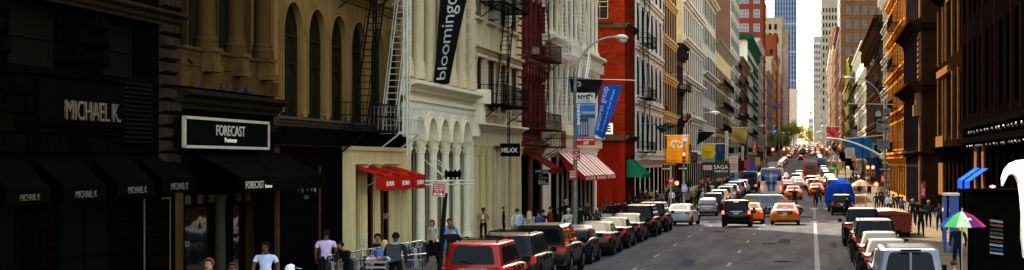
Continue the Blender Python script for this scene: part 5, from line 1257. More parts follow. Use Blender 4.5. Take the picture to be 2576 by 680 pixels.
    if topper:
        mb = MB(); mb.smooth = True; loft(mb, [[(x, y, z) for x, z in ((W_*.92, 1.1), (W_*.8, 1.72), (W_*.7, 1.8), (-W_*.7, 1.8), (-W_*.8, 1.72), (-W_*.92, 1.1))] for y in (Y(.01), Y(.335))]); tp = mb.build('topper', paint_mat, t)
        panel('rear_window', (-W_*.78, Y(.01), 1.2), (W_*.78, Y(.01), 1.2), (W_*.68, Y(.01), 1.68), (-W_*.68, Y(.01), 1.68), (0, -.016, 0), par=t)
        for sx in (-1, 1): panel('side_window', (sx*W_*.9, Y(.05), 1.2), (sx*W_*.9, Y(.3), 1.2), (sx*W_*.81, Y(.3), 1.64), (sx*W_*.81, Y(.05), 1.64), (sx*.014, 0, 0), par=t)
    return t
PROT = []
def place(o, X, Zrear, kind, rz=0., label=None, group=None, pm=None):
    L_ = SP[kind]['L'] if kind in SP else kind if isinstance(kind, float) else 5
    y = Zrear+L_/2*math.cos(rz); e = L_*.35
    o.location = (X, y, zr(y)); o.rotation_euler = (math.atan2(zr(y+e)-zr(y-e), 2*e), 0, rz)
    if label: o['label'] = label
    if group: o['group'] = group
    if pm:
        for ch in o.children:
            if ch.name.split('.')[0] in ('body', 'cabin', 'bumper') and len(ch.material_slots):
                ch.material_slots[0].link = 'OBJECT'; ch.material_slots[0].material = pm
    return o
P_ = dict(red=paint('paint_red', (.3, .008, .005)), blk=paint('paint_black', (.003, .003, .0035)), dgr=paint('paint_dark_green', (.012, .014, .011)), dk=paint('paint_charcoal', (.010, .010, .011)),
  brz=paint('paint_bronze', (.018, .014, .01)), wht=paint('paint_white', (.46, .46, .5), .0), sil=paint('paint_silver', (.14, .14, .17), .3), yel=paint('paint_taxi_orange', (.62, .14, .004), 0), ylw=paint('paint_dull_orange', (.5, .12, .01), 0),
  blu=paint('paint_navy', (.02, .035, .09)), crm=paint('paint_cream', (.5, .44, .33)), mar=paint('paint_maroon', (.16, .015, .02)))
place(build_car('suv', 'parked_suv', 'bright red car with roof rails nearest the camera at the left kerb', P_['red'], group='cars parked at the left kerb', cat='car'), -9.5, 50, 'suv')
place(build_car('suv', 'parked_suv', 'dark charcoal station car with roof rails right behind the red one', P_['dk'], group='cars parked at the left kerb'), -9.55, 56, 'suv')
place(build_car('pickup', 'pickup_truck', 'black pickup truck with a topper, third from the camera at the left kerb', P_['brz'], topper=True, group='cars parked at the left kerb', cat='pickup'), -9.5, 62.3, 'pickup')
place(build_car('beetle', 'parked_hatchback', 'dark rounded car with curved roof just beyond the pickup', P_['dk'], group='cars parked at the left kerb'), -9.5, 69.6, 'beetle')
s1 = place(build_car('sedan', 'parked_sedan', 'dark bronze sedan with large red tail lights, nearest of the low sedans', P_['brz'], group='cars parked at the left kerb'), -9.4, 76, 'sedan')
place(build_car('sedan', 'parked_sedan', 'black sedan with bright blue sky reflection across its rear window at the left kerb', P_['blk'], group='cars parked at the left kerb'), -9.4, 82.3, 'sedan')
place(copy_tree(s1), -9.4, 88.8, 'sedan', label='small dark sedan half hidden before the parked black tall car', pm=P_['dk'])
place(build_car('suv', 'parked_suv', 'big black parked car with roof rack and orange red tail lights near the crossing', P_['blk'], group='cars parked at the left kerb'), -9.35, 96, 'suv')
place(build_car('suv', 'parked_suv', 'dark car with pale roof line, last at the left kerb before the crossing', P_['dk'], group='cars parked at the left kerb'), -9.3, 103, 'suv')
place(build_car('sedan', 'white_sedan', 'white sedan waiting at the left by the crossing', P_['wht'], group=None), -8.75, 118.5, 'sedan', rz=-.10)
place(build_car('suv', 'black_suv', 'large black car with glowing brake lights waiting at the crossing', P_['blk'], brake=True), -4.85, 114, 'suv')
tx = place(build_car('taxi', 'taxi', 'orange taxi half hidden behind the large black car at the crossing', P_['yel'], brake=True, roofsign=True, cat='taxi', group='taxis in the street'), -4.35, 123, 'taxi')
place(copy_tree(tx), -1.82, 119.5, 'taxi', label='orange taxi seen squarely from behind at the crossing, in front of the silver van')
vn = build_car('van', 'silver_minivan', 'silver minivan crossing the street sideways behind the taxis', P_['sil'], cat='van'); vn.location = (-3.2, 148, zr(148)); vn.rotation_euler = (0, 0, -math.pi/2)
place(build_car('beetle', 'rounded_car', 'silver rounded compact car just past the crossing on the left', P_['sil']), -8.8, 149, 'beetle', rz=.02)
place(build_car('van', 'grey_van', 'silver grey van with ribbed roof nearest the camera at the right kerb', P_['sil'], ribs=True, plate=False, cat='van', group='cars parked at the right kerb'), 2.48, 45, 'van')
for ch in [o for o in bpy.data.objects if o.get('label', '').startswith('silver grey van')][0].children: pass
for i, (k, p, z, lb) in enumerate((('sedan', 'sil', 51.6, 'silver roofed sedan directly beyond the grey van'), ('sedan', 'blk', 58, 'black sedan second beyond the grey van'), ('sedan', 'dk', 64.3, 'charcoal sedan third beyond the grey van'), ('suv', 'dgr', 70.6, 'dark green grey car fourth beyond the grey van'), ('sedan', 'blk', 77, 'black sedan just before the pickup at the right kerb'))):
    place(build_car(k, 'parked_sedan' if k == 'sedan' else 'parked_suv', lb, P_[p], group='cars parked at the right kerb'), 2.5, z, k)
place(build_car('pickup', 'pickup_truck', 'dark pickup with pale roof, farthest of the parked row at the right kerb', P_['dk'], cat='pickup', group='cars parked at the right kerb'), 2.45, 84.5, 'pickup')
place(build_car('suv', 'black_suv', 'black car stopped right of the crossing in front of the blue tarpaulin load', P_['blk']), 2.55, 151, 'suv')
# red slatted container behind the right cars
t = thing('slatted_container', 'red brown container with slatted side standing at the right kerb', 'container', (4.1, 96, zr(96)))
mb = MB(); z0 = .1; mb.hexa([(2.9, 93, .35), (5.1, 93, .35), (5.1, 99, .35), (2.9, 99, .35), (2.8, 92.6, 1.3), (5.2, 92.6, 1.3), (5.2, 99.4, 1.3), (2.8, 99.4, 1.3)]); mb.build('body', plain('red_slats_dark', (.16, .02, .012), .5, 0, .4, 3), t)
mb = MB()
for k in range(7): mb.box(2.82, 5.18, 92.5, 92.6, .42+k*.12, .5+k*.12)
mb.build('slats', plain('red_slats', (.3, .018, .006), .4, 0, .3, 4, coat=.4), t)
mb = MB(); mb.smooth = False; mb.prism([(2.7, 1.3), (5.25, 1.3), (5.0, 1.42), (4.2, 1.52), (3.4, 1.48)], 92.6, 99.4, lambda p, q, d: (p, d, q)); mb.build('cover', plain('brown_cover', (.2, .03, .008), .5, 0, .4, 2, coat=.3), t)
mb = MB()
for y in (94, 98):
    for x in (3.0, 5.0): mb.cyl((x-.1, y, .3), (x+.1, y, .3), .3, n=14)
mb.build('wheels', M['rubber'], t)
# tarpaulin truck
t = thing('tarpaulin_truck', 'truck with a bulging bright blue tarpaulin load stopped on the right lane', 'truck', (2.5, 163, zr(163))); g = zr(163)
mb = MB(); mb.smooth = True
loft(mb, [[(2.5+1.3*s_*(math.cos(a)**1 if True else 0)*(1.0+.07*math.sin(5*a+y*1.7)), y, g+.75+2.0*e*(abs(math.sin(a))**.65)+.11*math.sin(4*a+y*2.3)+.06*math.sin(11*a+y*3)) for a in [math.pi*k/14 for k in range(15)]] + [(2.5-1.2*s_, y, g+.6), (2.5+1.2*s_, y, g+.6)] for y, s_, e in ((160, .75, .6), (160.25, .97, .9), (161, 1.0, 1.05), (163, 1.02, 1.0), (165, 1.0, 1.06), (166.2, .95, .9), (166.5, .7, .6))])
mb.build('tarpaulin', plain('blue_tarp', (.006, .032, .27), .7, 0, .4, 1.5, .9, 1.6, spec=0), t)
mb = MB()
for x_ in (1.6, 2.5, 3.3): mb.tube([(x_, 159.9, g+.7), (x_, 159.86, g+1.5), (x_, 160.05, g+2.2)], .025, 5)
mb.build('straps', M['black'], t)
mb = MB(); mb.box(1.3, 3.7, 160.3, 168.5, g+.4, g+.72); mb.box(1.4, 3.6, 166.8, 168.6, g+.7, g+2.2); mb.build('chassis', M['dgrey'], t)
for x in (1.45, 3.4):
    for y in (161.5, 167.3): mb = MB(); mb.cyl((x, y, g+.42), (x+.25, y, g+.42), .42, n=16); mb.build('wheel', M['rubber'], t)
# coach
Zb = 212; X = -4.85; g = zr(Zb+3)
t = thing('coach', 'white and blue coach driving away from the camera in the left lane', 'bus', (X, Zb+6, g)); 
mb = MB(); mb.smooth = True; sec = [(-1.28, .35), (-1.3, 1.0), (-1.3, 3.0), (-1.15, 3.3), (1.15, 3.3), (1.3, 3.0), (1.3, 1.0), (1.28, .35)]
loft(mb, [[(X+a*.97, Zb, g+.02+z) for a, z in sec], [(X+a, Zb+.15, g+z) for a, z in sec], [(X+a, Zb+12, g+z) for a, z in sec]]); mb.build('body', plain('coach_cream', (.72, .68, .56), .4, 0, .1, coat=.6), t)
bl = plain('coach_blue', (.02, .11, .4), .35, 0, .2, 2, coat=.6); y_ = Zb-.02
mb = MB(); mb.prism([(X-1.15, g+3.15), (X+1.15, g+3.15), (X+.95, g+2.3), (X+.5, g+1.75), (X+.42, g+.55), (X-.42, g+.55), (X-.5, g+1.75), (X-.95, g+2.3)], y_-.03, y_+.05, lambda p, q, d: (p, d, q)); mb.build('rear_panel', bl, t)
mb = MB(); mb.box(X-.16, X+.16, y_-.045, y_, g+.6, g+3.0); mb.build('pale_stripe', plain('coach_pale_blue', (.25, .45, .6), .4, 0, .3), t)
for s_ in (-1, 1):
    mb = MB(); mb.prism([(X+s_*1.2, g+3.1), (X+s_*1.18, g+1.8), (X+s_*.6, g+1.8), (X+s_*1.0, g+2.4)], y_-.02, y_+.04, lambda p, q, d: (p, d, q)); mb.build('rear_window', M['black'], t)
    mb = MB(); mb.box(X+s_*1.13-.12, X+s_*1.13+.12, y_-.05, y_+.05, g+.75, g+1.15); mb.build('tail_light', M['brake'], t)
    mb = MB(); mb.box(X+s_*1.31-.01, X+s_*1.31+.01, Zb+.8, Zb+11.5, g+1.7, g+2.8); mb.build('side_windows', M['cglass'], t)
    for yy in (Zb+2.5, Zb+9.8): mb = MB(); mb.cyl((X+s_*1.05, yy, g+.5), (X+s_*1.32, yy, g+.5), .5, n=16); mb.build('wheel', M['rubber'], t)
mb = MB()
for k in range(4): mb.box(X-.7, X+.7, y_-.06, y_, g+1.36+k*.09, g+1.41+k*.09)
mb.build('engine_grille', M['black'], t)
text_part(t, 'ACADEMY', planefn((X-.8, y_-.04, g+2.25), (1, 0, 0), (0, 0, 1), (0, -1, 0), 1.6, .32, .02), M['letter'])
mb = MB(); mb.prism([(X+.45*math.cos(k*.6), g+2.85+.1*math.sin(k*.6)) for k in range(10)], y_-.06, y_, lambda p, q, d: (p, d, q)); mb.build('red_emblem', M['red'], t)
mb = MB(); mb.box(X-.9, X+.9, y_-.08, y_+.1, g+.32, g+.5); mb.build('bumper', M['alloy'], t)
def box_truck(name, label, X, Z, w_, h, L_, m_, m2, lights=True, text=None):
    g = zr(Z+L_/2); t = thing(name, label, 'truck', (X, Z+L_/2, g)); mb = MB(); mb.smooth = False
    q = w_/2
    mb.prism([(-q, .7), (-q, h-.15), (-q+.15, h), (q-.15, h), (q, h-.15), (q, .7)], Z, Z+L_*.72, lambda p, z, d: (X+p, d, g+z)); mb.build('box', m_, t)
    mb = MB(); mb.prism([(-q*.9, .5), (-q*.9, h*.8), (q*.9, h*.8), (q*.9, .5)], Z+L_*.74, Z+L_, lambda p, z, d: (X+p, d, g+z)); mb.build('cab', m2, t)
    mb = MB(); mb.box(X-q*.85, X+q*.85, Z-.02, Z, g+1.0, g+h*.62); mb.box(X-q*.8, X+q*.8, Z-.1, Z+L_, g+.45, g+.7); mb.build('tailgate', m2, t)
    mb = MB(); mb.box(X-q*.7, X+q*.7, Z-.03, Z-.019, g+h*.66, g+h*.88); mb.build('rear_window', M['cglass'], t)
    for s_ in (-1, 1):
        for yy in (Z+1.2, Z+L_*.86): mb = MB(); mb.cyl((X+s_*q*.75, yy, g+.45), (X+s_*q*.98, yy, g+.45), .45, n=12); mb.build('wheel', M['rubber'], t)
        mb = MB(); mb.box(X+s_*q*.85-.1, X+s_*q*.85+.1, Z-.05, Z+.02, g+.75, g+1.0); mb.build('tail_light', M['brake'], t)
    return t
rdt = plain('truck_red', (.5, .03, .015), .4, 0, .2, coat=.5)
box_truck('fire_truck', 'red fire truck among the stopped traffic mid street', -.3, 318, 2.5, 3.3, 9, rdt, P_['mar'])
box_truck('blue_truck', 'bright blue box truck in the right lane ahead of the fire truck', 2.3, 452, 2.5, 3.2, 8, plain('truck_blue', (.02, .16, .65), .4, 0, .1, coat=.5), P_['blk'])
box_truck('brown_truck', 'maroon brown box truck far up the rise in the left lane', -3.6, 690, 2.5, 3.2, 8, plain('truck_maroon', (.2, .03, .03), .5), P_['blk'])
box_truck('dark_blue_van', 'dark blue box van parked left of the coach', -8.2, 232, 2.1, 2.7, 6, P_['blu'], P_['blk'])
# traffic and parked rows farther on: copies of a few prototypes
pro = {}
def cp(kind, pm, X, Z, label, group, brake=False, cat='car', name=None, ts=False):
    k = (kind, brake, ts)
    if k not in pro: pro[k] = build_car(kind, 'car', 'car', P_['sil'], brake=brake, far=True, roofsign=ts)
    c = copy_tree(pro[k]); base = {'sedan': 'sedan', 'suv': 'tall_car', 'van': 'van', 'taxi': 'taxi', 'pickup': 'pickup_truck'}[kind]
    c.name = name or base; c['category'] = 'taxi' if kind == 'taxi' else 'van' if kind == 'van' else cat
    place(c, X, Z, kind, label=label, group=group, pm=P_[pm]); return c
cn = dict(red='red', blk='black', dgr='dark green', dk='charcoal', brz='bronze', wht='white', sil='silver', yel='orange', blu='navy', crm='cream', mar='maroon', ylw='dull orange')
z = 157.5; i = 0
seq = [('suv','dk'),('sedan','wht'),('suv','crm'),('sedan','blk'),('van','wht'),('sedan','sil'),('suv','blu'),('sedan','wht'),('van','sil'),('suv','blk'),('sedan','crm'),('suv','wht')]
while z < 600:
    k, p = seq[i % 12] if i < 24 else (rnd.choice(['sedan', 'suv', 'van', 'sedan']), rnd.choice(['blk', 'dk', 'wht', 'sil', 'blu', 'mar', 'blk']))
    if not any(a-2 < z < b+1 for a, b in CROSS[1:]) and not (226 < z < 240):
        near = i < 9
        lb = ('%s %s, %s in the parked row beyond the crossing on the left' % (cn[p], {'sedan': 'sedan', 'suv': 'tall car', 'van': 'van'}[k], ['first', 'second', 'third', 'fourth', 'fifth', 'sixth', 'seventh', 'eighth', 'ninth'][i])) if near else '%s %s parked in the distant left row up the street' % (cn[p], {'sedan': 'sedan', 'suv': 'tall car', 'van': 'van'}[k])
        cp(k, p, -8.9+rnd.uniform(-.12, .12), z, lb, 'cars parked beyond the crossing on the left' if near else 'distant %s %ss parked up the left side' % (cn[p], k))
    z += SP[k]['L']+rnd.uniform(.9, 1.9); i += 1
for (k, p, X, Z, br, lb) in (('taxi', 'yel', -2.1, 198, True, 'orange taxi with brake lights right of the coach, nearest in its queue'), ('taxi', 'yel', .5, 214, True, 'orange taxi ahead of and right of the nearest queued taxi'), ('suv', 'sil', .25, 232, True, 'silver tall car in the right lane ahead of the queued taxis'),
    ('sedan', 'mar', -3.4, 244, True, 'dark red car between the coach and the queued taxis'), ('sedan', 'wht', -1.9, 262, True, 'white sedan in the queue ahead of the dark red car'), ('suv', 'wht', -4.6, 268, False, 'white tall car in the left lane ahead of the coach'), ('taxi', 'yel', .9, 276, True, 'orange taxi in the right lane below the fire truck'),
    ('sedan', 'sil', -2.3, 284, True, 'silver sedan mid street just below the fire truck'), ('sedan', 'blk', -4.9, 290, True, 'black sedan in the left lane of the dense queue'), ('suv', 'sil', -2.8, 303, False, 'silver tall car beside the fire truck'), ('sedan', 'wht', -5.2, 310, False, 'white sedan far ahead in the left lane of the queue'), ('sedan', 'red', .8, 298, True, 'bright red sedan right under the fire truck'),
    ('suv', 'blk', 2.7, 186, False, 'black tall car at the right lane beyond the blue tarpaulin truck'), ('van', 'wht', 2.8, 200, False, 'white van beyond the blue tarpaulin truck'), ('sedan', 'dk', 2.8, 214, False, 'charcoal sedan at the right beyond the white van'),
    ('suv', 'blk', -3.9, 620, True, 'lone black tall car with red lights climbing the empty stretch'), ('sedan', 'dk', .0, 730, False, 'dark sedan alone in the middle lane beyond the far crossing')):
    cp(k, p, X, Z, lb, None, brake=br, ts=(k == 'taxi'))
z = 222
while z < 640:
    if not any(a-6 < z < b+1 for a, b in CROSS[1:]) and not 446 < z < 466:
        k = rnd.choice(['sedan', 'suv', 'van']); p = rnd.choice(['blk', 'dk', 'sil', 'wht', 'blu'])
        cp(k, p, 2.75+rnd.uniform(-.1, .1), z, '%s %s parked in the right row beyond the crossing' % (cn[p], {'sedan': 'sedan', 'suv': 'tall car', 'van': 'van'}[k]), '%s %ss parked along the far right kerb' % (cn[p], k))
    z += 6.8
for X_ in (-8.8, -5.6, -2.6, .4, 2.7):
    z = 658+rnd.uniform(0, 12) if abs(X_) > 8 or X_ == 2.7 else 770+rnd.uniform(0, 25)
    while z < 1250:
        if not 895 < z < 922:
            k = rnd.choice(['sedan', 'suv', 'van', 'sedan', 'taxi']); p = rnd.choice(['blk', 'dk', 'sil', 'wht', 'red', 'yel', 'wht', 'blk']) if k != 'taxi' else 'yel'
            cp(k, p, X_+rnd.uniform(-.2, .2), z, 'tiny %s %s in the distant traffic at the top of the rise' % (cn[p], {'sedan': 'sedan', 'suv': 'tall car', 'van': 'van', 'taxi': 'taxi'}[k]), 'distant %s %s in far traffic' % (cn[p], k), brake=rnd.random() < .2, ts=(k == 'taxi'))
        z += 11+rnd.uniform(0, 9)+(8 if z > 900 else 0)
for X_, z0 in ((-5.3, 322), (-2.5, 330), (-.1, 334), (-5.1, 240), (-.2, 250), (-2.6, 270)):
    z = z0
    for k_ in range(3 if z0 > 300 else 4):
        if not (X_ > -1 and 312 < z < 332):
            k = rnd.choice(['sedan', 'suv', 'taxi', 'sedan']); p = rnd.choice(['blk', 'wht', 'sil', 'red', 'wht']) if k != 'taxi' else 'yel'
            cp(k, p, X_, z, '%s %s deep in the queue around the fire truck' % (cn[p], {'sedan': 'sedan', 'suv': 'tall car', 'taxi': 'taxi'}[k]), '%s %s in the dense queue' % (cn[p], k), brake=rnd.random() < .5, ts=(k == 'taxi'))
        z += 17 if z0 < 300 else 8
for o in pro.values(): drop(o)
# ================================================================ PEOPLE
def hair_mesh(J, kind):
    h = Vector(J['hd']); mb = MB(); mb.smooth = True; n, m_ = 12, 8; vs = []; rx, ry, rz = .1, .118, .135
    for i in range(m_+1):
        ph = math.pi*i/m_
        for k in range(n):
            th = 2*math.pi*k/n; x, y, z = math.sin(ph)*math.cos(th), math.sin(ph)*math.sin(th), math.cos(ph)
            if y > .25 and z < .5: y = .25 if kind != 'bald' else .0
            if kind == 'short' and z < -.25: z = -.25; x *= .85
            if kind == 'bald' and z > .1: z = .1
            X_, Y_, Z_ = h.x+x*rx, h.y-.008+y*ry, h.z+.012+z*rz
            if kind == 'long' and z < 0: Z_ -= .16*(-z); X_ = h.x+x*rx*(1.0 if y < .2 else .9)+(.045*(1 if x > 0 else -1)*(-z)); Y_ -= .03
            if kind == 'bob' and z < 0: Z_ -= .05*(-z); X_ = h.x+x*rx*1.1
            vs.append((X_, Y_, Z_))
    fs = [(i*n+k, i*n+(k+1)%n, (i+1)*n+(k+1)%n, (i+1)*n+k) for i in range(m_) for k in range(n)]
    mb.add(vs, fs); 
    if kind == 'cap':
        mb.add([(h.x-.07, h.y+.1, h.z+.055), (h.x+.07, h.y+.1, h.z+.055), (h.x+.055, h.y+.19, h.z+.035), (h.x-.055, h.y+.19, h.z+.035), (h.x-.07, h.y+.1, h.z+.065), (h.x+.07, h.y+.1, h.z+.065), (h.x+.055, h.y+.19, h.z+.045), (h.x-.055, h.y+.19, h.z+.045)], [(0,3,2,1),(4,5,6,7),(0,1,5,4),(1,2,6,5),(2,3,7,6),(3,0,4,7)])
    return mb.mesh('hair', mats=[M['black']])
HM = {}
CL_ = {}
def cloth(c, r=.85):
    k = tuple(c)
    if k not in CL_: CL_[k] = plain('cloth_%d' % len(CL_), c, r, 0, .25, 6, .3, 8)
    return CL_[k]
SK = [plain('skin_light', (.42, .22, .14), .6, 0, .1), plain('skin_tan', (.28, .14, .08), .6, 0, .1), plain('skin_brown', (.12, .055, .03), .6, 0, .1)]
HR = dict(blk=plain('hair_black', (.012, .01, .008), .6), brn=plain('hair_brown', (.06, .028, .014), .6), red=plain('hair_auburn', (.14, .04, .02), .6), bld=plain('hair_blond', (.5, .34, .12), .6), gry=plain('hair_grey', (.35, .33, .3), .7), wht=plain('cap_white', (.7, .7, .72), .7))
K, Wt = (.012, .012, .014), (.62, .62, .64)
def person(X, Y, top, bot, label, rz=0, h=1.72, pose='stand', female=False, sleeves='long', skirt=False, hair='short', hc='blk', sk=0, shoe=K, extra=None, group=None, z=None):
    """rz=0 looks away from the camera, 180 towards it"""
    g = zr(Y)+(.152 if (X < CL or X > CR) else .003) if z is None else z
    t = thing('person', label, 'person', (X, Y, g), R(rz), group, origin=True); s = h/1.75; t.scale = (s*1.17, s*1.12, s)
    me, J = pmesh(pose, female, sleeves, skirt)
    o = bpy.data.objects.new('body', me); col.objects.link(o); o.parent = t
    for i, m_ in enumerate((SK[sk], cloth(top), cloth(bot), cloth(shoe))): o.material_slots[i].link = 'OBJECT'; o.material_slots[i].material = m_
    k = (pose, female, sleeves, skirt, hair)
    if k not in HM: HM[k] = hair_mesh(J, hair)
    ho = bpy.data.objects.new('cap' if hair == 'cap' else 'hair', HM[k]); col.objects.link(ho); ho.parent = t; ho.material_slots[0].link = 'OBJECT'; ho.material_slots[0].material = HR[hc]
    hd = Vector(J['hd'])
    mb = MB()
    for s_ in (-1, 1): mb.box(hd.x+s_*.032-.012, hd.x+s_*.032+.012, hd.y+.07, hd.y+.098, hd.z+.008, hd.z+.022)
    k2 = ('eyes', pose, female)
    if k2 not in HM: 
        mb.box(hd.x-.022, hd.x+.022, hd.y+.075, hd.y+.1, hd.z-.072, hd.z-.064); HM[k2] = mb.mesh('eyes', mats=[HR['blk']])
    e = bpy.data.objects.new('eyes', HM[k2]); col.objects.link(e); e.parent = t
    if extra: extra(t, J)
    return t
def add_box(nm, mat, x0, x1, y0, y1, z0, z1):
    def f(t, J): mb = MB(); mb.hexa([(x0,y0,z0),(x1,y0,z0),(x1,y1,z0),(x0,y1,z0),(x0*.9,y0,z1),(x1*.96,y0,z1),(x1*.96,y1,z1),(x0*.9,y1,z1)]); o = mb.build(nm, mat, t)
    return f
def both(*fs):
    def f(t, J):
        for q in fs: q(t, J)
    return f
def strap(mat):
    def f(t, J): mb = MB(); mb.tube([(.15, -.11, 1.46), (.05, -.14, 1.3), (-.1, -.14, 1.1), (-.18, -.11, .98)], .014, 5); mb.build('shoulder_strap', mat, t)
    return f
def bag(name, label, X, Y, z, w_, h, m_, rz=0):
    """a bag held by someone stays a thing of its own"""
    t = thing(name, label, 'bag', (X, Y, z), R(rz), origin=True); mb = MB()
    mb.hexa([(-w_/2,-.06,0),(w_/2,-.06,0),(w_/2,.06,0),(-w_/2,.06,0),(-w_*.44,-.03,h),(w_*.44,-.03,h),(w_*.44,.03,h),(-w_*.44,.03,h)]); mb.build('pouch', m_, t)
    mb = MB(); mb.tube([(-w_*.3, 0, h), (-w_*.25, 0, h+.25), (0, 0, h+.34), (w_*.25, 0, h+.25), (w_*.3, 0, h)], .012, 5); mb.build('handle', m_, t); return t
def A(x, y, h, Zg=None):   # where a head top at (x, y) of someone h tall stands on the pavement
    Z = (H-.15-h)*F/(y-HY) if Zg is None else Zg
    return PX(x, Z), Z
wh_ = (.55, .6, .85); lav = (.62, .45, .72)
X, Z = A(668, 614, 1.76); person(X, Z, wh_, K, 'man in a pale blue white t-shirt walking towards the camera before the dark shopfront', 176, 1.76, 'walk', sleeves='short', sk=2, hc='blk')
X, Z = A(820, 583, 1.78); person(X, Z, lav, K, 'man in a lilac t-shirt seen from behind beside the clothes rack', 8, 1.78, 'stand', sleeves='short', sk=2)
X, Z = A(527, 655, 1.75); person(X, Z, (.05,.05,.06), K, 'man with reddish brown hair, only his head above the bottom edge', 170, 1.75, 'walk', hc='red', sk=0)
X, Z = A(588, 666, 1.7); person(X, Z, K, K, 'dark haired person in sunglasses, head just above the bottom edge', 168, 1.7, 'walk2', hc='brn', sk=1, extra=lambda t, J: (lambda mb: (mb.box(-.07, .07, .1, .14, 1.65, 1.685), mb.build('sunglasses', M['black'], t)))(MB()))
X, Z = A(728, 672, 1.72); person(X, Z, Wt, K, 'person in a white cap at the bottom edge between the two t-shirt men', -40, 1.72, 'walk', hair='cap', hc='wht', sk=1)
X, Z = A(995, 590, 1.78); person(X, Z, (.02,.02,.03), K, 'man in dark clothes with a black backpack standing beside the folded garments', 0, 1.78, 'stand', sk=2, extra=both(add_box('backpack', M['dgrey'], -.16, .16, -.3, -.13, 1.0, 1.42), add_box('collar', cloth((.3,.35,.5)), -.09, .09, -.09, .08, 1.44, 1.51)))
X, Z = A(876, 602, 1.66); person(X, Z, K, K, 'dark haired shopper behind the left end of the clothes rack', 150, 1.66, 'lean', hc='blk', sk=1)
X, Z = A(925, 598, 1.68); person(X-.1, Z+1.6, K, K, 'dark haired person behind the middle of the clothes rack', 190, 1.68, 'stand', hc='blk', sk=1)
X, Z = A(952, 601, 1.64); person(X, Z, (.1,.22,.45), K, 'light brown long haired woman in a denim jacket at the clothes rack', -20, 1.64, 'lean', True, hair='long', hc='bld', sk=0)
X, Z = A(1088, 557, 1.64); person(X, Z, (.5,.42,.33), K, 'auburn haired woman in a beige sweater and black trousers walking by the leaning sign post', 158, 1.64, 'walk2', True, hair='bob', hc='red', sk=0)
X, Z = A(1131, 553, 1.72); person(X, Z, (.12,.26,.7), (.1,.22,.55), 'man in a blue shirt and jeans walking by the white columns', 186, 1.72, 'walk', hc='brn', sk=1)
X, Z = A(1151, 567, 1.72); person(X, Z-1, K, K, 'person in a dark coat seen from behind, beside the man in blue', 12, 1.72, 'stand', hc='red', sk=0)
X, Z = A(1216, 528, 1.62, 88); person(X, Z, (.3,.16,.055), K, 'man in an open brown coat over white shirt standing before the fluted pilasters', 182, 1.6, 'hands', hc='blk', sk=2, extra=add_box('shirt_front', cloth(Wt), -.05, .055, .1, .14, .98, 1.42))
X, Z = A(1267, 519, 1.62, 93); person(X, Z, K, K, 'balding man in black standing side on by the cream doorway', -82, 1.62, 'stand', hair='bald', hc='red', sk=0)
X, Z = A(1301, 535, 1.64, 84); person(X, Z, (.6,.55,.68), (.15,.16,.2), 'woman in a lilac white top with a pale green shoulder bag', 10, 1.66, 'walk', True, hair='short', hc='brn', sk=0); bag('shoulder_bag', 'pale blue green bag on the shoulder of the woman in lilac', X+.25, Z-.12, .95, .36, .3, plain('aqua_bag', (.25, .5, .5), .6))
def strp(t, J):
    mb = MB()
    for k in range(6): mb.tube([(-.22, -.1, 1.0+k*.08), (0, -.135, 1.06+k*.08), (.22, -.1, 1.12+k*.08)], .017, 5)
    mb.build('white_stripes', cloth(Wt), t)
X, Z = A(1331, 543, 1.66, 79); person(X, Z, K, K, 'blonde woman in a black top with white diagonal stripes', 8, 1.66, 'walk2', True, hair='long', hc='bld', sk=0, extra=strp)
GL = 'people standing outside the oxblood and striped awning shops'
for (x, y, Z, top, lb, rz, kw) in (
  (1355, 533, 86, (.04,.07,.2), 'person in dark blue half hidden behind the blonde woman', 20, dict()), (1366, 532, 88, K, 'broad dark suited man right of the striped blonde woman', 5, dict()),
  (1384, 522, 92, (.35,.03,.02), 'person in dark red in the doorway of the oxblood building', -60, dict(hc='brn')), (1404, 527, 90, K, 'dark curly haired woman holding a white sheet of paper', 150, dict(female=True, hair='bob')),
  (1424, 503, 96, K, 'fair haired person in black raising a hand by the lamp post', -130, dict(hc='bld', pose='phone')), (1430, 527, 84, (.55,.5,.42), 'grey haired person in a cream jacket with a diagonal black strap', 5, dict(hc='gry', extra=strap(M['black']))),
  (1478, 507, 104, (.03,.028,.03), 'tall man in dark suit under the striped awnings', -170, dict()), (1460, 530, 98, K, 'dark figure just right of the lamp post', 30, dict()),
  (1500, 530, 92, (.05,.05,.055), 'vendor in a cap and grey jacket behind the picture stand', 178, dict(hair='cap', hc='wht', sk=2)), (1503, 548, 82, Wt, 'person with black hair in a white shirt near the parked sedans', 0, dict(pose='lean')),
  (1523, 496, 118, (.2,.08,.04), 'long brown haired woman at the corner before the red brick wall', 0, dict(female=True, hair='long', hc='red')), (1536, 505, 112, K, 'bald headed man with a blue bag at the corner', 0, dict(hair='bald', hc='red')),
  (1548, 508, 114, K, 'dark coated person second from the bald man at the corner', 10, dict()), (1556, 505, 116, K, 'person in black carrying a white bag at the corner', 0, dict(hc='brn')), (1573, 498, 122, K, 'close cropped man in black at the corner by the red wall', 0, dict(hc='blk')),
  (1588, 515, 124, (.02,.02,.02), 'dark figure beyond the close cropped man', -20, dict())):
    h = H-.15-(y-HY)*Z/F; h = min(1.85, max(1.5, h)); kw.setdefault('pose', 'stand'); person(PX(x, Z), Z, top, K, lb, rz, h, group=None, **kw)
# crossing pedestrians
for (x, Z, lb, rz, top, pose) in ((1999, 176, 'dark clothed pedestrian in the far crosswalk left of centre', 40, K, 'walk'), (2051, 172, 'thin dark pedestrian in the far crosswalk right of centre', 180, K, 'walk2'), (2061, 182, 'dark pedestrian just behind the thin one in the far crosswalk', 20, (.03,.03,.03), 'walk'),
    (2032, 480, 'tiny dark figure standing in the empty road beyond the fire truck', 0, K, 'stand'), (2131, 143, 'dark silhouette walking beside the parked row before the tarpaulin truck', 10, K, 'walk')):
    person(PX(x, Z), Z, top, K, lb, rz, 1.78, pose)
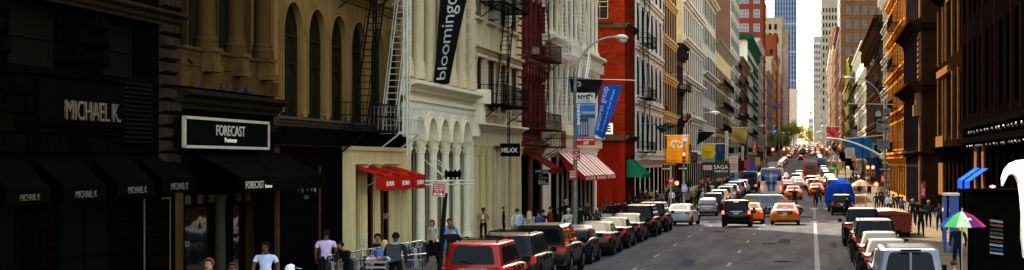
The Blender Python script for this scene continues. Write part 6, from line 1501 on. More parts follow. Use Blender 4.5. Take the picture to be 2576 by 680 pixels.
# crowd beyond the crossing on the left, and on the right pavement
cl = [K, K, (.03,.03,.04), (.3,.03,.02), (.1,.16,.05), Wt, (.5,.25,.05), (.08,.1,.2), (.25,.2,.15), (.04,.04,.04)]
nm = {0: 'black', 1: 'black', 2: 'charcoal', 3: 'red', 4: 'green', 5: 'white', 6: 'orange', 7: 'navy', 8: 'tan', 9: 'dark grey'}
r2 = random.Random(21); ps = ['stand', 'walk', 'walk2', 'hands']
spots = [(1637, 168, 6), (1652, 163, 0), (1664, 165, 7), (1676, 166, 2), (1690, 165, 5), (1703, 170, 0), (1712, 174, 9), (1738, 167, 3), (1745, 166, 4), (1752, 172, 1), (1760, 176, 0), (1768, 172, 5), (1625, 164, 9), (1612, 163, 1), (1782, 190, 0), (1790, 196, 5), (1800, 204, 2), (1808, 214, 0), (1815, 222, 8), (1822, 226, 1), (1830, 240, 0), (1841, 250, 7), (1852, 262, 0), (1860, 275, 3), (1868, 290, 1)]
for x, Z, ci in spots:
    person(PX(x, Z), Z, cl[ci], K, 'pedestrian in a %s top in the crowd on the left pavement beyond the crossing' % nm[ci], r2.choice([0, 180, 15, 170, -60, 80]), r2.uniform(1.62, 1.84), r2.choice(ps), r2.random() < .4, hair=r2.choice(['short', 'bob', 'short']), hc=r2.choice(['blk', 'brn', 'bld', 'gry']), sk=r2.choice([0, 1, 2]), group='pedestrians in %s beyond the crossing on the left' % nm[ci])
for x, Z, ci in [(1650, 118, 0), (1640, 124, 2), (1628, 130, 6), (1614, 127, 9), (1600, 128, 0), (1585, 131, 1), (1660, 126, 0), (1606, 120, 2)]:
    X = max(-16.2, PX(x, Z)); X = min(X, -11)
    person(X, Z, cl[ci], K, 'waiting pedestrian in %s on the near left corner behind the parked tall cars' % nm[ci], r2.choice([0, 170, 30]), r2.uniform(1.65, 1.8), r2.choice(ps), hc=r2.choice(['blk', 'brn']), sk=r2.choice([0, 1, 2]), group='pedestrians in %s waiting at the near left corner' % nm[ci])
for x, y, Z, ci, lb, rz in ((2296, 508, 118, 0, 'white haired person in black among the silhouettes on the right pavement', 0), (2317, 534, 93, 0, 'large dark silhouette walking on the right pavement beyond the grey van', 0), (2336, 511, 108, 2, 'dark figure with sunlit hair right of the large silhouette', 175), (2363, 524, 100, 9, 'dark figure beside the blue panels on the right pavement', 180),
    (2308, 520, 112, 1, 'dark pedestrian half behind the large silhouette', 10), (2205, 476, 158, 2, 'person with sunlit shoulders left at the far right corner', 0), (2216, 478, 160, 0, 'second person at the far right corner by the signal pole', 0), (2236, 483, 150, 5, 'person in pale top right of the signal pole', 0), (2247, 480, 152, 9, 'dark person next to the pale top at the far right corner', 0), (2270, 487, 140, 7, 'person in blue at the right corner before the brown side wall', 0),
    (2225, 476, 172, 0, 'dark pedestrian beyond the right signal pole', 0), (2260, 478, 156, 1, 'dark pedestrian between the pale top and the person in blue', 0)):
    h = min(1.85, max(1.6, H-.15-(y-HY)*Z/F)); person(PX(x, Z), Z, cl[ci], K, lb, rz, h, r2.choice(['walk', 'stand', 'walk2']), hc='gry' if 'white haired' in lb else 'bld' if 'sunlit hair' in lb else 'blk', sk=1)  # sunlight on the one head of hair put in as blond colour
person(PX(2410, 63), 63, K, K, 'vendor in black under the rainbow umbrella', 160, 1.7, 'stand', sk=1)
person(PX(2400, 46.5), 46.5, K, K, 'dark haired person, head just visible right of the grey van', 20, 1.42, 'stand', sk=0, hc='brn')
for k_ in range(60):
    Z = r2.uniform(180, 620) if k_ % 2 else r2.uniform(175, 300); side = r2.random() < .6; X = r2.uniform(-16, -11) if side else r2.uniform(5, 9)
    ci = r2.randrange(10)
    person(X, Z, cl[ci], K, 'tiny distant pedestrian in a %s top on the %s pavement' % (nm[ci], 'left' if side else 'right'), r2.choice([0, 180]), 1.74, r2.choice(ps), sk=1, group='distant pedestrians in %s on the %s' % (nm[ci], 'left' if side else 'right'))
# ================================================================ FLAGS, SIGNS, LAMPS, FURNITURE
def flag(name, label, corners, Z, mat, waves=2, amp=.12, cat='banner', pole=None, group=None, dz=0., sag=.0):
    """cloth hung across the line of sight; corners in photo units (tl, tr, br, bl) at depth Z"""
    P = [Vector((PX(x, Z), Z, PZ(y, Z))) for x, y in corners]; tl, tr, br, bl = P
    t = thing(name, label, cat, tuple((tl+tr)/2), group=group)
    def fn(s, v, d=0.):
        p = (bl*(1-s)+br*s)*(1-v)+(tl*(1-s)+tr*s)*v
        q = amp*math.sin(s*waves*math.pi+v*2.0)*(1.1-v)+amp*.35*math.sin(v*7+s*3)
        return Vector((p.x, p.y+q-d, p.z-sag*math.sin(s*math.pi)*(v)))
    mb = MB(); mb.smooth = True; n = 14
    for d in (0, .02):
        vs = [fn(i/n, j/n, d) for j in range(n+1) for i in range(n+1)]
        mb.add(vs, [(j*(n+1)+i, j*(n+1)+i+1, (j+1)*(n+1)+i+1, (j+1)*(n+1)+i) for j in range(n) for i in range(n)])
    mb.build('cloth', mat, t, fix=False)
    if pole:
        mb = MB(); (xa, ya, Za), (xb, yb, Zb_) = pole; mb.cyl((PX(xa, Za), Za, PZ(ya, Za)), (PX(xb, Zb_), Zb_, PZ(yb, Zb_)), .035, .025, 8); mb.build('pole', M['alloy'], t)
    return t, (lambda x0, x1, y0, y1, off=.03: (lambda s, v, d: fn(x0+(x1-x0)*s, y0+(y1-y0)*v, off+.01*d)))
def cl_(n, c, r=.75): return plain(n, c, r, 0, .15, 2)
# black store banner, lettered up its length
t, g = flag('store_banner', 'long black hanging banner with thin silver lower case letters running up it', [(1112, -60), (1186, -60), (1131, 211), (1090, 214)], 77.5, cl_('banner_black', (.008, .008, .009)), waves=1.2, amp=.10)
f_ = g(0, 1, 0, 1)
text_part(t, 'bloomingdale', lambda s, v, d: f_(.14+.68*(1-v), .045+.98*s, d), plain('silver_letter', (.5, .5, .5), .4, 0, 0), bold=-.0, spacing=.95)
# lamp post with its banner and signs
Zl = 79; xl = PX(1447, Zl)
def lamp(name, label, X, Y, h, arm, sgn, headlen=.8, group=None, r=.11, signal=False, zoff=None):
    g = zr(Y)+.15; t = thing(name, label, 'street lamp', (X, Y, g), group=group)
    mb = MB(); mb.smooth = True; mb.lathe((X, Y, g), [(r*1.8, 0), (r*1.7, .5), (r*1.15, .7), (r, 1.0), (r*.7, h)], 10); mb.build('post', plain('lamp_grey', (.2, .19, .18), .55, .3, .45, 5), t)
    pts = []
    for k in range(11):
        a = k/10; pts.append((X+sgn*arm*(1-math.cos(a*math.pi/2))*1.0, Y, g+h-.2+1.9*math.sin(a*math.pi/2)))
    mb = MB(); mb.tube(pts, [.06-.02*k/10 for k in range(11)], 7); mb.build('arm', M['grey'], t)
    mb = MB(); mb.smooth = True; e = pts[-1]
    L_ = headlen; q = [(0, .05), (.12, .09), (.35, .15), (.7, .17), (.9, .12), (1, .03)]
    loft(mb, [[(e[0]+sgn*L_*a, e[1]+rr*1.1*math.cos(th), e[2]+rr*.75*math.sin(th)-.04*a) for th in [math.pi*2*k/10 for k in range(10)]] for a, rr in q]); mb.build('lamp_head', plain('lamp_head_grey', (.5, .5, .48), .4, .2, .1), t)
    mb = MB(); mb.smooth = True; loft(mb, [[(e[0]+sgn*L_*(.62)+rr*math.cos(th), e[1]+rr*.7*math.sin(th), e[2]-.1-dz) for th in [math.pi*2*k/8 for k in range(8)]] for rr, dz in ((.2, 0), (.17, .1), (.07, .16))]); mb.build('lens', plain('lens', (.55, .55, .5), .15, 0, 0), t)
    return t
lamp('street_lamp', 'grey cobra head street lamp curving over the bank banner, nearest lamp', xl, Zl, PZ(180, Zl)-.35, PX(1545, Zl)-xl, 1, .62)
def plate(name, label, x0, x1, y0, y1, Z, mat, cat='sign', lines=(), lmat=None, group=None, th=.03, back=None):
    t = thing(name, label, cat, (PX((x0+x1)/2, Z), Z, PZ(y1, Z)), group=group); mb = MB(); mb.box(PX(x0, Z), PX(x1, Z), Z, Z+th, PZ(y1, Z), PZ(y0, Z)); mb.build('plate', mat, t)
    for (tx_, a, b_, c, d) in lines:      # text box in fractions of the plate
        xa, xb = x0+(x1-x0)*a, x0+(x1-x0)*b_; ya, yb = y0+(y1-y0)*c, y0+(y1-y0)*d
        text_part(t, tx_, planefn((PX(xa, Z), Z-.002, PZ(yb, Z)), (1, 0, 0), (0, 0, 1), (0, -1, 0), PX(xb, Z)-PX(xa, Z), PZ(ya, Z)-PZ(yb, Z), .008), lmat or M['letter'], bold=.01)
    return t
sr = plain('sign_red', (.38, .02, .02), .5, 0, .08)
t, g = flag('bank_banner', 'street banner with BANKING up its side and a blue picture of stone columns', [(1450, 234), (1497, 234), (1497, 345), (1450, 345)], Zl-.4, cl_('banner_blue_sky', (.03, .16, .42)), waves=1, amp=.03)
def onb(t, g, a, b_, c, d, m_, nm='panel', off=.024, th=.004):
    f_ = g(a, b_, c, d, off); mb = MB(); n = 8
    vs = [f_(i/n, j/4, 0) for j in range(5) for i in range(n+1)]; vs2 = [Vector(v)-Vector((0, th, 0)) for v in vs]
    mb.add(vs+vs2, [(j*(n+1)+i, j*(n+1)+i+1, (j+1)*(n+1)+i+1, (j+1)*(n+1)+i) for j in range(4) for i in range(n)]+[((n+1)*5+j*(n+1)+i, (n+1)*5+j*(n+1)+i+1, (n+1)*5+(j+1)*(n+1)+i+1, (n+1)*5+(j+1)*(n+1)+i) for j in range(4) for i in range(n)])
    return mb.build(nm, m_, t, fix=False)
onb(t, g, 0, 1, .77, 1, cl_('banner_white', (.62, .58, .52)))
dk = plain('navy_letter', (.01, .015, .05), .6, 0, 0)
text_part(t, 'NYC', g(.08, .72, .85, .96, .032), dk, bold=.05); text_part(t, '& COMPANY', g(.1, .8, .79, .83, .032), dk)
for k in range(7):
    a = math.pi*(.05+k*.15); mb = MB(); c0 = Vector(g(0, 1, 0, 1, .035)(.72, .9, 0)); mb.cyl(c0+Vector((.06*math.cos(a), 0, .06*math.sin(a))), c0+Vector((.17*math.cos(a), 0, .17*math.sin(a))), .016, n=5); mb.build('ray', dk, t)
f_ = g(0, 1, 0, 1, .032); text_part(t, 'BANKING', lambda s, v, d: f_(.03+.17*(1-v), .28+.47*s, d), M['letter'], bold=.03)
text_part(t, 'Capital of the world', g(.25, .95, .71, .74, .032), M['letter'])
cgm = cl_('banner_stone', (.32, .33, .33)); cgd = cl_('banner_stone_dark', (.06, .07, .09))
onb(t, g, .2, .62, .02, .42, cgd, off=.026); onb(t, g, .66, .98, .02, .42, cgm, off=.026)
for k in range(4): onb(t, g, .12+k*.13, .19+k*.13, .05, .34, cgm, 'printed_column', off=.031)
onb(t, g, .18, 1, .44, .5, cgd, 'printed_beam', off=.028); onb(t, g, .3, 1, .52, .58, cgm, 'printed_beam', off=.028)
t, g = flag('bank_banner', 'small red panel with white lettering and emblem hanging under the blue banner', [(1450, 346), (1497, 346), (1497, 366), (1450, 366)], Zl-.4, cl_('bank_red', (.5, .025, .02)), waves=1, amp=.02)
text_part(t, 'Bank of America', g(.06, .94, .6, .85, .032), M['letter'], bold=.02)
for k in range(3): onb(t, g, .35+k*.03, .62+k*.03, .12+k*.13, .2+k*.13, M['letter'], 'emblem', off=.03)
for y in (233, 368):
    pass
plate('parking_sign', 'upper red no stopping sign on the lamp post', 1441, 1459, 373, 404, Zl-.25, sr, lines=(('NO STOP', .1, .9, .1, .2), ('8', .38, .62, .3, .42), ('NO STANDING\nEXCEPT\nTRUCKS', .1, .9, .5, .75), ('8AM-6PM', .1, .9, .8, .92)))
plate('parking_sign', 'lower small red no standing sign on the lamp post', 1432, 1450, 428, 453, Zl-.25, sr, lines=(('NO STANDING', .1, .9, .1, .25), ('EXCEPT TRUCKS', .1, .9, .35, .5), ('7AM-7PM', .1, .9, .58, .78)))
# leaning post and its red sign
Zp = 50; t = thing('leaning_sign_post', 'black leaning metal post carrying a red parking sign', 'sign post', (PX(1100, Zp), Zp, .15))
mb = MB(); mb.cyl((PX(1100, Zp), Zp, .15), (PX(1121, Zp), Zp, PZ(486, Zp)), .075, .06, 8); mb.cyl((PX(1108, Zp), Zp, 1.0), (PX(1108, Zp)+.12, Zp, 1.0), .05, n=6); mb.build('post', M['iron'], t)
t = thing('parking_sign', 'dark red NO STANDING except trucks 7AM-7PM sign with a double arrow, tilted', 'sign', (PX(1106, Zp), Zp-.09, 3))
c = Vector((PX(1105.5, Zp), Zp-.09, PZ(475, Zp))); rr = Vector((math.cos(R(3.5)), 0, -math.sin(R(3.5)))); uu = Vector((math.sin(R(6)), 0, math.cos(R(6)))); w2, h2 = 17*Zp/F, 20*Zp/F
mb = MB(); mb.hexa([tuple(c+rr*a*w2+uu*b_*h2+Vector((0, d, 0))) for d in (0, .02) for a, b_ in ((-1, -1), (1, -1), (1, 1), (-1, 1))]); mb.build('plate', sr, t)
mb = MB()
for (a0, a1, b0, b1) in ((-.96, .96, .92, .97), (-.96, .96, -.97, -.92), (-.96, -.91, -.92, .92), (.91, .96, -.92, .92)): mb.hexa([tuple(c+rr*a*w2+uu*b_*h2+Vector((0, d, 0))) for d in (-.006, -.001) for a, b_ in ((a0, b0), (a1, b0), (a1, b1), (a0, b1))])
mb.build('border', M['letter'], t)
for tx_, a0, a1, b0, b1 in (('NO STANDING', -.85, .85, .6, .84), ('EXCEPT TRUCKS', -.8, .8, .33, .5), ('LOADING & UNLOADING', -.8, .8, .12, .24), ('7AM-7PM', -.7, .7, -.25, .02), ('MON - FRI', -.4, .4, -.45, -.33)):
    text_part(t, tx_, (lambda a0, a1, b0, b1: lambda s, v, d: c+rr*w2*(a0+(a1-a0)*s)+uu*h2*(b0+(b1-b0)*v)+Vector((0, -.002-.006*d, 0)))(a0, a1, b0, b1), M['letter'])
mb = MB(); z_ = -.68
mb.hexa([tuple(c+rr*a*w2+uu*b_*h2+Vector((0, d, 0))) for d in (-.006, -.001) for a, b_ in ((-.45, z_-.05), (.45, z_-.05), (.45, z_+.05), (-.45, z_+.05))])
for s_ in (-1, 1): mb.hexa([tuple(c+rr*a*w2+uu*b_*h2+Vector((0, d, 0))) for d in (-.0065, -.001) for a, b_ in ((s_*.4, z_-.17), (s_*.42, z_-.17), (s_*.72, z_), (s_*.4, z_+.17))])
mb.build('arrow', M['letter'], t)
# flags over the pavement
t, g = flag('hanging_flag', 'black flag with pale letters TB behind the bright blue slanting flag', [(1432, 193), (1517, 201), (1500, 250), (1436, 232)], 112.6, cl_('flag_black', (.015, .015, .014)), waves=1.5, amp=.15)
text_part(t, 'TB', g(.12, .38, .45, .75), plain('pink_white_letter', (.6, .45, .45), .5, 0, 0), bold=.05)
t, g = flag('hanging_flag', 'bright blue slanting flag with two lines of white lettering running up it', [(1517, 214), (1566, 216), (1519, 351), (1494, 338)], 112, cl_('flag_blue', (.012, .12, .62)), waves=1.1, amp=.12, pole=((1368, 196, 112.4), (1601, 203, 112.2)))
f_ = g(0, 1, 0, 1, .03)
text_part(t, 'corcoran group', lambda s, v, d: f_(.1+.30*(1-v), .1+.86*s, d), M['letter']); text_part(t, 'Exceptional Real Estate', lambda s, v, d: f_(.56+.17*(1-v), .12+.8*s, d), M['letter'])
t, g = flag('hanging_flag', 'crumpled dark green flag high beyond the crossing', [(1640, 305), (1672, 312), (1699, 318), (1662, 336)], 172, cl_('flag_dkgreen', (.015, .07, .04)), waves=3, amp=.3, pole=((1610, 312, 172), (1700, 306, 172)), sag=.3)
t, g = flag('orange_banner', 'orange banner with a white drawing of a shoe beyond the crossing', [(1678, 341), (1733, 341), (1731, 411), (1677, 408)], 166, cl_('banner_orange', (.75, .26, .01)), waves=2.2, amp=.08, pole=((1672, 341, 166), (1735, 341, 166)))
f_ = g(0, 1, 0, 1, .03); out1 = [(.12, .62), (.16, .74), (.3, .84), (.5, .82), (.62, .77), (.8, .74), (.86, .66), (.8, .58), (.6, .54), (.35, .54)]
mb = MB(); mb.prism(out1, 0, 1, lambda p, q, d: f_(p, q, d)); mb.build('printed_shoe', plain('shoe_print', (.6, .58, .52), .7, 0, .1), t)
f2 = g(0, 1, 0, 1, .045); mb = MB()
for k in range(3): mb.tube([f2(.24+k*.17, .6+.0*k, 0), f2(.27+k*.17, .69, 0), f2(.36+k*.15, .76-.015*k, 0)], .018, 5)
mb.build('print_lines', M['black'], t)
text_part(t, 'STREET SHOES', g(.05, .95, .04, .09), plain('brown_letter', (.2, .06, .01), .6, 0, 0))
flag('hanging_flag', 'black curved flag between the orange and yellow banners', [(1757, 326), (1799, 334), (1778, 350), (1753, 365)], 190, cl_('flag_black2', (.01, .01, .01)), waves=1, amp=.25, pole=((1745, 331, 190), (1800, 331, 190)))
t, g = flag('yellow_banner', 'yellow banner with a blue lower edge', [(1765, 363), (1798, 363), (1797, 405), (1765, 406)], 204, cl_('banner_yellow', (.72, .5, .02)), waves=2, amp=.08, pole=((1760, 363, 204), (1825, 362, 204)))
onb(t, g, .0, 1, 0, .16, cl_('pale_blue_cloth', (.2, .35, .45)), 'blue_edge'); text_part(t, 'SALE TODAY', g(.15, .85, .5, .6), MATS['brown_letter'])
t, g = flag('navy_banner', 'dark blue banner with a pale crest right of the yellow banner', [(1800, 362), (1823, 362), (1822, 404), (1800, 404)], 204.5, cl_('banner_navy', (.015, .045, .13)), waves=1.5, amp=.06)
text_part(t, 'BOOKS', g(.15, .85, .25, .33), MATS['dim_letter']); onb(t, g, .35, .65, .55, .85, MATS['dim_letter'], 'crest')
flag('olive_banner', 'large olive gold banner billowing high in the left row', [(1841, 320), (1882, 323), (1876, 362), (1842, 356)], 262, cl_('banner_olive', (.42, .28, .06)), waves=1.3, amp=.3, pole=((1838, 321, 262), (1886, 321, 262)))
flag('hanging_flag', 'american flag colours, red and blue, high on the far right', [(2078, 318), (2111, 322), (2109, 347), (2080, 343)], 420, cl_('flag_redblue', (.45, .03, .04)), waves=2, amp=.4, pole=((2070, 320, 420), (2115, 318, 420)))
flag('hanging_flag', 'small flag in red and blue over the far left pavement', [(1944, 262), (1962, 262), (1960, 275), (1946, 274)], 640, cl_('flag_blue2', (.08, .08, .25)), waves=2, amp=.4)
bw2 = plain('board_white', (.62, .6, .55), .5, 0, .1); bk2 = plain('board_black', (.01, .01, .01), .5, 0, .1)
plate('shop_sign', 'black board with two lines of bold white capitals over the left shops', 1792, 1836, 413, 436, 186, bk2, lines=(('SAGA', .08, .92, .1, .55), ('AMERICA', .1, .9, .68, .9)), th=.2)
plate('shop_sign', 'white board with red lettering right of the bold black and white board', 1834, 1856, 393, 412, 228, bw2, lines=(('SHOES', .2, .85, .2, .45), ('OPEN', .3, .8, .6, .8)), lmat=plain('red_letter', (.5, .03, .02), .5, 0, 0), th=.2)
plate('shop_sign', 'white board with black lines below the red lettered one', 1834, 1856, 414, 435, 226, bw2, lines=(('FURNITURE', .1, .9, .15, .35), ('TO THE TRADE', .1, .8, .5, .65)), lmat=bk2, th=.2)
plate('shop_sign', 'pale pinkish board left of the bold black and white board', 1769, 1791, 416, 428, 182, plain('board_pink', (.55, .42, .34), .6), th=.2)
plate('shop_sign', 'tall white vertical sign with black letters between banners', 1824, 1832, 330, 400, 240, bw2, lines=(('A\nN\nT\nI\nQ\nU\nE\nS', .25, .75, .06, .94),), lmat=bk2, th=.3)
plate('shop_sign', 'narrow white vertical lettered sign right of the olive banner', 1926-60+ -1, 1871, 368, 404, 280, bw2, lines=(('L\nE\nA\nT\nH\nE\nR', .2, .8, .06, .94),), lmat=bk2, th=.3)
plate('shop_sign', 'tall red vertical sign with white letters on the left row', 1893, 1904, 356, 386, 330, plain('board_red', (.5, .03, .02), .5), lines=(('C\nA\nF\nE', .25, .75, .08, .92),), th=.3)
plate('shop_sign', 'dark blue vertical sign with white letters hanging high in the left row', 1943, 1951, 313, 340, 520, plain('board_blue', (.02, .05, .25), .5), lines=(('M\nI\nL\nL\nS', .25, .75, .08, .92),), th=.4)
plate('shop_sign', 'black sign with a red oval ring right of the orange banner', 1737, 1754, 383, 411, 178, bk2, th=.15)
t = [o for o in bpy.data.objects if str(o.get('label', '')).startswith('black sign with a red oval')][0]
mb = MB(); cx, cz, zz = PX(1740, 178), PZ(396, 178), 177.96; mb.tube([(cx+.36*math.cos(k*math.pi/12), zz, cz+.24*math.sin(k*math.pi/12)) for k in range(25)], .03, 5); mb.build('oval_ring', plain('neon_red', (.5, .05, .02), .5), t)
plate('shop_sign', 'red hanging sign in the left row above the coach', 1872, 1884, 402, 424, 262, MATS['board_red'], th=.2); plate('shop_sign', 'blue hanging sign beside the red one above the coach', 1884, 1899, 405, 432, 270, plain('board_blue2', (.02, .09, .4), .5), th=.2)
plate('shop_sign', 'orange yellow sign low in the left row above the coach', 1900, 1912, 396, 416, 300, plain('board_orange', (.6, .3, .03), .5), th=.2)
plate('shop_sign', 'white lettered board over the left pavement just right of the coach roof', 1931, 1958, 408, 418, 330, bw2, lines=(('PARKING', .1, .9, .3, .7),), lmat=bk2, th=.2)
# umbrellas
def umbrella(label, X, Y, zb, zt, w_, mats, n=8, pole=True, name='umbrella'):
    t = thing(name, label, 'umbrella', (X, Y, zr(Y)+.15))
    for k in range(n):
        mb = MB(); a0, a1 = 2*math.pi*k/n, 2*math.pi*(k+1)/n; am = (a0+a1)/2; vs = []
        for (rr, z_) in ((.02, zt), (.5*w_/2, zt-(zt-zb)*.34), (w_/2, zb)):
            for a in (a0, am, a1): q = rr*(.97 if a == am else 1); vs.append((X+q*math.cos(a), Y+q*math.sin(a), z_+(.0 if a != am else .02*rr)))
        v2 = [(x, y, z-.015) for x, y, z in vs]; fs = [(i*3+j, i*3+j+1, i*3+j+4, i*3+j+3) for i in range(2) for j in range(2)]
        mb.add(vs, fs); mb.add(v2, fs); mb.add([vs[6], vs[7], vs[8], v2[6], v2[7], v2[8]], [(0,1,4,3), (1,2,5,4)]); mb.build('canopy_panel', mats[k % len(mats)], t, fix=False)
    mb = MB(); mb.cyl((X, Y, zr(Y)+.15 if pole is True else pole), (X, Y, zt+.08), .02, n=6); mb.build('pole', M['alloy'], t)
    mb = MB()
    for k in range(n): a = 2*math.pi*k/n; mb.cyl((X, Y, zt-(zt-zb)*.9), (X+w_*.32*math.cos(a), Y+w_*.32*math.sin(a), zt-(zt-zb)*.55), .008, n=4)
    mb.build('ribs', M['alloy'], t); return t
ur, ub_, ug, uw, up_, uk = cl_('um_red', (.6, .03, .02)), cl_('um_blue', (.03, .08, .4)), cl_('um_green', (.1, .45, .1)), cl_('um_pale', (.55, .65, .4)), cl_('um_purple', (.16, .02, .16)), cl_('um_pink', (.6, .04, .1))
t = umbrella('rainbow panelled umbrella, green blue purple and red, on the right pavement', PX(2420, 50), 50, PZ(570, 50), PZ(531, 50), 1.36, [ur, ur, ub_, ub_, ub_, ub_, ug, uw, up_, uk], n=10)
mb = MB(); zt_ = PZ(553, 50); umx = PX(2432, 50)
mb.hexa([(umx-.15, 49.52, zt_), (umx+.1, 49.52, zt_), (umx+.1, 49.62, zt_+.01), (umx-.15, 49.62, zt_+.01), (umx-.13, 49.58, zt_+.05), (umx+.08, 49.58, zt_+.05), (umx+.08, 49.66, zt_+.06), (umx-.13, 49.66, zt_+.06)]); mb.box(umx-.06, umx, 49.46, 49.56, zt_-.08, zt_+.0); mb.build('white_emblem', M['letter'], t)
umbrella('blue umbrella over a stall on the left pavement beyond the crossing', PX(1851, 226), 226, PZ(460, 226), PZ(444, 226), 1.7, [cl_('um_sky', (.05, .22, .5))])
umbrella('cream and orange umbrella of the food cart at the right corner', PX(2166, 166), 166, PZ(468, 166), PZ(452, 166), 1.95, [cl_('um_cream', (.7, .6, .45)), cl_('um_orange', (.65, .28, .12))])
t = thing('food_cart', 'silver and orange food cart under the cream umbrella', 'food cart', (PX(2164, 166), 166, 0)); X = PX(2164, 166); g = zr(166)+.15
mb = MB(); mb.box(X-.5, X+.5, 165.4, 166.8, g+.35, g+1.15); mb.box(X-.56, X+.56, 165.3, 166.9, g+1.15, g+1.22); mb.build('cabinet', plain('cart_steel', (.5, .4, .3), .3, .6, .2), t)
mb = MB(); mb.box(X-.42, X+.42, 165.36, 165.4, g+.5, g+1.05); mb.build('menu_panel', plain('menu_orange', (.6, .2, .04), .5, 0, .3, 9), t)
for s_ in (-1, 1): mb = MB(); mb.cyl((X+s_*.5, 166.2, g+.25), (X+s_*.56, 166.2, g+.25), .25, n=14); mb.build('wheel', M['rubber'], t)
# traffic lights
def signal(label, X, Y, z, lit='red', s=1.0, body=None, name='traffic_light', group=None):
    t = thing(name, label, 'traffic light', (X, Y, z), group=group); body = body or plain('signal_yellow', (.28, .12, .01), .5); mb = MB(); mb.box(X-.17*s, X+.17*s, Y, Y+.2*s, z, z+1.0*s); mb.box(X-.03, X+.03, Y+.05, Y+.12, z-.08, z+1.08*s)
    for k in range(3):
        c_ = z+(.17+.33*k)*s; mb.tube([(X+.14*s*math.cos(a), Y-.1*s, c_+.14*s*math.sin(a)) for a in [math.pi*(q/8) for q in range(9)]], .012, 4)
    mb.build('housing', body, t)
    for k, nm_ in enumerate(('green', 'amber', 'red')):
        c_ = z+(.17+.33*k)*s; mb = MB(); mb.cyl((X, Y-.03*s, c_), (X, Y+.01, c_), .12*s, n=14)
        mb.build('lens', plain('lit_red', (.8, .03, .02), .3, 0, 0, emit=(1, .04, .02), es=6.) if nm_ == 'red' else plain('unlit_lens', (.02, .02, .015), .2, 0, 0), t)
    return t
def pedsig(label, X, Y, z):
    t = thing('pedestrian_signal', label, 'traffic light', (X, Y, z)); mb = MB(); mb.box(X-.23, X+.23, Y, Y+.2, z, z+.45); mb.build('housing', plain('signal_dull', (.12, .07, .01), .6), t); mb = MB(); mb.cyl((X, Y-.02, z+.22), (X, Y+.01, z+.22), .16, n=12); mb.build('lens', MATS['lit_red'], t)
Zc = 164; xc = PX(1721, Zc)
lamp('street_lamp', 'grey street lamp on the far left corner, arm over the black flag', xc, Zc, PZ(318, Zc)-.2, PX(1785, Zc)-xc, 1, .95, r=.12)
signal('traffic light showing red on the far left corner post under the orange banner', PX(1721, Zc), Zc-.3, PZ(411, Zc)); 
pedsig('red pedestrian signal low on the far left corner', PX(1703, Zc), Zc-.2, PZ(467, Zc))
def arrow_sign(label, x0, x1, y, Z, group=None):
    t = plate('one_way_sign', label, x0, x1, y-4, y+4, Z, bk2, group=group); mb = MB(); a, b_ = PX(x0+2, Z), PX(x1-2, Z); zc_ = PZ(y, Z); hh = 2.4*Z/F
    mb.prism([(a, zc_-hh*.45), (b_-hh*1.8, zc_-hh*.45), (b_-hh*1.8, zc_-hh), (b_, zc_), (b_-hh*1.8, zc_+hh), (b_-hh*1.8, zc_+hh*.45), (a, zc_+hh*.45)], Z-.012, Z-.001, lambda p, q, d: (p, d, q)); mb.build('arrow', plain('arrow_grey', (.4, .4, .4), .5, 0, 0), t)
    text_part(t, 'ONE WAY', planefn((a+.1, Z-.013, zc_-hh*.3), (1, 0, 0), (0, 0, 1), (0, -1, 0), (b_-a)*.6, hh*.6, .005), bk2)
arrow_sign('one way arrow sign left of the red signal on the far left corner', 1706, 1731, 424, Zc-.35); arrow_sign('one way arrow sign farther left, before the green awning shop', 1663, 1688, 425, 160)
plate('street_sign', 'small white and red sign above the signal on the far left corner', 1716, 1729, 339, 356, Zc-.3, bw2, lines=(('NO TURNS', .1, .9, .15, .45),), lmat=MATS['red_letter'])
plate('bus_stop_sign', 'small red notice on a post at the left corner pavement', 1682, 1694, 448, 463, 156, MATS['board_red'], lines=(('BUS', .2, .8, .3, .7),)); 
t = thing('sign_post', 'thin grey post carrying signs at the near left corner', 'sign post', (PX(1688, 157), 157, 0)); mb = MB(); mb.cyl((PX(1688, 157), 157, zr(157)), (PX(1688, 157), 157, PZ(418, 157)), .06, n=8); mb.build('post', M['grey'], t)
plate('notice_board', 'small white and blue notice on the far left lamp post', 1715, 1727, 464, 483, Zc-.3, plain('notice_blue', (.25, .3, .65), .6), lines=(('INFO', .15, .85, .3, .6),))
# right corner
Zc = 163; xr_ = PX(2226, Zc); g = zr(Zc)+.15
t = thing('signal_post', 'tall grey corner post with long curved arm over the right lanes', 'signal post', (xr_, Zc, g)); mb = MB(); mb.cyl((xr_, Zc, g), (xr_, Zc, PZ(250, Zc)), .13, .08, 10); mb.build('post', MATS['lamp_grey'], t)
mb = MB(); pts = []
for k in range(13):
    a = k/12; x = 2226-(2226-2078)*a; y = 400-52*math.sin(a*math.pi*.5)**.85; pts.append((PX(x, Zc), Zc, PZ(y, Zc)))
mb.tube(pts, [.1-.045*k/12 for k in range(13)], 7); mb.build('mast_arm', plain('arm_pale', (.5, .5, .48), .4, .3, .1), t)
mb = MB(); mb.cyl((PX(2124, Zc), Zc, PZ(350, Zc)), (PX(2244, Zc), Zc, PZ(338, Zc)), .045, n=6); mb.cyl((PX(2134, Zc), Zc, PZ(261, Zc)), (PX(2246, Zc), Zc, PZ(263, Zc)), .04, n=6); mb.build('stay_rods', M['grey'], t)
mb = MB(); pts = []
for k in range(11): a = k/10*math.pi/2; pts.append((PX(2218-74*(1-math.cos(a)), Zc), Zc, PZ(262-66*math.sin(a), Zc)))
mb.tube(pts, .05, 6); e = pts[-1]; mb.build('lamp_arm', M['grey'], t); mb = MB(); mb.smooth = True
loft(mb, [[(e[0]-.75*a, e[1]+rr*math.cos(th), e[2]+rr*.7*math.sin(th)) for th in [math.pi*2*k/8 for k in range(8)]] for a, rr in ((0, .05), (.3, .13), (.7, .15), (1, .04))]); mb.build('lamp_head', M['grey'], t)
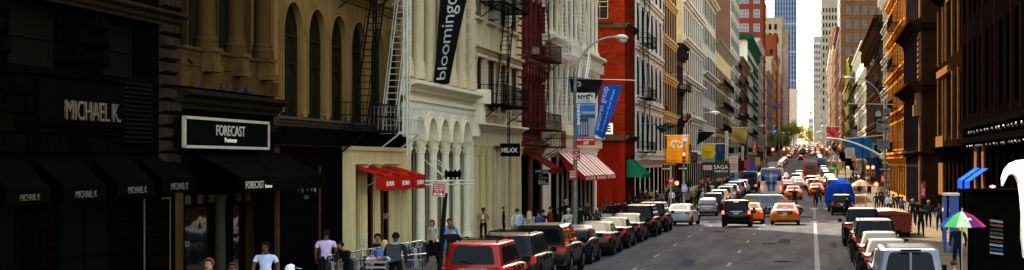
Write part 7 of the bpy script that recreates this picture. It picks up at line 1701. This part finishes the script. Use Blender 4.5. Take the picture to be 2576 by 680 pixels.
signal('traffic light showing red on the right corner post', PX(2196, Zc), Zc-.2, PZ(444, Zc)); signal('traffic light turned sideways next to the red one on the right corner', PX(2183, Zc), Zc-.1, PZ(444, Zc), body=plain('signal_orange', (.4, .12, .02), .5))
pedsig('red pedestrian signal below the right corner traffic light', PX(2204, Zc), Zc-.2, PZ(470, Zc)); 
signal('bright red traffic light hanging over the street axis', PX(2068, 250), 250, PZ(388, 250), s=1.25)
sg_ = plain('sign_grey_back', (.13, .13, .125), .6, 0, .15); sd_ = plain('sign_dark_letter', (.02, .02, .02), .6, 0, 0)
t = plate('road_sign', 'square tunnel sign with arch symbol, upper left on the right corner post', 2200, 2219, 273, 296, Zc-.3, sd_, lines=(('TUNNEL', .12, .88, .08, .25),), lmat=sg_)
cx, cz = PX(2209.5, Zc-.3), PZ(289, Zc-.3); mb = MB(); mb.prism([(cx-.26, cz-.15), (cx+.26, cz-.15)]+[(cx+.26*math.cos(a), cz+.1+.26*math.sin(a)) for a in [math.pi*k/8 for k in range(9)]], Zc-.33, Zc-.305, lambda p, q, d: (p, d, q)); mb.build('symbol', plain('symbol_grey', (.25, .25, .24), .6), t)
def arr(t, x0, x1, y, Z, m_):
    mb = MB(); a, b_, zc_ = PX(x0, Z), PX(x1, Z), PZ(y, Z); mb.prism([(a, zc_-.04), (b_-.18, zc_-.04), (b_-.2, zc_-.12), (b_, zc_), (b_-.2, zc_+.12), (b_-.18, zc_+.04), (a, zc_+.04)], Z-.015, Z-.001, lambda p, q, d: (p, d, q)); mb.build('arrow', m_, t)
t = plate('road_sign', 'grey sign with right arrow, upper right on the right corner post', 2220.5, 2240, 273, 295, Zc-.3, sg_, lines=(('HOLLAND\nTUNNEL', .12, .88, .12, .5),), lmat=sd_); arr(t, 2225, 2237, 290, Zc-.3, sd_)
t = plate('road_sign', 'grey truck route sign with a truck symbol on the right corner post', 2205, 2238, 300, 315.5, Zc-.3, sg_, lines=(('THRU\nTRUCKS', .56, .94, .2, .8),), lmat=sd_)
mb = MB(); x0, z0 = PX(2208, Zc-.3), PZ(312, Zc-.3); mb.box(x0, x0+.36, Zc-.32, Zc-.301, z0+.04, z0+.3); mb.box(x0+.38, x0+.52, Zc-.32, Zc-.301, z0+.04, z0+.22); mb.build('truck_symbol', sd_, t)
t = plate('road_sign', 'grey LOCAL truck sign with left arrow under the truck route sign', 2205, 2238, 316.5, 333, Zc-.3, sg_, lines=(('LOCAL', .08, .48, .4, .65),), lmat=sd_); arr(t, 2224, 2235, 325, Zc-.3, sd_)
plate('road_sign', 'grey DONT BLOCK THE BOX sign on the right corner post', 2207, 2238, 351, 376, Zc-.3, sg_, lines=(("DON'T BLOCK\nTHE BOX", .1, .9, .15, .6), ('$90 FINE', .15, .85, .75, .92)), lmat=sd_)
arrow_sign('one way arrow sign beside the red signal on the right corner post', 2212, 2243, 426, Zc-.3)
plate('parking_sign', 'small red sign low on the right corner post', 2216, 2228, 440, 460, Zc-.3, sr, lines=(('NO\nPARK', .15, .85, .2, .8),))
plate('parking_sign', 'small red sign on the dark right front before the brown wall', 2316, 2328, 458, 498, 128, sr, lines=(('NO\nSTANDING\nANYTIME', .1, .9, .15, .85),))
plate('street_sign', 'orange construction sign right of the blue hoarding', 2142, 2154, 392, 405, 200, plain('sign_orange', (.6, .22, .03), .5)); plate('street_sign', 'small red sign under the orange one', 2145, 2154, 408, 420, 200, MATS['board_red'])
# blue hoarding, notice and yellow banner in the right row
hb = plain('hoarding_blue', (.015, .13, .36), .6, 0, .2, 1)
t = thing('hoarding', 'bright blue site hoarding panel jutting from the right row', 'hoarding', (PX(2160, 300), 300, 4)); mb = MB(); mb.box(PX(2126, 300), PX(2193, 300), 300, 300.3, PZ(398, 300), PZ(347, 300)); mb.build('panel', hb, t); mb = MB()
for x in (2127, 2148, 2170, 2192): mb.box(PX(x, 300)-.06, PX(x, 300)+.06, 299.9, 300, PZ(470, 300), PZ(347, 300))
mb.build('frame', M['iron'], t)
plate('hoarding', 'lighter turquoise hoarding panel behind the sign cluster', 2193, 2216, 360, 396, 260, plain('hoarding_teal', (.04, .3, .42), .6), cat='hoarding', th=.2)
plate('hoarding', 'dark blue lower hoarding behind the right traffic light', 2185, 2224, 400, 440, 262, plain('hoarding_navy', (.01, .045, .16), .6), cat='hoarding', th=.2)
plate('notice_board', 'white printed notice fixed to the blue hoarding', 2127, 2150, 372, 398, 295, bw2, lines=(('NOTICE\nWORK IN\nPROGRESS\nON SITE', .15, .85, .12, .88),), lmat=sg_, th=.1)
t, g = flag('vertical_banner', 'tall lime yellow vertical banner on the right row', [(2130, 150), (2138, 142), (2134, 336), (2129, 340)], 440, cl_('banner_lime', (.6, .7, .04)), waves=1, amp=.2)
plate('shop_sign', 'green shop sign far down the right side', 2084, 2100, 425, 436, 300, plain('board_green', (.03, .35, .15), .5), th=.2); plate('shop_sign', 'lime shop sign far down the right side', 2106, 2118, 410, 430, 240, plain('board_lime', (.4, .5, .03), .5), th=.2)
plate('shop_sign', 'grey lettered vertical board in the right row', 2146, 2157, 326, 358, 340, sg_, th=.2)
for i, (x, y, Z) in enumerate(((2100, 372, 420), (2088, 360, 560), (2078, 366, 700), (2112, 380, 330))):      # further mast arms
    t = thing('signal_post', 'white curved signal arm reaching over the far right lanes', 'signal post', (PX(x+30, Z), Z, zr(Z)), group='signal arms far down the right side'); X0 = CR+.8
    pts = [(X0-(X0-PX(x-34, Z))*k/8, Z, PZ(y+14, Z)+(24*Z/F)*math.sin(k/8*math.pi/2)) for k in range(9)]
    mb = MB(); mb.cyl((X0, Z, zr(Z)), (X0, Z, PZ(y+4, Z)), .12, .09, 8); mb.tube(pts, .08, 6); mb.build('arm', MATS['arm_pale'], t)
for i, (x, Z) in enumerate(((1985, 410), (2003, 650), (2069, 410), (2056, 650), (2064, 560), (1972, 330), (1944, 300), (2080, 330), (2062, 700), (2022, 900), (2034, 900))):
    signal('small distant traffic light glowing red over the street', PX(x, Z), Z, zr(Z)+4.6, s=1.5, group='distant red traffic lights')
for i, Z in enumerate((300, 400, 520, 655)): lamp('street_lamp', 'distant grey street lamp on the left kerb', CL-.6, Z, 8, 2.0, 1, .8, group='distant lamps on the left'); lamp('street_lamp', 'distant grey street lamp on the right kerb', CR+.6, Z+10, 8, 2.0, -1, .8, group='distant lamps on the right')
# blue phone booth panels
t = thing('phone_booth', 'blue glazed phone booth on the right pavement behind the rainbow umbrella', 'phone booth', (5.95, 77, .15)); bp_ = plain('booth_blue', (.015, .09, .45), .35, 0, .2, 3, coat=.5)
for (x0, x1, z0, z1) in ((2372, 2380, 495, 640), (2387, 2410, 492, 650)): mb = MB(); mb.box(PX(x0, 77), PX(x1, 77), 76.6, 77.5 if x0 == 2372 else 76.75, .16, PZ(z0, 77)); mb.build('side_panel', bp_, t)
mb = MB(); mb.box(PX(2370, 77), PX(2412, 77), 76.5, 77.6, PZ(492, 77), PZ(486, 77)); mb.build('roof', M['alloy'], t)
mb = MB(); mb.box(PX(2381, 77), PX(2386, 77), 77.1, 77.3, 1.1, 1.8); mb.build('telephone', M['black'], t)
# kiosk with magazines at the right edge
t = thing('newsstand', 'black newsstand with slanting rows of bright magazines at the right edge', 'newsstand', (6.1, 50, .15)); mb = MB(); Z = 52
mb.box(PX(2446, Z), PX(2600, Z), Z, Z+1.6, .15, PZ(482, Z)); mb.box(PX(2440, Z), PX(2610, Z), Z-.5, Z+1.7, PZ(482, Z), PZ(476, Z)); mb.build('cabin', blackp, t)
for k, c_ in enumerate(((.3,.25,.2), (.3,.06,.06), (.05,.04,.03), (.03,.1,.1), (.3,.2,.08), (.05,.03,.03), (.3,.3,.3), (.03,.06,.25), (.35,.35,.35))):
    y = 557+k*10; mb = MB(); a, b_ = PX(2489, Z), PX(2522, Z); z0 = PZ(y, Z); mb.hexa([(a, Z-.16, z0), (b_, Z-.16, z0-.05), (b_, Z-.02, z0-.0), (a, Z-.02, z0+.05), (a, Z-.16, z0+.014), (b_, Z-.16, z0-.036), (b_, Z-.02, z0+.012), (a, Z-.02, z0+.062)]); mb.build('magazine_row', plain('mag_%d' % k, c_, .25, 0, .6, 14, coat=.5), t)
for (x, y, w_) in ((2497, 470, 18), (2491, 504, 9), (2516, 507, 9)):
    tt = thing('warning_lamp', 'small red glowing lamp on the dark front at the right edge', 'lamp', (PX(x, 56), 56, PZ(y, 56)), group='red lamps at the dark right edge'); mb = MB(); mb.smooth = True; mb.lathe((PX(x, 56), 56, PZ(y, 56)-.04), [(.02, 0), (w_*.0055, .03), (w_*.005, .06), (.02, .09)], 10); mb.build('glass', plain('lamp_pink_red', (.6, .05, .03), .3, 0, 0, emit=(1, .12, .08), es=1.5), tt)
# bright white curved sheet at the right edge
t = thing('white_canopy_sheet', 'very bright white curved sheet hanging at the right edge of the view', 'canopy', (4.9, 40, 2)); Z = 40
out_ = [(2523, 468), (2522, 448), (2529, 427), (2542, 412), (2560, 404), (2610, 398), (2610, 670), (2577, 650), (2571, 600), (2572, 540), (2568, 490), (2564, 462), (2556, 444), (2546, 437), (2536, 442), (2529, 456)]
mb = MB(); mb.prism([(PX(x, Z), PZ(y, Z)) for x, y in out_], Z, Z+.35, lambda p, q, d: (p, d, q))
mb.build('sheet', plain('sheet_white', (.85, .84, .8), .9, 0, 0, emit=None), t)
# clothes rack stall
t = thing('clothes_rack', 'long metal rack hung with bags, belts and scarves on the left pavement', 'clothes rack', (PX(900, 52), 52, .15)); g = .15
xa, xb = PX(850, 52), PX(965, 50); 
mb = MB(); za_, zb_ = PZ(632, 52), PZ(612, 52)
mb.cyl((xa, 51, PZ(640, 52)), (xb, 55, PZ(617, 52)), .02, n=6); mb.cyl((xa, 51, PZ(656, 52)), (xb+.2, 54.6, PZ(650, 52)), .018, n=6)
for q in (0, .33, .66, 1): x = xa+(xb-xa)*q; y = 51+4*q; mb.cyl((x, y, g), (x, y, PZ(640, 52)+(PZ(617, 52)-PZ(640, 52))*q), .018, n=6)
mb.build('frame', M['chrome'], t)
gm = [plain('goods_%d' % k, c_, .5, .2, .4, 20) for k, c_ in enumerate(((.02,.02,.02), (.3,.28,.25), (.12,.03,.05), (.03,.03,.05), (.2,.15,.1), (.05,.08,.2), (.4,.38,.36)))]
r3 = random.Random(5)
for k in range(46):
    q = k/45; x = xa+(xb-xa)*q+r3.uniform(-.03, .03); y = 51+4*q; zt = PZ(640, 52)+(PZ(617, 52)-PZ(640, 52))*q; l_ = r3.uniform(.35, .8); w_ = r3.uniform(.05, .1)
    tt = thing('hanging_bag', 'small %s bag or scarf hung from the metal rack' % ['black', 'grey', 'wine', 'dark', 'brown', 'blue', 'pale'][k % 7], 'bag', (x, y, zt), group='%s goods hung on the rack' % ['black', 'grey', 'wine', 'dark', 'brown', 'blue', 'pale'][k % 7])
    mb = MB(); mb.tube([(x, y, zt), (x-w_*.7, y-.03, zt-.12), (x-w_*.8, y-.04, zt-.2)], .007, 4); mb.tube([(x, y, zt), (x+w_*.7, y-.03, zt-.12), (x+w_*.8, y-.04, zt-.2)], .007, 4); mb.build('hanger', M['chrome'], tt)
    mb = MB(); mb.hexa([(x-w_, y-.07, zt-l_), (x+w_, y-.07, zt-l_+.02), (x+w_, y+.03, zt-l_), (x-w_, y+.03, zt-l_), (x-w_*.8, y-.05, zt-.18), (x+w_*.8, y-.05, zt-.18), (x+w_*.8, y, zt-.18), (x-w_*.8, y, zt-.18)]); mb.build('bag_body', gm[k % 7], tt)
t = thing('goods_table', 'table piled with folded colourful scarves beside the clothes rack', 'table', (PX(958, 51), 51, .15)); x0, x1 = PX(930, 51), PX(986, 51); zt = PZ(655, 51)
mb = MB(); mb.box(x0, x1, 50.4, 52.2, zt-.05, zt)
for k in range(3): mb.box(x0+.02, x1-.02, 50.42, 50.46, zt-.2-.17*k, zt-.14-.17*k)
mb.build('table_top', M['alloy'], t); mb = MB()
for x in (x0+.05, x1-.05):
    for y in (50.5, 52.1): mb.cyl((x, y, .15), (x, y, zt-.05), .02, n=6)
mb.build('legs', M['alloy'], t)
for k in range(11):
    x = x0+.06+(x1-x0-.12)*k/10; c_ = ((.6,.6,.65), (.6,.08,.1), (.1,.15,.4), (.6,.35,.4), (.08,.08,.1))[k % 5]; nmx = ('white', 'red', 'blue', 'pink', 'black')[k % 5]
    tt = thing('folded_scarf', '%s rolled scarf lying on the goods table' % nmx, 'scarf', (x, 50.8, zt), group='%s scarves on the goods table' % nmx); mb = MB(); mb.smooth = True
    mb.tube([(x-.06, 50.6+.1*(k % 3), zt+.04), (x, 50.65+.1*(k % 3), zt+.07), (x+.06, 50.6+.1*(k % 3), zt+.05)], [.04, .055, .035], 7); mb.build('cloth_roll', plain('scarf_%d' % (k % 5), c_, .8, 0, .3, 20), tt)
plate('price_card', 'tilted card with an orange picture above the clothes rack', 905, 916, 600, 623, 52, plain('card_blue_grey', (.25, .3, .4), .5), cat='card', lines=())
t = [o for o in bpy.data.objects if str(o.get('label', '')).startswith('tilted card')][0]; mb = MB(); mb.box(PX(907, 52), PX(913, 52), 51.98, 52, PZ(618, 52), PZ(606, 52)); mb.build('picture', plain('card_orange', (.6, .35, .1), .5), t)
mb = MB(); mb.cyl((PX(910, 52), 52.04, PZ(640, 52)), (PX(910, 52), 52.04, PZ(612, 52)), .01, n=5); mb.build('stick', M['chrome'], t)
# barrier
t = thing('crowd_barrier', 'low silver crowd barrier standing before the white columns', 'barrier', (PX(1040, 53), 53, .15)); x0, x1 = PX(1012, 53), PX(1066, 53); mb = MB(); zt = PZ(655, 53)
mb.cyl((x0, 53, zt), (x1, 53, zt), .02, n=6); mb.cyl((x0, 53, zt-.55), (x1, 53, zt-.55), .015, n=6); mb.cyl((x1, 53, .15), (x1, 53, zt+.1), .02, n=6); mb.cyl((x0, 53, .15), (x0, 53, zt), .02, n=6)
mb.build('frame', M['alloy'], t); mb = MB(); x = x0+.07
while x < x1: mb.cyl((x, 53, zt-.55), (x, 53, zt), .009, n=4); x += .07
mb.build('bars', M['alloy'], t)
t = thing('planter_trough', 'long dark trough at the foot of the white columns', 'planter', (PX(1035, 72), 72, .15)); mb = MB(); mb.hexa([(-16.4, 71.2, .15), (-15.6, 71.2, .15), (-15.6, 74.6, .15), (-16.4, 74.6, .15), (-16.5, 71, .7), (-15.5, 71, .7), (-15.5, 74.8, .7), (-16.5, 74.8, .7)]); mb.build('trough', M['iron'], t)
# picture stand
t = thing('picture_stand', 'street stand with rows of small framed pictures near the lamp post', 'stall', (PX(1520, 94), 94, .15)); Z = 93; mb = MB(); mb.box(PX(1497, Z), PX(1540, Z), Z, Z+.06, PZ(566, Z), PZ(538, Z)); mb.build('board', plain('stand_grey', (.35, .35, .33), .6), t)
mb = MB(); mb.cyl((PX(1499, Z), Z+.1, .15), (PX(1499, Z), Z+.1, PZ(560, Z)), .03, n=6); mb.cyl((PX(1538, Z), Z+.1, .15), (PX(1538, Z), Z+.1, PZ(560, Z)), .03, n=6); mb.build('legs', M['iron'], t)
for r_ in range(2):
    for k in range(5):
        a = 1500+k*8; y = 541+r_*13; tt = thing('framed_picture', 'small framed picture on the street stand', 'picture', (PX(a+3, Z), Z-.02, PZ(y+10, Z)), group='pictures on the street stand'); mb = MB(); mb.box(PX(a, Z), PX(a+6.2, Z), Z-.025, Z-.002, PZ(y+10, Z), PZ(y, Z)); mb.build('frame', M['letter'], tt); mb = MB(); mb.box(PX(a+1, Z), PX(a+5.2, Z), Z-.03, Z-.026, PZ(y+8.5, Z), PZ(y+1.5, Z)); mb.build('print', plain('print_%d' % (k % 3), ((.1,.1,.12), (.3,.2,.12), (.12,.2,.3))[k % 3], .5, 0, .5, 12), tt)
t = thing('litter_bin', 'dark mesh litter bin on the far left corner', 'bin', (-11.2, 161.6, zr(161)+.15)); mb = MB(); mb.lathe((-11.2, 161.6, zr(161)+.15), [(.25, 0), (.3, .85), (.33, .9), (.26, .88)], 14); mb.build('basket', M['iron'], t)
# street trees
leafs = [plain('leaf_dark', (.06, .1, .02), .7, 0, .4, 1), plain('leaf_mid', (.12, .18, .03), .7, 0, .4, 1), plain('leaf_light', (.25, .27, .04), .7, 0, .4, 1), plain('leaf_autumn', (.3, .14, .02), .7, 0, .4, 1)]
def tree(label, X, Y, h, w_, ms, seed, group):
    g = zr(Y); t = thing('street_tree', label, 'tree', (X, Y, g), group=group); r_ = random.Random(seed); mb = MB()
    mb.tube([(X, Y, g), (X+.1, Y, g+h*.2), (X, Y+.1, g+h*.4)], [.22, .17, .13], 8)
    cs = []
    for k in range(9):
        a = r_.uniform(0, 6.28); q = r_.uniform(.2, 1)*w_/2; c_ = (X+q*math.cos(a), Y+q*math.sin(a), g+h*r_.uniform(.42, .95)); cs.append((c_, w_*r_.uniform(.16, .28)))
        mb.tube([(X, Y, g+h*.3), ((X+c_[0])/2, (Y+c_[1])/2, g+h*.3+(c_[2]-g-h*.3)*.6), c_], [.1, .07, .03], 5)
    mb.build('trunk', plain('bark', (.05, .035, .025), .9, 0, .3), t); mb = MB()
    for (c_, rr) in cs:
        for k in range(260):
            v = Vector((r_.gauss(0, 1), r_.gauss(0, 1), r_.gauss(0, .8))).normalized()*rr*r_.random()**.4; p = Vector(c_)+v; s_ = r_.uniform(.16, .34); u = Vector((r_.uniform(-1,1), r_.uniform(-1,1), r_.uniform(-1,1))).normalized(); w2 = u.orthogonal().normalized(); mb.mi = r_.choice([0, 0, 1, 1, 2])
            mb.add([p-u*s_, p+w2*s_*.6, p+u*s_, p-w2*s_*.6], [(0, 1, 2, 3)])
    mb.build('crown', ms, t, fix=False)
for k, (x, Z, h, w_, a) in enumerate(((1958, 700, 9, 8, 0), (1975, 820, 12, 10, 0), (1988, 960, 15, 11, 0), (1997, 1100, 16, 11, 0), (2008, 1250, 15, 10, 1), (2020, 1400, 14, 11, 1), (2027, 1500, 13, 12, 2), (2036, 1560, 10, 9, 2))):
    tree(['dark green street tree on the left far up the street', 'yellow green tree at the top of the rise', 'autumn tinted small tree in the gap at the end of the street'][a], PX(x, Z), Z, h, w_, [leafs[a], leafs[a+1], leafs[min(3, a+2)]], k, ['green trees far up the left side', 'yellow green trees at the top of the rise', 'autumn trees at the end of the street'][a])
